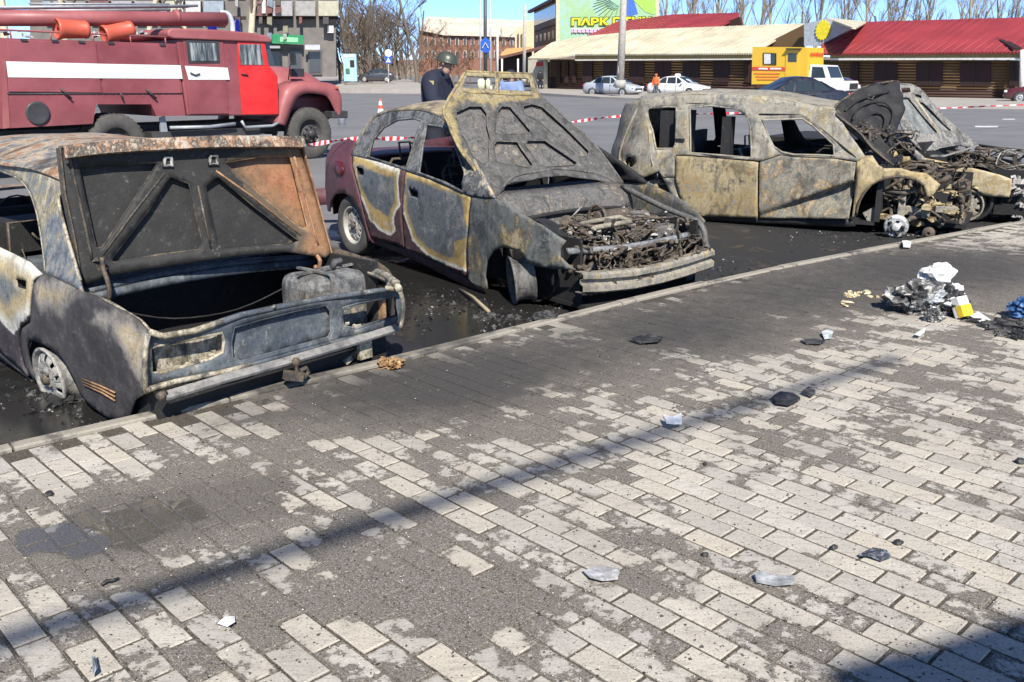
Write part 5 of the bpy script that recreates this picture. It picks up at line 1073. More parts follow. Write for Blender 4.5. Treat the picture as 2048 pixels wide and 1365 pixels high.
# roof gear: hose pipe, buckets, rails, ladder, beacons
mb = MB(); p0, p1 = TY((-90, 36), .25), TY((450, 39), .25); rr0 = .125; mb.tube([p0, p0.lerp(p1, .5), p1], rr0, 16); mb.tube([p1 - Vector((1.0, 0, 0)), p1 - Vector((.94, 0, 0))], rr0 * 1.06, 16); mb.build('suction_pipe', M_FP, truck)
mb = MB(); e = TY((452, 40), .3); mb.tube(spline([e + Vector((-.1, 0, .12)), e + Vector((.05, 0, .1)), e + Vector((.12, 0, -.05)), e + Vector((.12, 0, -.22))], 4), .05, 8); mb.build('pipe_bend', plain('pale_steel', (.55, .6, .62), .4), truck)
def bucket(pw, pn, rw, rn, y):
    a, b = TY(pw, y), TY(pn, y); d = (b - a); L = d.length; M = Matrix.Translation(a) @ d.to_track_quat('Y', 'Z').to_matrix().to_4x4()
    mb = MB(); mb.lathe([(rw * .2, .03), (rw * .9, .02), (rw * .92, 0), (rw, 0), (rw * 1.05, .03), (rw * .92, .1), (rn, L * .86), (rn * 1.06, L * .88), (rn * .95, L * .97), (rn * .5, L), (0, L)], 22, M); return mb.build('bucket_cone', M_OR, truck)
bucket((112, 58), (177, 60), .165, .14, .12); bucket((207, 70), (266, 57), .15, .13, .1)
mb = MB(); mb.tube([TY((-90, 56), .02), TY((0, 60), .02), TY((180, 68), .02), TY((342, 75), .02)], .018, 6)
for x_, y_ in ((20, 61), (100, 65), (185, 69), (260, 72), (330, 75)): mb.tube([TY((x_, y_), .02), TY((x_ + 2, y_ + 16), .02)], .014, 5)
mb.build('roof_rail', M_FP, truck)
mb = MB(); a, b = TY((-90, 16), 1.4), TY((395, 12), 1.4)
for dy in (0, .38): mb.tube([a + Vector((0, dy, 0)), b + Vector((0, dy, 0))], .028, 6)
for i in range(26): q = a.lerp(b, i / 25); mb.tube([q, q + Vector((0, .38, 0))], .018, 5)
mb.build('ladder', M_GREY, truck)
mb = MB(); a, b = TY((60, 22), 1.9), TY((340, 20), 1.9); mb.tube([a, b], .03, 6); mb.tube([a + Vector((0, 0, .12)), b + Vector((0, 0, .10))], .02, 6); mb.build('pike_pole', M_GREY, truck)
chunks('roof_fittings', truck, M_GREY, [TY(p, .8) for p in ((10, 65), (60, 68), (150, 70), (190, 68), (280, 66), (310, 72))], .05, .10, 26, 61, flat=.8, spread=.05)
for p in ((424, 53), (471, 54)):
    c = TY(p, .9); mb = MB(); mb.lathe([(0, .14), (.06, .135), (.085, .10), (.09, -.06), (.10, -.10)], 16, Matrix.Translation(c) @ Matrix.Rotation(R(90), 4, 'X')); t = NT('beacon_blue'); t.inp(Base_Color=(.01, .012, .16), Roughness=.12); mb.build('beacon', t.m, truck)
mb = MB(); a = TY((589, 165), .05); mb.tube([TY((577, 160), .1), TY((580, 132), .0), TY((587, 112), -.05)], .012, 5); mb.box(TY((586, 118), -.05), (.05, .12, .24), Matrix.Rotation(.2, 3, 'Z')); mb.build('wing_mirror', M_FK, truck); MB().box(TY((594, 146), .3), (.28, .1, .16)).build('bonnet_vent', M_FK, truck)
# ================================================================== people
def person(name, label, cat, loc, rz, h, cols, pose, head='helmet', group=None):
    """one continuous skinned figure; cols: skin, top, legs, shoes, headgear; pose: joint overrides in units of height"""
    root = empty(name, label, cat, loc, rz, group)
    J = dict(pelvis=(0, 0, .52), waist=(0, 0, .60), chest=(0, .005, .72), neck=(0, .0, .835), hb=(0, .012, .875), ht=(0, .015, .985),
             ls=(-.105, 0, .81), le=(-.145, .01, .64), lw=(-.15, .06, .50), lh=(-.15, .08, .455), rs=(.105, 0, .81), re=(.145, .01, .64), rw=(.15, .06, .50), rh=(.15, .08, .455),
             lp=(-.055, 0, .50), lk=(-.06, .01, .27), la=(-.06, -.01, .045), lt=(-.062, .085, .018), rp=(.055, 0, .50), rk=(.06, .01, .27), ra=(.06, -.01, .045), rt=(.062, .085, .018))
    J.update(pose)
    def skin(nm, chain, rad, mat, root_i=0, sub=2, par=root):
        vs = []; es = []; idx = {}
        for a, b in chain:
            for k in (a, b):
                if k not in idx: idx[k] = len(vs); vs.append(Vector(J[k]) * h)
            es.append((idx[a], idx[b]))
        me = bpy.data.meshes.new(nm); me.from_pydata(vs, es, []); me.materials.append(mat); o = link(nm, me, par)
        m = o.modifiers.new('skin', 'SKIN'); m.use_smooth_shade = True
        for k, i in idx.items():
            r = rad[k]; me.skin_vertices[0].data[i].radius = (r[0] * h, r[1] * h); me.skin_vertices[0].data[i].use_root = (i == root_i)
        m = o.modifiers.new('sub', 'SUBSURF'); m.levels = sub; m.render_levels = sub
        return o
    chain = [('pelvis', 'waist'), ('waist', 'chest'), ('chest', 'neck'), ('neck', 'hb'), ('hb', 'ht'), ('chest', 'ls'), ('ls', 'le'), ('le', 'lw'), ('lw', 'lh'), ('chest', 'rs'), ('rs', 're'), ('re', 'rw'), ('rw', 'rh'), ('pelvis', 'lp'), ('lp', 'lk'), ('lk', 'la'), ('la', 'lt'), ('pelvis', 'rp'), ('rp', 'rk'), ('rk', 'ra'), ('ra', 'rt')]
    q = lambda a, b=None: (a, b or a)
    R1 = dict(pelvis=q(.075, .06), waist=q(.07, .055), chest=q(.085, .062), neck=q(.032), hb=q(.042, .05), ht=q(.03, .035), ls=q(.042), le=q(.028), lw=q(.021), lh=q(.024, .015), rs=q(.042), re=q(.028), rw=q(.021), rh=q(.024, .015), lp=q(.058), lk=q(.04), la=q(.027), lt=q(.022, .018), rp=q(.058), rk=q(.04), ra=q(.027), rt=q(.022, .018))
    body = skin('body', chain, R1, cols[0])
    jk = [('pelvis', 'waist'), ('waist', 'chest'), ('chest', 'neck'), ('chest', 'ls'), ('ls', 'le'), ('le', 'lw'), ('chest', 'rs'), ('rs', 're'), ('re', 'rw')]
    R2 = dict(pelvis=q(.11, .09), waist=q(.115, .09), chest=q(.13, .10), neck=q(.052, .050), ls=q(.068), le=q(.054), lw=q(.036), rs=q(.068), re=q(.054), rw=q(.036))
    skin('jacket', jk, R2, cols[1])
    tr = [('pelvis', 'lp'), ('lp', 'lk'), ('lk', 'la'), ('pelvis', 'rp'), ('rp', 'rk'), ('rk', 'ra')]
    R3 = dict(pelvis=q(.082, .068), lp=q(.068), lk=q(.05), la=q(.04), rp=q(.068), rk=q(.05), ra=q(.04)); skin('trousers', tr, R3, cols[2])
    hb, ht = Vector(J['hb']) * h, Vector(J['ht']) * h; ax = (ht - hb).normalized(); c = hb.lerp(ht, .45)
    for s_ in ('l', 'r'):
        a, t_ = Vector(J[s_ + 'a']) * h, Vector(J[s_ + 't']) * h; mb = MB(); mb.tube([a + Vector((0, -.02, .04)), a, a.lerp(t_, .5), t_ + Vector((0, .02, 0))], [.045 * h * .8, .035 * h, .03 * h, .018 * h], 8); mb.build('boot', cols[3], root)
        hd = Vector(J[s_ + 'h']) * h; wv = Vector(J[s_ + 'w']) * h; d = (hd - wv).normalized(); sd_ = d.cross(Vector((0, 0, 1))); sd_ = sd_.normalized() if sd_.length > .1 else Vector((1, 0, 0)); up_ = sd_.cross(d); mb = MB()
        for k in range(4):
            b0 = hd + sd_ * (k - 1.5) * .012 * h; L = (.032, .038, .036, .028)[k] * h; mb.tube([b0 - d * .012 * h, b0 + d * L * .5, b0 + d * L * .9 - up_ * .014 * h], [.0062 * h, .0058 * h, .0045 * h], 6)
        b0 = wv.lerp(hd, .5) + sd_ * .018 * h; mb.tube([b0, b0 + sd_ * .016 * h + d * .014 * h, b0 + sd_ * .016 * h + d * .032 * h], [.0075 * h, .0065 * h, .005 * h], 6)
        mb.build('fingers', cols[0], body)
    f = Vector((0, 1, 0)); f = (f - ax * f.dot(ax)).normalized(); sx = ax.cross(f)
    rot = Matrix((sx, f, ax)).transposed()
    mb = MB(); pc = c + f * .045 * h; mb.add([pc + rot @ Vector(p) * h for p in ((-.009, .0, -.012), (.009, .0, -.012), (0, .0, .016), (0, .018, -.008))], [(0, 1, 3), (1, 2, 3), (2, 0, 3)], True); mb.build('nose', cols[0], body)
    for s_ in (-1, 1):
        mb = MB(); e = c + rot @ Vector((s_ * .018, .044, .014)) * h; mb.lathe([(.0, .006 * h), (.005 * h, .005 * h), (.008 * h, 0)], 8, Matrix.Translation(e) @ rot.to_4x4()); mb.build('eye', plain('eye_dark', (.03, .025, .02), .3), body)
        mb = MB(); e = c + rot @ Vector((s_ * .047, .0, .0)) * h; mb.tube([e + ax * .018 * h, e + rot @ Vector((s_ * .008, -.004, .004)) * h, e - ax * .016 * h], [.004 * h, .007 * h, .004 * h], 6); mb.build('ear', cols[0], body)
    mb = MB(); mb.tube([c + rot @ Vector((-.014, .046, -.026)) * h, c + rot @ Vector((0, .05, -.027)) * h, c + rot @ Vector((.014, .046, -.026)) * h], .0035 * h, 5); mb.build('mouth', plain('lip', (.30, .12, .10), .5), body)
    # headgear
    top = hb.lerp(ht, .52)
    if head == 'helmet': prof = [(.084, .004), (.080, .010), (.077, .020), (.071, .040), (.056, .060), (.033, .072), (.0, .077)]
    elif head == 'cap': prof = [(.058, -.004), (.060, .01), (.055, .03), (.036, .046), (.0, .052)]
    else: prof = [(.052, -.02), (.056, .0), (.053, .025), (.036, .044), (.0, .05)]
    mb = MB(); M = Matrix.Translation(top) @ rot.to_4x4() @ Matrix.Rotation(R(90), 4, 'X') @ Matrix.Scale(-1, 4, (0, 1, 0))
    prof = [(a * h * (.84 if head == 'helmet' else 1), b * h * (.92 if head == 'helmet' else 1)) for a, b in prof]
    for a in (1,): mb.lathe(prof, 20, Matrix.Translation(top) @ rot.to_4x4() @ Matrix.Diagonal((.9, 1.08, 1, 1)) @ Matrix.Rotation(R(90), 4, 'X'))
    if head in ('cap', 'hood') and head == 'cap': mb.add([top + rot @ Vector(p) * h for p in ((-.045, .04, .004), (.045, .04, .004), (.035, .105, -.004), (-.035, .105, -.004))], [(0, 1, 2, 3)])
    mb.build({'helmet': 'helmet', 'cap': 'cap'}.get(head, 'hair'), cols[4], root, solid=.006)
    return root
M_SKIN = plain('skin', (.46, .27, .19), .55, var=.08); M_NAVY = plain('navy_cloth', (.014, .017, .035), .85, bump=.4, bscale=25, scale=4, var=.4); M_NAVY2 = plain('navy_trousers', (.018, .02, .03), .85, bump=.3, bscale=30); M_BOOT = plain('black_leather', (.015, .014, .013), .5)
M_OLIVE = plain('olive_helmet', (.055, .062, .045), .38, var=.12); M_ORNG = plain('hi_vis_orange', (.75, .17, .05), .7); M_GREYC = plain('grey_cloth', (.12, .13, .16), .8); M_BLACKC = plain('black_cloth', (.015, .015, .017), .85); M_HAIR = plain('dark_hair', (.02, .015, .012), .6); M_LBLUE = plain('pale_blue_vest', (.20, .27, .48), .75)
p = AT(878, 400, 12.6); o1 = person('person', 'person in navy jacket and olive helmet looking down behind the central burnt car', 'person', (p.x, 12.6, ROAD), R(-104), 2.0, (M_SKIN, M_NAVY, M_NAVY2, M_BOOT, M_OLIVE),
    dict(chest=(0, -.005, .735), neck=(0, .025, .845), hb=(0, .060, .872), ht=(0, .082, .962), ls=(-.115, .0, .815), rs=(.115, .0, .815), le=(-.165, .06, .64), lw=(-.09, .19, .64), lh=(-.06, .225, .655), re=(.160, .03, .66), rw=(.09, .19, .64), rh=(.06, .225, .655)), 'helmet')
mb = MB(); mb.lathe([(.115, -.06), (.105, .0), (.098, .05), (.092, .09)], 16, Matrix.Translation(Vector((0, .03, .835)) * 2.0) @ Matrix.Rotation(R(90), 4, 'X') @ Matrix.Rotation(R(12), 4, 'X')); mb.build('collar', M_NAVY, o1, solid=.012)
mb = MB(); c = Vector((.143, .03, .785)) * 2.0; n_ = Vector((1, -.15, .1)).normalized()
q0 = Vector((0, 1, 0)); mb.prism([(-.036, .045), (.036, .045), (.036, .0), (.0, -.04), (-.036, .0)], lambda u, v, d: c + Vector((.035, -.02, 0)) + n_ * d + Vector((.15, 1, 0)).normalized() * u + Vector((0, 0, 1)) * v, 0, .012); mb.build('shoulder_patch', plain('patch_yellow', (.55, .48, .18), .7), o1)
mb = MB(); c2 = Vector((.166, .035, .712)) * 2.0; mb.prism([(-.025, .06), (.025, .06), (.022, -.08), (-.022, -.08)], lambda u, v, d: c2 + Vector((.02, -.02, 0)) + n_ * d + Vector((.15, 1, 0)).normalized() * u + Vector((0, 0, 1)) * v, 0, .012); mb.build('sleeve_band', plain('sleeve_blue', (.03, .07, .32), .7), o1)
p = G(1024, 305, ROAD); person('person', 'person in dark cap and pale blue vest seen through the raised bonnet', 'person', (AT(1022, 145, 20).x, 20, ROAD), R(160), 1.80, (M_SKIN, M_LBLUE, M_NAVY2, M_BOOT, M_NAVY), dict(le=(-.14, .05, .66), lw=(-.06, .16, .70), lh=(-.03, .19, .72), re=(.14, .05, .66), rw=(.08, .16, .66), rh=(.05, .19, .68)), 'cap')
p = AT(1311, 196, 62); person('person', 'person in orange top and cap standing by the white taxi', 'person', (p.x, 62, p.z), R(140), 1.52, (M_SKIN, M_ORNG, M_GREYC, M_BOOT, M_ORNG), {}, 'cap')
p = AT(1080, 179, 88); person('person', 'person all in black walking beside the cream kiosk wall', 'person', (p.x, 88, p.z), R(200), 1.70, (M_SKIN, M_BLACKC, M_BLACKC, M_BOOT, M_HAIR), dict(lk=(-.06, .05, .27), la=(-.06, .07, .05), lt=(-.06, .16, .03), ra=(.06, -.10, .06), rt=(.06, -.02, .02)), 'hair')
# ================================================================== far ground
M_FPAVE = plain('far_pavement', (.36, .33, .29), .9, var=.12, scale=.6); M_FKERB = plain('far_kerb', (.42, .40, .36), .9)
def slab(name, pts, mat, drop=.15, cat=None):
    mb = MB(); n = len(pts); mb.add([Vector(p) for p in pts] + [Vector(p) - Vector((0, 0, drop)) for p in pts], [tuple(range(n))] + [(i, (i + 1) % n, n + (i + 1) % n, n + i) for i in range(n)]); return mb.build(name, mat)
tag(slab('far_pavement', [AT(590, 176, 84), AT(700, 178, 82), AT(850, 180, 80), AT(868, 177, 84), AT(820, 160, 130), AT(800, 152, 240), AT(400, 152, 240), AT(300, 165, 120), AT(300, 172, 90)], M_FPAVE, .6), kind='structure')
tag(slab('far_footpath', [AT(1075, 186, 74), AT(1200, 194, 64), AT(1500, 206, 52), AT(1750, 210, 48.5), AT(2200, 215, 45), AT(2200, 196, 63), AT(1700, 194, 66), AT(1300, 184, 80), AT(1098, 172, 110), AT(1060, 168, 125)], M_FPAVE, .3), kind='structure')
t = NT('grass'); v = t.pos(); t.inp(Base_Color=t.mix(t.noise(v, 5, 5), (.08, .16, .03), (.2, .32, .07)), Roughness=.9); M_GRASS = t.m
tag(slab('grass_verge', [AT(-60, 272, 23), AT(66, 272, 23), AT(90, 240, 34), AT(-60, 240, 34)], M_GRASS, .02), kind='structure')
# low wooded rise closing the view
rows = [[], [], []]
for i in range(90):
    x = -420 + i * 11.0; hh = 6.5 + 3.0 * noise.noise(Vector((x * .02, 1, 0))) + 1.6 * noise.noise(Vector((x * .12, 4, 0)))
    for k_, (yy, zz) in enumerate(((388, -.5), (396, hh * .7), (412, hh))): rows[k_].append(Vector((x, yy, zz)))
mb = MB(); mb.grid(rows); t = NT('far_scrub'); v = t.pos(); n_ = t.noise(t.mapping(v, (1, 1, .35)), .6, 5, .7); t.inp(Base_Color=t.ramp(n_, [(.35, (.10, .075, .055)), (.55, (.20, .155, .115)), (.7, (.28, .24, .19))]), Roughness=.95); tag(mb.build('hills', t.m), kind='structure')
# white lane dashes
M_LINE = plain('road_paint', (.55, .55, .53), .85, var=.3, scale=3)
for i, (x0, x1, y0, y1) in enumerate(((1950, 1996, 252, 255), (2005, 2030, 238, 240))):
    P = [G(x0, y1, ROAD + .004), G(x1, y1, ROAD + .004), G(x1, y0, ROAD + .004), G(x0, y0, ROAD + .004)]; o = MB().add(P, [(0, 1, 2, 3)]).build('lane_marking', M_LINE); tag(o, kind='structure')
# ================================================================== market halls of logs
WF = Frame(3.68, 92.0, ROAD, -47.8)
def logwood(name, a, b):
    t = NT(name); v = t.coord(); n1 = t.noise(t.mapping(v, (.4, 1, 3)), 2.0, 4); n2 = t.noise(v, 9, 3); t.inp(Base_Color=t.mix(t.math('ADD', t.math('MULTIPLY', n1, .7), t.math('MULTIPLY', n2, .3)), a, b), Roughness=.75); return t.m
M_LOG = logwood('tan_logs', (.10, .055, .022), (.20, .12, .05)); M_LOGD = logwood('dark_logs', (.035, .017, .012), (.075, .036, .022)); M_SHUT = plain('dark_shutter', (.030, .013, .012), .7)
def corr(name, col, dirn=60.0, fade=.2):
    t = NT(name); v = t.coord(); x = t.sep(v)[0]; n = t.noise(v, .5, 4); st = t.noise(t.mapping(v, (3, .15, .15)), 2, 3)
    c = t.mix(t.step(n, .3, .7), tuple(q * (1 - fade) for q in col), tuple(min(1, q * (1 + fade * .5)) for q in col)); c = t.mix(t.math('MULTIPLY', t.step(st, .5, .8), .25), c, tuple(q * .6 for q in col))
    t.inp(Base_Color=c, Roughness=.5); t.bump(t.math('SINE', t.math('MULTIPLY', x, 28.0)), .5, .03); return t.m
M_CRM = corr('cream_sheet', (.66, .60, .43)); M_RED = corr('red_sheet', (.34, .045, .05)); M_KHAKI = plain('khaki_fascia', (.28, .22, .09), .7); M_TRIM = plain('white_trim', (.7, .68, .62), .6)
def wp(p, y=0.0): return WF.hit(p, 1, y)
def wpanel(name, poly, y, th, mat, parent): return extr(name, poly, y, y + th, mat, parent, plane=y, fr=WF)
def roof3(name, parent, mat, poly, e0, e1, r, ye, yr, th=.12, seams=0):
    P0, P1, P2 = WF.hit(e0, 1, ye), WF.hit(e1, 1, ye), WF.hit(r, 1, yr); s_ = PSurf(WF, P0, P1, P2); mb = MB(); q = [s_.pt(*s_.uv(p)) for p in poly]; n = len(q); up = s_.N if s_.N.z > 0 else -s_.N
    mb.add(q + [a - up * th for a in q], [tuple(range(n)), tuple(range(n, 2 * n))] + [(i, (i + 1) % n, n + (i + 1) % n, n + i) for i in range(n)]); o = mb.build(name, mat, parent)
    if seams:
        pu = [s_.uv(p) for p in poly]; u0, u1 = min(a[0] for a in pu), max(a[0] for a in pu); v0, v1 = min(a[1] for a in pu), max(a[1] for a in pu)
        for i in range(seams):
            u_ = u0 + (u1 - u0) * (i + .5) / seams; vs_ = [v0 + (v1 - v0) * k / 60 for k in range(61)]; ins = [v_ for v_ in vs_ if inpoly((u_, v_), pu)]
            if len(ins) > 3: MB().tube([s_.pt(u_, ins[0]) + up * .02, s_.pt(u_, ins[-1]) + up * .02], .035, 5).build('roof_seam', mat, o)
    return o
def log_wall(parent, xa, xb, ytop, ybase, mat_hi, mat_lo, n=13, split=.36):
    L0, L1 = wp((xa, ybase[0])), wp((xb, ybase[1])); T0, T1 = wp((xa, ytop[0])), wp((xb, ytop[1]))
    for i in range(n):
        f = (i + .5) / n; a, b = L0.lerp(T0, f), L1.lerp(T1, f); r = (T0.z - L0.z) / n / 2 * 1.02
        MB().tube([a + Vector((0, r * .2, 0)), b + Vector((0, r * .2, 0))], r, 8, smooth=True).build('log', mat_lo if f < split else mat_hi, parent)
    mb = MB(); mb.add([L0 + Vector((0, .3, 0)), L1 + Vector((0, .3, 0)), T1 + Vector((0, .3, 0)), T0 + Vector((0, .3, 0)), L0 + Vector((0, 6, 0)), L1 + Vector((0, 6, 0)), T1 + Vector((0, 6, 0)), T0 + Vector((0, 6, 0))], [(0, 1, 2, 3), (4, 5, 6, 7), (0, 3, 7, 4), (1, 2, 6, 5), (3, 2, 6, 7)]); mb.build('inner_wall', M_LOGD, parent)
def shutters(parent, xs, y0, y1):
    for a, b in xs:
        w_ = wpanel('shutter', [(a, y0), (b, y0), (b, y1), (a, y1)], -.22, .06, M_SHUT, parent)
        m_ = (a + b) / 2; wpanel('shutter_stile', [(m_ - .4, y0), (m_ + .4, y0), (m_ + .4, y1), (m_ - .4, y1)], -.25, .03, M_LOGD, w_)
hall = empty('market_hall', 'long log market hall with cream sheet-metal roof behind the parked cars', 'market hall', frame=WF)
log_wall(hall, 1100, 1508, (119, 120), (177, 196), M_LOG, M_LOGD)
shutters(hall, [(1112, 1120), (1128, 1136), (1144, 1151), (1165, 1184), (1206, 1236), (1258, 1287), (1309, 1341), (1365, 1399), (1426, 1458), (1489, 1504)], 123, 166)
wpanel('fascia', [(1150, 109), (1510, 108), (1510, 118), (1150, 120)], -.9, .1, M_KHAKI, hall); wpanel('fascia_trim', [(1150, 119.5), (1510, 117.5), (1510, 120), (1150, 122)], -.95, .1, M_TRIM, hall)
roof3('roof', hall, M_CRM, [(1055, 117), (1100, 117), (1150, 109), (1504, 107), (1609, 47), (1550, 49), (1367, 56), (1262, 60), (1240, 66), (1167, 73), (1104, 85)], (1150, 109), (1504, 107), (1500, 50), -1.1, 6, seams=34)
wpanel('gable', [(1609, 49), (1606, 100), (1506, 106), (1523, 92)], 2.0, .2, M_LOG, hall)
mb = MB(); mb.tube([wp((1091, 118), -.7), wp((1091, 178), -.7)], .22, 8); mb.build('corner_post', plain('cream_post', (.6, .56, .4), .7), hall)
wpanel('end_wall', [(1056, 120), (1088, 120), (1088, 172), (1056, 166)], .6, .2, plain('cream_render', (.62, .57, .44), .85), hall); wpanel('red_sign', [(1072, 125), (1086, 124), (1086, 132), (1072, 133)], .3, .1, plain('sign_red', (.6, .05, .05), .6), hall); wpanel('doorway', [(1086, 126), (1098, 124), (1098, 176), (1086, 172)], .25, .1, M_SHUT, hall)
hall2 = empty('market_hall', 'log market hall under a wide red sheet-metal roof at the right', 'market hall', frame=WF)
log_wall(hall2, 1600, 2036, (120, 121), (198, 203), M_LOG, M_LOGD, 14, .30)
shutters(hall2, [(1700, 1716), (1748, 1794), (1832, 1885), (1920, 1981), (2019, 2035)], 126, 172)
wpanel('fascia', [(1660, 107), (2044, 105), (2044, 116), (1660, 117)], -.9, .1, M_KHAKI, hall2); wpanel('fascia_trim', [(1660, 117), (2044, 116), (2044, 120), (1660, 121)], -.95, .1, M_TRIM, hall2)
roof3('roof', hall2, M_RED, [(1640, 108), (2044, 104), (2200, 104), (2200, 30), (2048, 35), (1730, 44), (1643, 88)], (1666, 108), (2044, 104), (1900, 39), -1.1, 6, seams=30)
mb = MB(); mb.strip([wp((1988, 74), 2.8), wp((2034, 101), -.9)], .5, .3); mb.build('dark_roof_strip', M_SHUT, hall2)  # dark strip running down the slope of the red roof
mb = MB(); mb.tube([wp((2046, 100), -1), wp((2044, 200), -1)], .18, 8); mb.build('downpipe', M_TRIM, hall2)
hall3 = empty('market_pavilion', 'pavilion roof of red sheet metal rising behind the cream roof', 'market hall', frame=WF)
roof3('roof', hall3, M_RED, [(1150, 90), (1174, 72), (1233, 44), (1348, 29), (1477, 26), (1479, 34), (1426, 60), (1300, 75)], (1174, 72), (1430, 52), (1400, 28), 8, 15, seams=24)
wpanel('gable', [(1479, 34), (1426, 54), (1426, 70), (1485, 60)], 9.5, .3, M_LOGD, hall3); wpanel('wall', [(1165, 80), (1430, 66), (1430, 150), (1165, 150)], 8.6, .3, M_LOGD, hall3)
pav = empty('sun_gable_pavilion', 'small pavilion with a yellow sun on its grey gable', 'pavilion', frame=WF)
wpanel('gable_board', [(1608, 49), (1651, 37), (1706, 56), (1660, 80), (1637, 92), (1608, 92)], 1.2, .3, plain('grey_board', (.42, .46, .50), .6), pav); roof3('roof', pav, M_CRM, [(1651, 35), (1735, 44), (1712, 56), (1704, 55)], (1660, 40), (1720, 50), (1735, 44), 1.0, 7, .1)
mb = MB(); c = wp((1646, 61), 1.15); P = [];
for i in range(32): r_ = .55 + (.12 if i % 2 else 0); P.append((c.x + r_ * math.cos(i * math.pi / 16) * .95, c.z + r_ * 1.12 * math.sin(i * math.pi / 16)))
mb.prism(P, lambda u, v, d: Vector((u, d, v)), 1.1, 1.18); mb.build('painted_sun', plain('sun_yellow', (.85, .68, .03), .6), pav)
# ================================================================== building with the bird-park mural
BF = Frame(AT(1117, 90, 112).x, 112, 0, -14.0)
def bpan(name, poly, y, th, mat, par): return extr(name, poly, y, y + th, mat, par, plane=y, fr=BF)
mural = empty('mural_building', 'tall building with a painted bird-park mural on its end wall', 'building', frame=BF)
t = NT('mural_paint'); v = t.coord(); n1 = t.noise(v, .35, 4, .6, 1.0); n2 = t.noise(v, 1.6, 4)
t.inp(Base_Color=t.ramp(t.math('ADD', t.math('MULTIPLY', n1, .7), t.math('MULTIPLY', n2, .3)), [(.3, (.24, .46, .42)), (.46, (.36, .55, .44)), (.6, (.34, .52, .22)), (.72, (.50, .62, .50))]), Roughness=.8)
bpan('mural_wall', [(1117, -160), (1311, -160), (1311, 110), (1117, 110)], 0, .4, t.m, mural); bpan('wall_edge', [(1311, -160), (1318, -160), (1318, 110), (1311, 110)], -.05, .45, plain('wall_cream', (.62, .56, .38), .8), mural); bpan('wall_edge', [(1112, -160), (1119, -160), (1119, 110), (1112, 110)], -.06, .45, plain('wall_cream', (.6, .55, .42), .8), mural)
bpan('painted_bird_blue', [(1246, 30), (1248, -20), (1262, -20), (1270, 8), (1276, 28), (1262, 32)], -.04, .03, plain('mural_blue', (.06, .16, .55), .7), mural)
bpan('painted_wing_green', [(1258, -10), (1300, -20), (1312, 8), (1308, 30), (1290, 24), (1274, 8)], -.045, .03, plain('mural_green', (.36, .66, .10), .7), mural)
mb = MB(); 
for k in range(9): a = wp((0, 0)) if False else BF.hit((1238, 14), 1, -.05); t_ = R(150 + k * 14); mb.tube([a, a + Vector((math.cos(t_) * 1.6, 0, math.sin(t_) * .9 + .5)), a + Vector((math.cos(t_) * 3.0, 0, math.sin(t_) * 1.4))], [.06, .05, .02], 5)
mb.build('painted_palm_leaf', plain('mural_leaf', (.25, .42, .30), .7), mural)
def text_mesh(body, size, mat, parent, M, name='lettering', ext=.03, bold=.0, width=1.0):
    cu = bpy.data.curves.new('txt', 'FONT'); cu.body = body; cu.size = size; cu.extrude = ext; cu.offset = bold; cu.resolution_u = 3
    o = bpy.data.objects.new('txt', cu); COL.objects.link(o); dg = bpy.context.evaluated_depsgraph_get(); me = bpy.data.meshes.new_from_object(o.evaluated_get(dg)); bpy.data.objects.remove(o)
    me.transform(M @ Matrix.Rotation(R(90), 4, 'X') @ Matrix.Diagonal((width, 1, 1, 1))); me.materials.clear(); me.materials.append(mat); return link(name, me, parent)
def fit_text(body, p0, p1, y, mat, parent, fr, bold=.0, ext=.03, name='lettering'):
    """letters fitted between two photo points (lower left, upper right) on plane y"""
    a, b = fr.hit(p0, 1, y), fr.hit(p1, 1, y)
    cu = bpy.data.curves.new('t', 'FONT'); cu.body = body; o = bpy.data.objects.new('t', cu); COL.objects.link(o); bpy.context.view_layer.update(); d = o.dimensions.copy(); bpy.data.objects.remove(o)
    h = (b.z - a.z); s_ = h / max(d.y, .01); wd = (b.x - a.x) / max(d.x * s_, .01)
    return text_mesh(body, s_, mat, parent, Matrix.Translation(a), name, ext, bold * s_, wd)
M_YEL = plain('letter_yellow', (.90, .80, .02), .6); M_OUT = plain('letter_outline', (.10, .14, .03), .7)
fit_text('ПАРК ПТИЦ', (1141, 52), (1302, 31), -.06, M_OUT, mural, BF, bold=.09, ext=.02); fit_text('ПАРК ПТИЦ', (1142, 51), (1301, 32), -.10, M_YEL, mural, BF, bold=.035, ext=.03)
mb = MB(); M_PK = plain('letter_pink', (.78, .5, .62), .7)
for i in range(7): x0 = 1144 + i * 8; mb.tube(spline([BF.hit(p, 1, -.06) for p in ((x0, 67), (x0 + 1, 58 + i % 3), (x0 + 5, 60), (x0 + 4, 66 - i % 2), (x0 + 7, 64))], 3), .10, 5)
mb.build('faded_script', M_PK, mural)
SFm = Frame(BF.o.x, BF.o.y, 0, 96.0)       # side wall runs back along the street
def spts(poly): return [SFm.hit(p, 1, 0) for p in poly]
def span(name, poly, mat, off=0.0, par=mural):
    q = [SFm.M @ Vector((a.x, off, a.z)) for a in spts(poly)]; q2 = [SFm.M @ Vector((a.x, off - .5, a.z)) for a in spts(poly)]; n = len(q); mb = MB(); I = BF.I
    mb.add([I @ a for a in q] + [I @ a for a in q2], [tuple(range(n)), tuple(range(n, 2 * n))] + [(i, (i + 1) % n, n + (i + 1) % n, n + i) for i in range(n)]); return mb.build(name, mat, par)
span('side_wall', [(1068, 24), (1112, 2), (1112, 112), (1068, 118)], plain('pink_brick', (.33, .22, .16), .85, scale=3)); span('glazed_band', [(1069, 28), (1112, 8), (1112, 36), (1069, 52)], glass('grey_glazing', (.12, .12, .14), .2), .06); span('side_band', [(1069, 62), (1112, 48), (1112, 52), (1069, 66)], plain('band_brown', (.12, .08, .06), .8), .06)
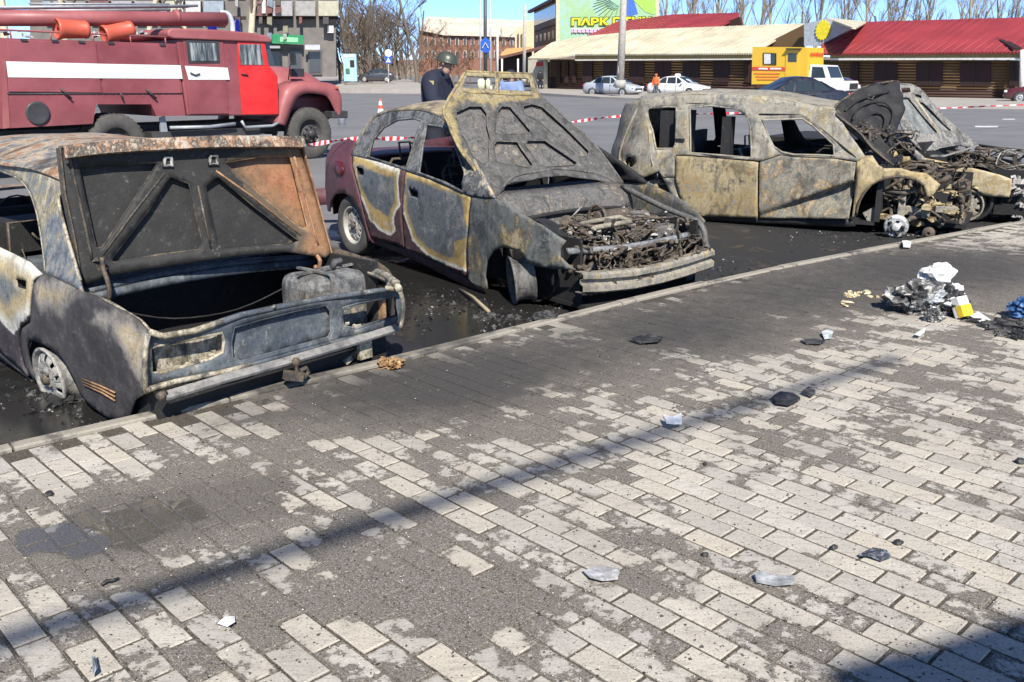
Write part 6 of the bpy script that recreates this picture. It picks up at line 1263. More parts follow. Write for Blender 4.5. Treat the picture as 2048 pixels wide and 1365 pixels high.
for i in range(5): x0 = 1072 + i * 8.2; span('side_window', [(x0, 72 - i * 2.4), (x0 + 4.5, 70.5 - i * 2.4), (x0 + 4.5, 84 - i * 1.6), (x0, 85 - i * 1.6)], glass('ochre_pane', (.25, .19, .12), .3), .05)
span('eaves', [(1062, 22), (1113, -4), (1113, 3), (1062, 27)], plain('eave_brown', (.10, .04, .03), .7), .5)
# ================================================================== cream annexe, awning, far brick school
BG = Frame(AT(960, 140, 150).x, 150, 0, 0.0)
def gp(name, poly, y, th, mat, par, fr=BG): return extr(name, poly, y, y + th, mat, par, plane=y, fr=fr)
M_BRICK = plain('far_brick', (.26, .125, .085), .9, scale=2.5, var=.2); M_PALE = plain('pale_sheet_roof', (.62, .55, .44), .7, scale=.4); M_WFR = plain('window_frame_white', (.62, .60, .55), .7); M_PANE = glass('far_pane', (.06, .065, .07), .15)
sch = empty('brick_school', 'far three-storey brick building under a long pale roof', 'building', frame=BG)
gp('wall', [(838, 55), (888, 66), (1034, 70), (1034, 150), (838, 150)], 0, 8, M_BRICK, sch)
mb = MB(); q = [BG.hit(p, 1, -.6) for p in ((840, 57), (888, 67), (1034, 71))] + [BG.hit(p, 1, 9) for p in ((1070, 42), (853, 34))]; mb.add(q + [a - Vector((0, 0, .3)) for a in q], [(0, 1, 2, 3, 4), (5, 6, 7, 8, 9)] + [(i, (i + 1) % 5, 5 + (i + 1) % 5, 5 + i) for i in range(5)]); mb.build('roof', M_PALE, sch)
for r_, (y0, y1) in enumerate(((76, 91), (102, 117))):
    for i in range(12):
        x0 = 848 + i * 15.6
        wv = gp('window', [(x0, y0), (x0 + 7, y0), (x0 + 7, y1), (x0, y1)], -.15, .16, M_WFR, sch); gp('pane', [(x0 + 1, y0 + 1), (x0 + 6, y0 + 1), (x0 + 6, y1 - 1), (x0 + 1, y1 - 1)], -.2, .06, M_PANE, wv)
AFr = Frame(AT(1040, 140, 118).x, 118, 0, 0.0)
ann = empty('cream_annexe', 'cream rendered annexe with tall narrow windows by the mural building', 'building', frame=AFr); M_CR = plain('cream_wall', (.60, .52, .34), .85)
gp('wall', [(1030, 62), (1056, 43), (1068, 42), (1068, 150), (1030, 150)], 0, 6, M_CR, ann, AFr)
for x0 in (1034, 1041, 1048): gp('window', [(x0, 70), (x0 + 4, 67), (x0 + 4, 96), (x0, 97)], -.1, .12, plain('narrow_pane', (.10, .08, .06), .4), ann, AFr)
gp('orange_roof', [(1000, 110), (1012, 98), (1062, 94), (1062, 101), (1004, 112)], -1.2, 1.0, plain('orange_sheet', (.70, .36, .14), .7), ann, AFr)
aw = empty('street_awning', 'dark open awning sloping down along the far street', 'awning', frame=AFr)
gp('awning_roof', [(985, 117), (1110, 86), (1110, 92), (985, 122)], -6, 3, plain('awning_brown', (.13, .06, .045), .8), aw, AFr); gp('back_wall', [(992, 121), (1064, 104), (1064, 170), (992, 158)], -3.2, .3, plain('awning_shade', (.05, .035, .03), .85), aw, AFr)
for x0 in (1004, 1036): mb = MB(); mb.tube([AFr.hit((x0, 118), 1, -6), AFr.hit((x0, 166), 1, -6)], .12, 6); mb.build('awning_post', M_TRIM, aw)
# ================================================================== apartment block
PF_ = Frame(AT(460, 140, 96).x, 96, 0, 10.0)
def ap(name, poly, y, th, mat, par): return extr(name, poly, y, y + th, mat, par, plane=y, fr=PF_)
apt = empty('apartment_block', 'grey apartment block with patched balconies and street-level shops', 'building', frame=PF_)
M_AW = plain('apartment_wall', (.17, .155, .14), .9, scale=1.2); ap('wall', [(60, -180), (672, -180), (672, 154), (60, 154)], 0, 12, M_AW, apt)
rr = random.Random(11)
BC = [(.34, .33, .33), (.42, .40, .30), (.26, .30, .34), (.18, .09, .08), (.30, .29, .27), (.5, .49, .47), (.22, .2, .18)]
ci = 0
for cx in range(84, 660, 46):
    for k, y0 in enumerate((-66, 2, )):
        w0 = ap('window', [(cx + 3, y0 - 30), (cx + 39, y0 - 30), (cx + 39, y0 - 2), (cx + 3, y0 - 2)], -.12, .14, M_WFR, apt); ap('pane', [(cx + 5, y0 - 28), (cx + 20, y0 - 28), (cx + 20, y0 - 4), (cx + 5, y0 - 4)], -.18, .08, M_PANE, w0); ap('pane', [(cx + 22, y0 - 28), (cx + 37, y0 - 28), (cx + 37, y0 - 4), (cx + 22, y0 - 4)], -.18, .08, M_PANE, w0)
        if rr.random() < .85: ap('balcony', [(cx + 1, y0), (cx + 41, y0), (cx + 41, y0 + 30), (cx + 1, y0 + 30)], -1.1, 1.1, plain('balcony_%d' % (ci % 7), BC[ci % 7], .8, scale=2), apt)
        ci += 2
        ap('dark_strip', [(cx + 2, y0 + 31), (cx + 40, y0 + 31), (cx + 40, y0 + 37), (cx + 2, y0 + 37)], -.05, .06, M_SHUT, apt)  # thin dark panel on the wall below each balcony
for cx in range(96, 650, 40):
    w0 = ap('shop_front', [(cx, 101), (cx + 28, 101), (cx + 28, 150), (cx, 150)], -.25, .26, plain('shop_frame', (.10, .09, .09), .6), apt); ap('pane', [(cx + 3, 104), (cx + 25, 104), (cx + 25, 146), (cx + 3, 146)], -.3, .06, M_PANE, w0)
g0 = ap('green_shop_sign', [(541, 68), (606, 71), (606, 89), (541, 87)], -1.2, .3, plain('sign_green', (.02, .22, .09), .5), apt); ap('sign_panel', [(560, 74), (596, 76), (596, 85), (560, 84)], -1.25, .06, plain('sign_green_pale', (.25, .62, .30), .5), g0)
ap('grey_shop_sign', [(610, 90), (640, 90), (640, 100), (610, 100)], -1.2, .3, plain('sign_grey', (.45, .47, .50), .5), apt); ap('shop_canopy', [(400, 92), (560, 92), (560, 97), (400, 97)], -2, 2, plain('canopy_grey', (.3, .3, .3), .6), apt)
rr2 = random.Random(4)
for i in range(16):      # drying racks, boxed-in loggias and cooling units hung on the front
    x0 = 470 + rr2.randrange(12) * 16; y0 = rr2.choice((-2, 14, 34, 52, 66)); w0 = rr2.uniform(6, 12); ap('loggia_box', [(x0, y0), (x0 + w0, y0), (x0 + w0, y0 + rr2.uniform(9, 20)), (x0, y0 + 14)], -1.35 - .02 * i, .9, plain('loggia_%d' % (i % 6), ((.10, .085, .08), (.33, .32, .30), (.18, .22, .26), (.16, .07, .06), (.07, .06, .06), (.24, .22, .15))[i % 6], .8, scale=3), apt)
ap('white_pipe', [(524, -180), (531, -180), (531, 27), (524, 27)], -1.3, .2, M_TRIM, apt); ap('air_conditioner', [(655, 52), (667, 52), (667, 66), (655, 66)], -.8, .6, M_TRIM, apt)
# ================================================================== street things
M_POLE = plain('pole_dark', (.06, .065, .07), .5); M_POLEL = plain('pole_light', (.50, .49, .46), .6); M_CONC = plain('pole_concrete', (.40, .38, .34), .85)
def pole(name, label, pt, pb, Y, r, mat, group=None, cat='pole'):
    a, b = AT(*pt, Y), AT(*pb, Y); o = empty(name, label, cat, b, group=group); MB().tube([Vector((0, 0, 0)), Vector((a.x - b.x, 0, (a.z - b.z)))], [r * 1.15, r * .85], 10).build('shaft', mat, o)
    MB().tube([Vector((0, 0, 0)), Vector((0, 0, .5))], r * 1.6, 10).build('base_collar', mat, o); return o
lp = pole('street_pole', 'tall pale concrete lamp pole in front of the cream-roofed hall', (1250, -60), (1240, 176), 66, .24, M_CONC)
MB().box((0, 0, 1.2), (.40, .40, .5)).build('bill_band', plain('torn_bills', (.35, .33, .30), .8, scale=9, var=.5), lp)
pole('street_pole', 'tan concrete pole standing left of the cream-roofed hall', (1050, 10), (1048, 166), 90, .16, M_CONC)
rs = pole('sign_pole', 'dark pole carrying a blue pedestrian sign behind the raised bonnet', (970, -60), (971, 196), 48, .09, M_POLE)
M_SB = plain('sign_blue', (.02, .10, .48), .4); M_SW = plain('sign_white', (.8, .8, .8), .4)
def loc(o, p, Y, dy=0.0): a = AT(*p, Y); return Vector((a.x - o.location.x, dy, a.z - o.location.z))
mb = MB(); q = [loc(rs, p, 48, -.12) for p in ((971, 74), (981, 84), (981, 101), (971, 107), (961, 101), (961, 84))]; n = 6; mb.add(q + [a - Vector((0, .03, 0)) for a in q], [tuple(range(6)), tuple(range(6, 12))] + [(i, (i + 1) % 6, 6 + (i + 1) % 6, 6 + i) for i in range(6)]); sg = mb.build('sign_plate', M_SB, rs)
mb = MB(); mb.strip([loc(rs, (965, 97), 48, -.17), loc(rs, (971, 86), 48, -.17), loc(rs, (977, 97), 48, -.17)], .03, .12, (0, -1, 0)); mb.build('white_chevron', M_SW, sg)
pole('street_pole', 'slim pale pole left of the blue sign', (961, -60), (961, 190), 52, .045, M_POLEL, 'slim pale poles'); pole('street_pole', 'slim pale pole right of the blue sign', (980, -60), (982, 190), 54, .05, M_POLEL, 'slim pale poles')
pole('street_pole', 'thin white post near the far brick building', (995, 65), (995, 160), 100, .12, M_TRIM)
for i, x in enumerate((960, 965, 976)): pole('bollard', 'cream bollard behind the bonnet window, ' + ('leftmost', 'middle', 'rightmost')[i] + ' of three', (x, 158), (x, 182), 46, .07, plain('bollard_cream', (.66, .62, .42), .6), 'cream bollards', 'bollard')
s2 = pole('sign_pole', 'road sign post with white disc above a blue square plate', (777, 100), (777, 168), 105, .06, M_POLEL, cat='road sign')
c = loc(s2, (777, 107), 105, -.15); MB().lathe([(0, 0), (.36, 0), (.40, .02), (.4, .05)], 20, Matrix.Translation(c)).build('disc_plate', M_SW, s2)
mb = MB(); c = loc(s2, (777, 120), 105, -.12); mb.box(c, (.75, .05, .75)); sp = mb.build('square_plate', M_SB, s2); mb = MB(); mb.add([c + Vector((-.26, -.04, -.26)), c + Vector((.26, -.04, -.26)), c + Vector((0, -.04, .24))], [(0, 1, 2)]); mb.build('white_triangle', M_SW, sp)
k = AT(702, 163, 100); ks = empty('advertising_pillar', 'pale blue advertising pillar with dark picture panels on the far pavement', 'advertising pillar', k)
mb = MB(); mb.box((0, 0, 1.36), (1.35, .5, 2.72)); mb.build('body', plain('pillar_blue', (.36, .62, .70), .5), ks, bevel=.03); MB().box((.25, -.27, 1.75), (.45, .05, .7)).build('picture_panel', M_SHUT, ks); MB().box((-.25, -.27, 1.0), (.42, .05, .55)).build('picture_panel', plain('panel_green', (.05, .15, .10), .6), ks); MB().box((0, -.27, 2.5), (1.1, .05, .2)).build('title_strip', M_SW, ks)
# traffic cone and bucket by the fire engine
cn = G(762, 243, ROAD); cone = empty('traffic_cone', 'orange and white traffic cone on the road beyond the maroon sedan', 'traffic cone', cn); M_CO = plain('cone_orange', (.80, .10, .04), .5)
z_ = (145 - 198) ; hC = AT(762, 198, cn.y).z - ROAD
def cz(f0, f1): return [( (.17 - .135 * f0) , hC * f0), ((.17 - .135 * f1), hC * f1)]
for nm, f0, f1, m_ in (('orange_band', .05, .34, M_CO), ('white_band', .34, .56, M_SW), ('orange_band', .56, .72, M_CO), ('white_band', .72, .90, M_SW), ('orange_tip', .90, 1.0, M_CO)): MB().lathe(cz(f0, f1) + ([(0, hC)] if f1 == 1 else []), 20, Matrix.Rotation(R(90), 4, 'X')).build(nm, m_, cone)
MB().box((0, 0, .02), (.42, .42, .04)).build('base', M_CO, cone, bevel=.01)
bk = G(684, 251, ROAD); b_ = empty('white_bucket', 'small white bucket on the road under the fire engine bumper', 'bucket', bk); MB().lathe([(0, .0), (.13, 0), (.16, .34), (.175, .35), (.165, .36), (.15, .34), (.12, .03)], 18, Matrix.Rotation(R(90), 4, 'X')).build('pail', plain('white_plastic', (.8, .8, .8), .4), b_); MB().tube([(-.165, 0, .34), (-.1, -.12, .22), (.1, -.12, .22), (.165, 0, .34)], .008, 5).build('handle', M_GREY, b_)
# barrier tape
tp = [AT(-260, 352, 9.6), AT(100, 330, 10.2), AT(360, 312, 10.6), AT(540, 299, 11), AT(620, 290, 11.6), AT(700, 279, 12.2), AT(800, 277, 13), AT(900, 270, 14), AT(1020, 258, 15.4), AT(1140, 245, 17), AT(1240, 233, 18.5), AT(1380, 229, 20.2), AT(1500, 226, 22), AT(1700, 222, 24.5), AT(1880, 217, 27), AT(2048, 210, 30), AT(2300, 203, 34)]
P = spline(tp, 14); mb = MB(); mt = bpy.data.materials
rows = []; L = 0.0
me = bpy.data.meshes.new('barrier_tape'); vs = []; fs = []; mi = []
for i, p_ in enumerate(P): tw = .035 * math.sin(i * .55) ; hw_ = .018 * abs(math.cos(i * .31)) + .008; vs += [p_ + Vector((0, tw, hw_)), p_ + Vector((0, -tw, -hw_))]
for i in range(len(P) - 1): fs.append((2 * i, 2 * i + 1, 2 * i + 3, 2 * i + 2)); mi.append(i % 2)
me.from_pydata(vs, [], fs); me.materials.append(plain('tape_white', (.8, .8, .8), .4)); me.materials.append(plain('tape_red', (.62, .03, .04), .4)); me.polygons.foreach_set('material_index', mi)
o = link('barrier_tape', me); m = o.modifiers.new('t', 'SOLIDIFY'); m.thickness = .002; tag(o, 'red and white striped barrier tape strung across the road', 'barrier tape')
# ================================================================== intact vehicles across the square
def carpaint(name, col, rough=.28):
    if name in MATS: return MATS[name]
    t = NT(name); v = t.coord(); n = t.noise(v, 6, 4); z = t.sep(v)[2]
    c = t.mix(t.math('MULTIPLY', t.step(z, .6, .15), .5), col, (.16, .145, .125)); c = t.mix(t.math('MULTIPLY', t.step(n, .5, .8), .2), c, (.2, .185, .165))
    t.inp(Base_Color=c, Roughness=t.math('ADD', rough, t.math('MULTIPLY', n, .2)), Coat_Weight=.6, Coat_Roughness=.1); return t.m
M_LAMP = plain('lamp_lens', (.75, .76, .78), .15); M_LAMPR = plain('lamp_red', (.45, .02, .02), .2); M_ALW = plain('alloy_wheel', (.5, .5, .5), .35, .4); M_PLATE = plain('number_plate', (.75, .75, .72), .5); M_BLK = plain('black_plastic', (.02, .02, .021), .5)
def sedan(label, loc_, rz, L=4.5, W=1.72, Hh=1.46, col=None, taxi=False, grp=None):
    o = empty('parked_car', label, 'car', loc_, rz, grp); hw = W / 2; k = L / 4.5
    st_ = [(-2.25, .36, .62, .80), (-2.22, .26, .86, .92), (-2.0, .2, .98, .97), (-1.5, .19, 1.0, 1.0), (-.9, .18, .95, 1.0), (0, .17, .92, 1.0), (.8, .17, .92, 1.0), (1.2, .18, .92, .99), (1.75, .2, .82, .96), (2.1, .24, .72, .88), (2.24, .34, .60, .74)]
    rows = []
    for x, z0, z1, w_ in st_:
        h_ = hw * w_; m_ = (z0 + z1) / 2; rows.append([Vector((x * k, y * h_, z)) for y, z in ((-.0, z0), (-.82, z0), (-.96, z0 + .1), (-1, m_), (-.98, z1 - .14), (-.92, z1 - .03), (-.75, z1), (0, z1 + .03), (.75, z1), (.92, z1 - .03), (.98, z1 - .14), (1, m_), (.96, z0 + .1), (.82, z0), (0, z0))])
    mb = MB(); mb.grid(rows); mb.f += [tuple(range(15)), tuple(10 * 15 + i for i in range(15))]; mb.sm += [False, False]; mb.build('body', col, o)
    # cabin shell and glass
    B = [(-1.72, .97), (-1.05, 1.0), (1.18, .93)]; rf0, rf1 = -.88, .28
    def sec(x, z, w_): return [Vector((x * k, y * hw * w_, z)) for y in (-1, -.6, 0, .6, 1)]
    prof = [(-1.75, .96, .86), (-1.35, 1.16, .80), (-.92, 1.38, .72), (-.6, Hh - .02, .70), (-.15, Hh, .70), (.25, Hh - .04, .71), (.75, 1.20, .78), (1.25, .94, .86)]
    rows = []
    for x, z, w_ in prof: rows.append([Vector((x * k, -hw * .93, .9))] + [Vector((x * k, y * hw * w_, z + (.02 if abs(y) < .5 else 0) - (.03 if abs(y) == 1 else 0))) for y in (-1, -.75, 0, .75, 1)] + [Vector((x * k, hw * .93, .9))])
    mb = MB(); mb.grid(rows); mb.build('cabin', col, o)
    def pane(nm, q, inset=.012):
        c_ = sum((Vector(a) for a in q), Vector()) / len(q); mb = MB(); mb.add([Vector(a) for a in q], [tuple(range(len(q)))]); return mb.build(nm, M_WGL, o, solid=.01)
    def lerp_y(x, z, s_):   # on cabin side
        for (x0, z0, w0), (x1, z1, w1) in zip(prof, prof[1:]):
            if x0 <= x <= x1: f = (x - x0) / (x1 - x0); zt = z0 + (z1 - z0) * f - .03; wt = w0 + (w1 - w0) * f; break
        g_ = max(0, min(1, (z - .9) / max(.02, zt - .9))); return s_ * (hw * .93 + (hw * wt - hw * .93) * g_ + .012)
    for s_ in (-1, 1):
        for q in ([(-1.3, .97), (-.98, 1.28), (-.78, 1.36), (-.62, 1.36), (-.58, .96)], [(-.5, .96), (-.52, 1.37), (.12, 1.38), (.22, .95)], [(.30, .95), (.20, 1.36), (.34, 1.33), (.85, .99)]):
            pane('side_window', [(x * k, lerp_y(x, z, s_), z) for x, z in q])
    up = lambda x, z, w_, y: (x * k, y * hw * w_, z)
    pane('windscreen', [up(1.17, .995, .84, -.92), up(1.17, .995, .84, .92), up(.36, 1.40, .72, .9), up(.36, 1.40, .72, -.9)]); pane('rear_window', [up(-1.66, 1.02, .84, -.88), up(-1.66, 1.02, .84, .88), up(-1.02, 1.355, .74, .86), up(-1.02, 1.355, .74, -.86)])
    for x in (-1.32 * k, 1.36 * k):
        for s_ in (-1, 1):
            M = Matrix.Translation((x, s_ * (hw - .08), .30)) @ (Matrix.Identity(4) if s_ < 0 else Matrix.Rotation(math.pi, 4, 'Z')); mb = MB(); mb.lathe([(.19, -.085), (.27, -.095), (.30, -.07), (.30, .09), (.19, .09)], 22, M); w_ = mb.build('wheel', M_TYRE, o)
            mb = MB(); mb.lathe([(0, -.095), (.05, -.095), (.07, -.075), (.16, -.085), (.19, -.09), (.19, -.02)], 18, M); mb.build('rim', M_ALW, w_)
            mb = MB(); mb.lathe([(.0, -.02), (.33, -.02), (.345, -.012), (.345, .05)], 22, M @ Matrix.Translation((0, -.058, .02))); mb.build('wheel_arch', M_BLK, o)
    for s_ in (-1, 1):
        MB().box((2.13 * k, s_ * hw * .68, .66), (.16, .36, .13)).build('headlamp', M_LAMP, o, bevel=.03); MB().box((-2.2 * k, s_ * hw * .76, .80), (.12, .28, .16)).build('tail_lamp', M_LAMPR, o, bevel=.03); MB().box((.78 * k, s_ * (hw + .08), 1.0), (.12, .16, .12)).build('door_mirror', col, o, bevel=.03)
        for x in (.62, -.32): MB().box((x * k - .28, s_ * (hw + .004), .80), (.16, .025, .03)).build('door_handle', col, o)
        for x in (.92, .26, -.62): MB().box((x * k, s_ * (hw - .002), .58), (.012, .012, .56)).build('door_gap', M_BLK, o)
    MB().box((2.2 * k, 0, .52), (.10, .9, .14)).build('grille', M_BLK, o); MB().box((2.262 * k, 0, .42), (.02, .5, .11)).build('number_plate', M_PLATE, o); MB().box((-2.27 * k, 0, .62), (.02, .5, .11)).build('number_plate', M_PLATE, o); MB().box((0, 0, .16), (3.6 * k, W * .8, .1)).build('underside', M_BLK, o)
    if taxi: MB().box((-.1, 0, Hh + .09), (.25, .55, .16), taper=.7).build('roof_sign', M_SW, o, bevel=.03)
    return o
def spot(x, y): return G(x, y, ROAD)
p = spot(1226, 193); sedan('silver sedan parked in front of the log hall by the lamp pole', p, R(-40), col=carpaint('silver_paint', (.42, .45, .49)))
p = spot(1356, 194); sedan('white taxi sedan with a roof sign beside the person in orange', p, R(-40), col=carpaint('white_paint', (.78, .78, .78)), taxi=True)
p = spot(1578, 229); sedan('dark navy sedan just beyond the roof of the tall estate car', p, R(192), L=4.7, Hh=1.55, col=carpaint('navy_paint', (.016, .018, .03)))
p = spot(1676, 204); sedan('slate blue sedan standing in front of the yellow van', p, R(-35), L=4.3, col=carpaint('slate_paint', (.06, .075, .11)))
p = spot(2092, 207); sedan('dark red sedan cut off by the right edge of the view', p, R(150), col=carpaint('dark_red_paint', (.10, .015, .02)))
# ---- yellow emergency van
YF = Frame(AT(1505, 196, 57).x, 57, ROAD, -40.0)
yv = empty('yellow_van_truck', 'yellow box-bodied emergency truck with white cab beside the log halls', 'truck', frame=YF)
M_YB = carpaint('van_yellow', (.74, .45, .02), .45); M_WC = carpaint('cab_white', (.78, .78, .76), .35); M_RS = plain('van_red', (.62, .07, .03), .5)
yx = lambda n, q, y, th, m, par=yv: extr(n, q, y, y + th, m, par, plane=y, fr=YF)
bx_ = yx('box_body', [(1505, 94), (1615, 95), (1615, 168), (1503, 169)], 0, 2.3, M_YB)
w_ = yx('side_window', [(1526, 106), (1552, 107), (1552, 130), (1526, 129)], -.05, .06, M_BLK); yx('pane', [(1528, 108), (1541, 108.5), (1541, 128), (1528, 128)], -.07, .03, plain('curtain_white', (.6, .6, .6), .6), w_); yx('pane', [(1542, 109), (1550, 109), (1550, 128), (1542, 128)], -.07, .03, M_WGL, w_)
d_ = yx('side_door', [(1572, 99), (1598, 100), (1597, 162), (1570, 162)], -.04, .05, M_YB); yx('door_window', [(1576, 107), (1593, 108), (1593, 124), (1576, 124)], -.06, .03, M_WGL, d_); yx('door_step', [(1571, 97), (1600, 97), (1600, 99), (1571, 99)], -.25, .25, M_BLK, d_)
s_ = yx('red_stripe', [(1505, 134), (1570, 135), (1570, 142), (1504, 141)], -.03, .035, M_RS)
for x0, x1 in ((1517, 1535), (1540, 1562)): yx('white_bar', [(x0, 136), (x1, 136.3), (x1, 139.5), (x0, 139.3)], -.045, .02, M_SW, s_)
for i, y0 in enumerate((146, 152, 158)): yx('red_line', [(1508 + i * 3, y0), (1560 - i * 2, y0 + .4), (1560 - i * 2, y0 + 3), (1508 + i * 3, y0 + 2.6)], -.03, .035, plain('van_orange_red', (.75, .20, .04), .5))
e = YF.hit((1615, 120), 1, 0).x; zt = YF.hit((1615, 104), 1, 0).z
text_mesh('АВАРИЙНАЯ', .30, M_RS, bx_, Matrix.Translation((e + .03, .25, zt - .25)) @ Matrix.Rotation(R(90), 4, 'Z'), ext=.01)
c0 = e + .05
mb = MB(); mb.bx(c0, c0 + 1.35, .12, 2.18, .75, 1.35); mb.add([Vector(q) for q in ((c0, .15, 1.35), (c0 + 1.3, .12, 1.35), (c0 + 1.3, 2.18, 1.35), (c0, 2.15, 1.35), (c0 + .02, .22, 2.15), (c0 + .95, .22, 2.1), (c0 + .95, 2.08, 2.1), (c0 + .02, 2.08, 2.15))], [(4, 5, 6, 7), (0, 1, 5, 4), (1, 2, 6, 5), (2, 3, 7, 6), (3, 0, 4, 7)]); mb.build('cab', M_WC, yv, bevel=.05)
mb = MB(); mb.add([Vector(q) for q in ((c0 + .2, .15, 1.42), (c0 + 1.05, .135, 1.42), (c0 + .8, .19, 2.0), (c0 + .2, .19, 2.02))], [(0, 1, 2, 3)]); mb.build('cab_side_window', M_WGL, yv, solid=.02); mb = MB(); mb.add([Vector(q) for q in ((c0 + 1.28, .3, 1.42), (c0 + 1.28, 2.0, 1.42), (c0 + .99, 1.95, 2.03), (c0 + .99, .35, 2.03))], [(0, 1, 2, 3)]); mb.build('windscreen', M_WGL, yv, solid=.02)
mb = MB(); mb.bx(c0 + 1.3, c0 + 2.3, .35, 1.95, .7, 1.25); mb.build('bonnet', M_WC, yv, bevel=.1, seg=3); mb = MB(); mb.bx(c0 + 2.29, c0 + 2.33, .55, 1.75, .8, 1.12); mb.build('grille', M_BLK, yv)
for y_ in (.12, 2.18): MB().box((c0 + 1.75, y_, .85), (1.1, .36, .34)).build('front_wing', M_WC, yv, bevel=.1); MB().box((c0 + 2.28, y_ + (.1 if y_ < 1 else -.1), .92), (.08, .2, .2)).build('headlamp', M_LAMP, yv, bevel=.03)
for x_ in (.9, c0 + 1.7):
    for y_, sd_ in ((.18, 1), (2.1, -1)): truck_wheel(yv, x_, y_, .46, .25, sd_)
mb = MB(); mb.bx(-.2, c0 + 2.2, .5, 1.8, .5, .8); mb.build('chassis', M_BLK, yv)
# ================================================================== bare trees
M_BARK = plain('bark_grey', (.15, .125, .10), .9, scale=5); M_TWIG = plain('twig_brown', (.16, .125, .095), .9); M_TWIGP = plain('twig_pale', (.30, .265, .21), .9); M_WHITEW = plain('whitewashed_bark', (.55, .48, .34), .9); M_TWIGR = plain('twig_red', (.22, .125, .085), .9)
def tree_meshes(seed, h, spread, depth, up, tr, mt, mb_, kids=(3, 5), first=.25, rad=.03, white=0.0, thin=.55):
    r = random.Random(seed); tk = MB(); cr = MB(); n_ = 0
    def grow(p, d, L, rad, lv):
        P = [p.copy()]; rs = [rad]; k = 4 if lv == 0 else 3
        for i in range(k):
            d = (d + Vector((r.gauss(0, .10 + .05 * lv), r.gauss(0, .10 + .05 * lv), up * .10 + r.gauss(0, .05)))).normalized(); p = p + d * L / k; P.append(p.copy()); rs.append(rad * (1 - (1 - thin) * (i + 1) / k))
        (tk if lv == 0 else cr).tube(P, rs, 7 if lv == 0 else (5 if lv == 1 else 3), cap=False)
        if lv < depth:
            for c in range(r.randint(*kids) + (4 if lv == 0 else 0)):
                f = r.uniform(first if lv == 0 else .15, 1.0); i = min(k - 1, int(f * k)); q = P[i].lerp(P[i + 1], f * k - i); a = r.uniform(0, 6.283)
                side = Vector((math.cos(a), math.sin(a), 0)) * spread; nd = (d * (1 - spread * .5) + side + Vector((0, 0, up * .5))).normalized(); grow(q, nd, L * r.uniform(.38, .62) * (1.1 - .35 * f), rs[i] * .5, lv + 1)
    grow(Vector((0, 0, 0)), Vector((0, 0, 1)), h * .78, rad * h, 0)
    return tk.mesh('trunk', mt, recalc=False), cr.mesh('crown', mb_, recalc=False)
def plant(name, label, loc_, ms, rz=0, s_=1.0, group=None, cat='tree'):
    o = empty(name, label, cat, loc_, rz, group); o.scale = (s_, s_, s_); a = link('trunk', ms[0], o); b = link('crown', ms[1], o); return o
ORD = ['first', 'second', 'third', 'fourth', 'fifth', 'sixth', 'seventh', 'eighth', 'ninth', 'tenth', 'eleventh', 'twelfth', 'thirteenth', 'fourteenth', 'fifteenth', 'sixteenth', 'seventeenth', 'eighteenth', 'nineteenth', 'twentieth', 'twenty-first', 'twenty-second', 'twenty-third', 'twenty-fourth', 'twenty-fifth', 'twenty-sixth']
def number_row(group, text):
    L_ = sorted((o for o in COL.objects if o.get('group') == group), key=lambda o: o.location.x / o.location.y)
    for i, o in enumerate(L_): o['label'] = text % ORD[i]
POP = [tree_meshes(s, 15, .33, 4, 1.0, None, M_TWIGP, M_TWIGP, (4, 6), .08, .0125, thin=.6) for s in (1, 2, 3)]
rr = random.Random(8)
for i in range(24):
    x = 1330 + i * 33 + rr.uniform(-8, 8); Y = rr.uniform(125, 150); a = AT(x, 150, Y); plant('poplar_tree', 'bare pale poplar in the row behind the market halls', (a.x, Y, -.5), POP[i % 3], rr.uniform(0, 6), rr.uniform(.9, 1.25), 'poplars behind the market halls')
BRO = [tree_meshes(s, 10, .72, 5, .35, None, M_BARK, M_TWIG, (3, 5), .14, .0165, thin=.62) for s in (11, 12, 13)]
for i, (x, Y, s_) in enumerate(((1760, 105, 1.0), (1850, 112, .9), (1940, 104, 1.05), (2010, 108, .95), (1690, 118, .9))): a = AT(x, 150, Y); plant('broad_tree', 'dark bare broad-crowned tree showing over the red roof', (a.x, Y, -.3), BRO[i % 3], i * 1.3, s_, 'bare trees over the red roof')
for i, (x, Y, s_) in enumerate(((715, 118, 1.0), (742, 110, .95), (775, 122, 1.1), (800, 130, 1.05), (690, 106, .9), (822, 150, .9), (758, 135, 1.2), (730, 140, 1.1), (704, 132, 1.2), (785, 145, 1.1), (812, 138, .9), (680, 120, 1.1), (765, 116, .8), (748, 150, 1.3), (696, 116, 1.3), (720, 128, 1.35), (738, 122, 1.3), (756, 126, 1.35), (772, 136, 1.3), (790, 126, 1.2), (806, 146, 1.3), (682, 140, 1.4), (730, 112, 1.1))): a = AT(x, 160, Y); plant('street_tree', 'bare brown street tree beyond the advertising pillar', (a.x, Y, .4), BRO[(i + 1) % 3], i * 2.1 + 1, s_, 'bare street trees by the far pavement')
RED_ = [tree_meshes(s, 6, .8, 4, .3, None, M_TWIGR, M_TWIGR, (3, 5), .1, .017, thin=.62) for s in (21, 22)]
for i, (x, Y) in enumerate(((850, 128), (872, 132), (895, 126), (918, 134), (940, 130), (1008, 128), (838, 134), (862, 120), (884, 138), (906, 122), (930, 124), (700, 140), (722, 146), (744, 142), (766, 150), (790, 146), (812, 150), (735, 128), (780, 132))): a = AT(x, 150, Y); plant('hedge_shrub', 'reddish bare shrub in front of the far brick building', (a.x, Y, .2), RED_[i % 2], i * 1.7, .9 + .15 * (i % 3), 'reddish shrubs by the far brick building', 'shrub')
WHT = [tree_meshes(s, 11, .6, 4, .5, None, M_WHITEW, M_TWIG, (3, 5), .35, .016) for s in (31, 32)]
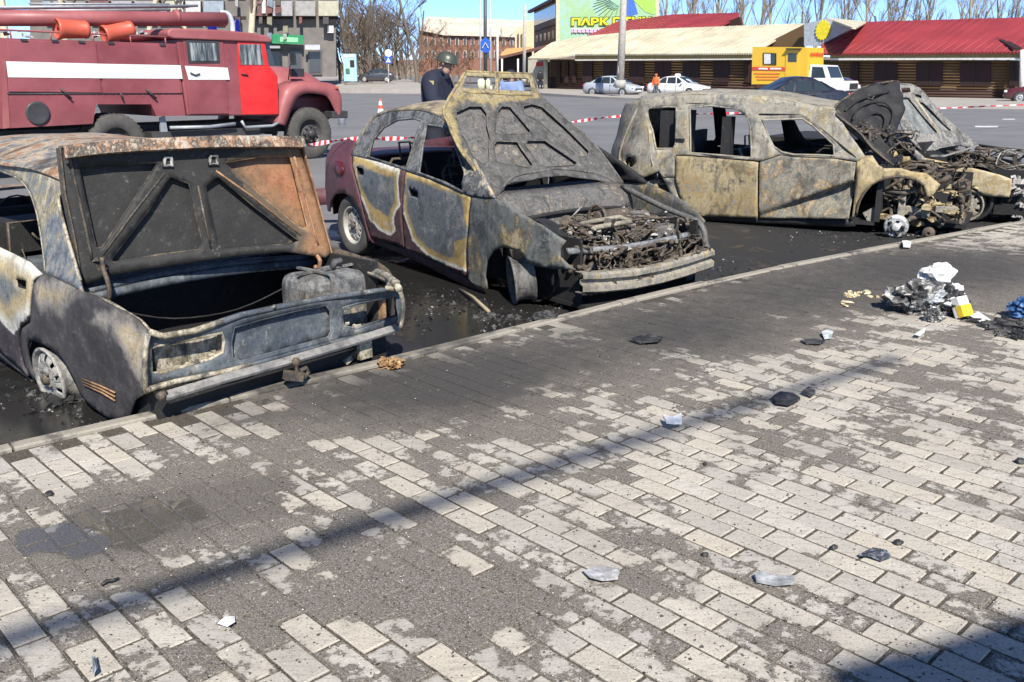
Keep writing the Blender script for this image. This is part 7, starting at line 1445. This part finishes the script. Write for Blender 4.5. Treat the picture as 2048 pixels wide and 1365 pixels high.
for i, (x, Y) in enumerate(((500, 44), (30, 36), (150, 46), (290, 50), (395, 52))): a = AT(x, 200, Y); plant('whitewashed_tree', ('bare tree with pale whitewashed trunk right behind the fire engine cab', 'whitewashed bare tree above the rear of the fire engine', 'whitewashed bare tree behind the first orange bucket', 'whitewashed bare tree behind the second orange bucket', 'whitewashed bare tree behind the end of the hose pipe')[i], (a.x, Y, ROAD), WHT[i % 2], i * 2.3, 1.0 if i else 1.05)
pn = AT(835, 160, 112); plant('pine_tree', 'tall thin tree against the sky beside the brick building', (pn.x, 112, .3), BRO[2], .7, 1.35)
# low parked car mass behind the pillar
p = AT(726, 161, 104); sedan('small dark car half hidden behind the advertising pillar', (p.x + 1.2, 106, .55), R(180), L=4.1, col=carpaint('dusk_paint', (.03, .035, .05)))
number_row('poplars behind the market halls', 'bare pale poplar behind the market halls, %s from the left'); number_row('bare trees over the red roof', 'dark bare tree over the red roof, %s from the left')
number_row('bare street trees by the far pavement', 'bare brown street tree near the advertising pillar, %s from the left'); number_row('reddish shrubs by the far brick building', 'reddish bare shrub between the far pavement and brick building, %s from the left')
# ================================================================== litter and debris
def lump(name, mat, loc_, size, seed, rough=.35, parent=None, freq=2.2, rot=0.0, sub=4):
    bm = bmesh.new(); bmesh.ops.create_icosphere(bm, subdivisions=sub, radius=1.0)
    for v in bm.verts:
        n = noise.fractal(v.co * freq + Vector((seed * 3.1, seed, 0)), .9, 2.1, 4); c = abs(noise.noise(v.co * freq * 1.7 + Vector((0, seed * 2, 5))))
        v.co *= 1 + rough * n - rough * .7 * (1 - c) ** 4
        v.co = Vector((v.co.x * size[0], v.co.y * size[1], max(v.co.z, -.75) * size[2]))
    me = bpy.data.meshes.new(name); bm.to_mesh(me); bm.free(); me.polygons.foreach_set('use_smooth', [False] * len(me.polygons)); me.materials.append(mat)
    o = link(name, me, parent); o.location = Vector(loc_) + Vector((0, 0, size[2] * .74)); o.rotation_euler = (0, 0, rot); return o
def mottled(name, a, b, c, sc=9):
    t = NT(name); v = t.coord(); n1 = t.noise(v, sc, 5, .7, .6); n2 = t.noise(v, sc * 3, 3); t.inp(Base_Color=t.ramp(t.math('ADD', t.math('MULTIPLY', n1, .75), t.math('MULTIPLY', n2, .25)), [(.36, a), (.5, b), (.6, c)]), Roughness=.6); t.bump(n2, .3, .01); return t.m
M_BAG = mottled('charred_bag', (.012, .012, .014), (.09, .088, .085), (.55, .54, .51), 12); M_PAP = mottled('dirty_paper', (.45, .44, .42), (.70, .70, .68), (.82, .82, .80), 5); M_FOIL = mottled('crumpled_foil', (.10, .12, .12), (.42, .45, .46), (.75, .76, .78), 12); M_CHAR = mottled('char', (.010, .010, .011), (.03, .03, .03), (.10, .095, .09))
tag(lump('refuse_bag', M_BAG, G(1832, 622), (.23, .18, .13), 1, .34), 'charred black and white refuse bag in the litter heap', 'refuse bag')
tag(lump('crumpled_paper', M_PAP, G(1872, 610) + Vector((0, .06, .13)), (.13, .08, .10), 2, .38, freq=1.3, sub=3), 'large white crumpled sheet on top of the litter heap', 'paper')
tag(lump('crumpled_foil', M_FOIL, G(1866, 626) + Vector((0, -.06, .05)), (.12, .08, .07), 3, .45), 'silvery crumpled foil in the middle of the litter heap', 'foil')
tag(lump('crumpled_paper', M_PAP, G(1842, 622) + Vector((.02, -.1, .05)), (.07, .05, .05), 12, .45, sub=3), 'small white paper ball at the front of the litter heap', 'paper'); tag(lump('crumpled_paper', M_PAP, G(1906, 612) + Vector((0, 0, .06)), (.07, .05, .06), 13, .45, sub=3), 'white crumpled paper behind the carton in the litter heap', 'paper')
tag(lump('charred_rag', M_CHAR, G(1895, 630) + Vector((0, .02, .02)), (.13, .11, .10), 4, .4), 'charred rag at the right of the litter heap', 'rag')
tag(lump('charred_lump', M_BAG, G(1868, 643), (.07, .06, .05), 9, .4), 'grey charred lump at the foot of the litter heap', 'lump')
bxp = G(1926, 640); mb = MB(); rz = Matrix.Rotation(.5, 3, 'Z') @ Matrix.Rotation(-.5, 3, 'X'); mb.box(bxp + Vector((0, .05, .075)), (.10, .07, .14), rz); tag(mb.build('carton', plain('carton_white', (.75, .73, .68), .7), bevel=.006), 'white and yellow carton leaning on the litter heap', 'carton'); y2 = MB(); y2.box(bxp + Vector((0, .05, .075)) + rz @ Vector((0, -.018, -.03)), (.103, .04, .08), rz); o2 = y2.build('yellow_panel', plain('carton_yellow', (.80, .52, .03), .6), bpy.data.objects['carton'])
def flat(name, label, cat, pxs, mat, th=.006, lift=.006, curl=.02, sd=1, group=None):
    """thin irregular scrap lying on the ground, slightly curled"""
    r = random.Random(sd); q = [G(*p) for p in pxs]; c = sum(q, Vector()) / len(q); mb = MB(); n = len(q)
    top = [a + Vector((0, 0, lift + th + r.uniform(0, curl))) for a in q] + [c + Vector((0, 0, lift + th + curl * .7))]; bot = [a - Vector((0, 0, th)) for a in top]
    mb.add(top + bot, [(i, (i + 1) % n, n) for i in range(n)] + [(n + 1 + (i + 1) % n, n + 1 + i, 2 * n + 1) for i in range(n)] + [(i, n + 1 + i, n + 1 + (i + 1) % n, (i + 1) % n) for i in range(n)])
    return tag(mb.build(name, mat), label, cat, group)
flat('white_card', 'white card lying flat right of the litter heap', 'card', [(1938, 640), (1955, 632), (1981, 643), (1968, 653)], M_PAP, sd=2)
M_PANEL = mottled('grey_plastic', (.14, .14, .15), (.26, .27, .28), (.40, .41, .42), 14)
flat('plastic_shard', 'curved grey plastic shard on the pale bricks at lower right', 'shard', [(1508, 1160), (1522, 1158), (1550, 1166), (1588, 1168), (1586, 1180), (1550, 1178), (1512, 1170)], M_PANEL, .012, .008, .018, 3)
flat('dark_shard', 'dark speckled shard like a fin on the pale bricks at right', 'shard', [(1718, 1118), (1745, 1104), (1772, 1112), (1781, 1121), (1762, 1127), (1738, 1120)], mottled('speckled_shard', (.02, .022, .03), (.06, .065, .08), (.3, .32, .36), 40), .010, .006, .016, 4)
flat('charred_tile', 'flat black charred plate lying on the bricks at right', 'plate', [(1543, 803), (1558, 793), (1585, 796), (1600, 806), (1578, 817), (1552, 814)], M_CHAR, .014, .006, .01, 5)
flat('charred_chip', 'small black chip above the charred plate', 'chip', [(1605, 792), (1615, 786), (1630, 792), (1622, 798)], M_CHAR, .02, .005, .01, 6)
flat('white_shard', 'white curved plastic shard in the shadow band at centre right', 'shard', [(1325, 846), (1340, 852), (1362, 846), (1363, 858), (1348, 864), (1332, 860)], plain('white_plastic', (.8, .8, .8), .4), .012, .02, .03, 7)
flat('paper_scrap', 'small white paper scrap at lower left', 'paper', [(436, 1256), (452, 1252), (470, 1241), (472, 1258), (455, 1261)], M_PAP, .002, .01, .02, 8)
flat('foil_wrapper', 'silver wrapper standing up near the bottom left edge', 'wrapper', [(186, 1330), (192, 1325), (198, 1345), (196, 1362), (187, 1360)], M_FOIL, .004, .01, .03, 9)
flat('clear_plastic', 'crumpled clear plastic sheet on a pale brick at bottom centre', 'plastic', [(1165, 1150), (1200, 1138), (1240, 1146), (1235, 1165), (1205, 1172), (1180, 1166)], mottled('clear_film', (.26, .255, .245), (.36, .355, .345), (.55, .55, .55), 22), .002, .006, .014, 10)
flat('paper_scrap', 'white crumpled scrap just below the litter heap', 'paper', [(1828, 676), (1840, 668), (1850, 664), (1848, 672), (1838, 680)], M_PAP, .004, .01, .02, 11)
flat('paper_scrap', 'bluish white film scrap left of the litter heap', 'paper', [(1642, 672), (1655, 668), (1666, 674), (1662, 682), (1648, 682)], M_FOIL, .004, .01, .03, 12)
flat('charred_strip', 'thin black charred strip on the sooty pavement at centre right', 'strip', [(1600, 686), (1630, 684), (1650, 688), (1640, 693), (1612, 692)], M_CHAR, .01, .006, .01, 13); flat('charred_strip', 'black charred strip left of the thin one on the pavement', 'strip', [(1258, 684), (1290, 676), (1325, 682), (1316, 690), (1280, 691)], M_CHAR, .012, .006, .014, 14)
flat('broken_block', 'broken white block lying on the kerb below the gutted estate car', 'block', [(1803, 490), (1814, 488), (1822, 492), (1820, 499), (1806, 499)], plain('chalk_white', (.72, .70, .66), .8), .02, .015, .006, 15)
tag(lump('blue_bag', mottled('blue_bag', (.01, .03, .08), (.03, .10, .25), (.10, .2, .35)), G(2042, 636), (.10, .09, .08), 6, .4), 'dark blue plastic bag at the right edge', 'bag')
tag(chunks('ash_heap', None, M_CHAR, [tuple(G(x, y, .01)) for x, y in ((2000, 650), (2020, 655), (2045, 660), (2060, 650), (2035, 668), (2080, 660))], .02, .07, 160, 71, spread=.07, zfix=.004), 'low heap of black ash at the right edge', 'ash heap')
tag(chunks('food_scraps', None, mottled('pale_scraps', (.35, .22, .08), (.6, .5, .32), (.75, .68, .5), 30), [tuple(G(x, y, .01)) for x, y in ((1700, 590), (1718, 585), (1730, 582), (1752, 592), (1692, 608), (1708, 586))], .015, .04, 26, 72, spread=.03, zfix=.002), 'yellowish scraps scattered left of the refuse bag', 'scraps')
tag(lump('orange_rag', mottled('orange_rag', (.10, .05, .02), (.30, .17, .07), (.45, .32, .18), 30), G(782, 736), (.075, .05, .035), 7, .5), 'orange shredded rag on the kerb by the boxy saloon', 'rag')
mb = MB(); a, b = G(918, 578, ROAD + .02), G(978, 624, ROAD + .03); mb.tube([a, a.lerp(b, .5) + Vector((0, 0, .02)), b], [.008, .012, .014], 6); tag(mb.build('stick', plain('stick_wood', (.33, .27, .18), .8)), 'pale stick lying on the wet road by the front wheel', 'stick')
tag(chunks('charred_brush', None, M_CHAR, [tuple(G(x, y, ROAD + .02)) for x, y in ((978, 628), (988, 632), (970, 630))], .015, .05, 40, 73, spread=.05, zfix=ROAD), 'clump of charred bristles at the end of the stick', 'debris')
tag(lump('scorched_shoe', M_CHAR, G(1088, 640) + Vector((0, 0, -.02)), (.09, .05, .05), 8, .3), 'small dark lump on the kerb below the bumper beam', 'lump')
mb = MB(); P = [G(x, y, .012) for x, y in ((203, 1170), (214, 1162), (226, 1161), (238, 1156))]; mb.tube(P, [.004, .007, .006, .003], 5); tag(mb.build('twig', M_CHAR), 'short black twig on the bricks at lower left', 'twig')
for i, (x, y, s_) in enumerate(((1796, 1090, .016), (1668, 1098, .012), (1410, 930, .009), (2040, 928, .02), (100, 992, .016), (1410, 1113, .012))): tag(lump('pebble', M_CHAR, G(x, y), (s_ * 1.2, s_, s_ * .8), 20 + i, .3, sub=2), ('black pebble right of the speckled fin shard', 'black pebble between two bricks left of the fin shard', 'tiny black pebble near the middle of the paving', 'black pebble at the right edge of the paving', 'black pebble on a clean brick near the left edge', 'tiny black pebble above the grey plastic shard')[i], 'pebble')
# uncountable grit on the pavement and burnt crumbs on the road
r = random.Random(31); mb = MB()
def grit(mb, c, s_):
    a = r.uniform(0, 6.3); ca, sa = math.cos(a) * s_, math.sin(a) * s_; h = s_ * r.uniform(.4, 1)
    mb.add([c + Vector((ca, sa, 0)), c + Vector((-sa, ca, 0)), c + Vector((-ca, -sa * .8, 0)), c + Vector((sa * .3, -ca * .3, h))], [(0, 1, 3), (1, 2, 3), (2, 0, 3)])
for i in range(4200):
    y_ = r.uniform(690, 1365) if i % 3 else r.uniform(600, 850); x_ = r.uniform(-20, 2070); c = G(x_, y_, .0015)
    if c.y < kerb_y(c.x) - .02: grit(mb, c, r.choice((.0018, .0025, .003, .004, .006)) * r.uniform(.7, 1.3))
o = mb.build('pavement_grit', plain('grit', (.06, .055, .05), .9, scale=300, var=.5)); tag(o, 'dark grit and cinders strewn over the paving bricks', 'grit', kind='stuff')
mb = MB()
for i in range(900):
    x_, y_ = r.uniform(-20, 2070), r.uniform(560, 1365); c = G(x_, y_, .0015)
    if c.y < kerb_y(c.x) - .02: grit(mb, c, r.uniform(.0015, .004))
tag(mb.build('glass_crumbs', plain('crumbs_pale', (.6, .59, .56), .5)), 'pale crumbs of glass strewn over the pavement', 'crumbs', kind='stuff')
mb = MB(); mb2 = MB(); spots_ = [(860, 600), (900, 620), (1000, 640), (1100, 635), (1200, 620), (1300, 590), (820, 640), (1480, 560), (1700, 480), (1750, 475), (1880, 460), (1950, 455), (2020, 440), (60, 790), (130, 820), (1420, 540), (700, 690), (1600, 470), (1250, 600), (1120, 640), (500, 790)]
for i in range(1900):
    x_, y_ = r.choice(spots_); c = G(x_ + r.gauss(0, 55), y_ + r.gauss(0, 16), ROAD + .002)
    if c.y > kerb_y(c.x) + .09: grit(mb if r.random() < .93 else mb2, c, r.uniform(.003, .016) * (1 if r.random() < .85 else 2.0))
tag(mb.build('burnt_crumbs', M_CHAR), 'black crumbs of burnt rubber around the wrecks', 'debris', kind='stuff'); tag(mb2.build('ash_crumbs', M_ALU), 'pale ash crumbs around the wrecks', 'ash', kind='stuff')
# ================================================================== what throws the shadows in the foreground: an added post with arm and an added slab, both out of view
h_ = 9.0; sv = Vector((math.cos(R(SUN_AZ)), math.sin(R(SUN_AZ)), 0)) * (h_ / math.tan(R(SUN_EL)))
shadow_post = empty('added_shadow_post', 'added out-of-view post and arm casting the shadow band on the bricks', 'shadow caster')  # unseen post and arm, added to cast the soft band over the paving
s0, s1 = G(-260, 1368) + sv, G(1800, 715) + sv
mb = MB(); mb.tube([Vector((s0.x, s0.y, 0)), Vector((s0.x, s0.y, h_))], [.10, .08], 10); mb.build('shaft', M_POLE, shadow_post); mb = MB(); mb.tube([Vector((s0.x, s0.y, h_)), Vector(((s0.x + s1.x) / 2, (s0.y + s1.y) / 2, h_ + .02)), Vector((s1.x, s1.y, h_))], [.048, .042, .03], 10); mb.build('arm', M_POLE, shadow_post)
h2 = 5.5; sv2 = Vector((math.cos(R(SUN_AZ)), math.sin(R(SUN_AZ)), 0)) * (h2 / math.tan(R(SUN_EL))); q = [G(1690, 1395) + sv2, G(1795, 1364) + sv2, G(1900, 1343) + sv2, G(2060, 1286) + sv2]; q = [q[0], q[1], q[2], q[3], q[3] + Vector((1.5, .4, 0)), q[3] + Vector((2.4, -2.5, 0)), q[0] + Vector((.6, -2.4, 0))]
sh = empty('added_shadow_slab', 'added out-of-view slab on posts casting the shadow in the near right corner', 'shelter'); n = len(q); mb = MB(); mb.add([Vector((a.x, a.y, h2)) for a in q] + [Vector((a.x, a.y, h2 + .12)) for a in q], [tuple(range(n)), tuple(range(n, 2 * n))] + [(i, (i + 1) % n, n + (i + 1) % n, n + i) for i in range(n)]); mb.build('roof', M_GREY, sh)  # unseen slab, added to shade the near right corner
for a in (q[4], q[5], q[6]): mb = MB(); mb.tube([Vector((a.x - .1, a.y, 0)), Vector((a.x - .1, a.y, h2))], .05, 8); mb.build('post', M_GREY, sh)
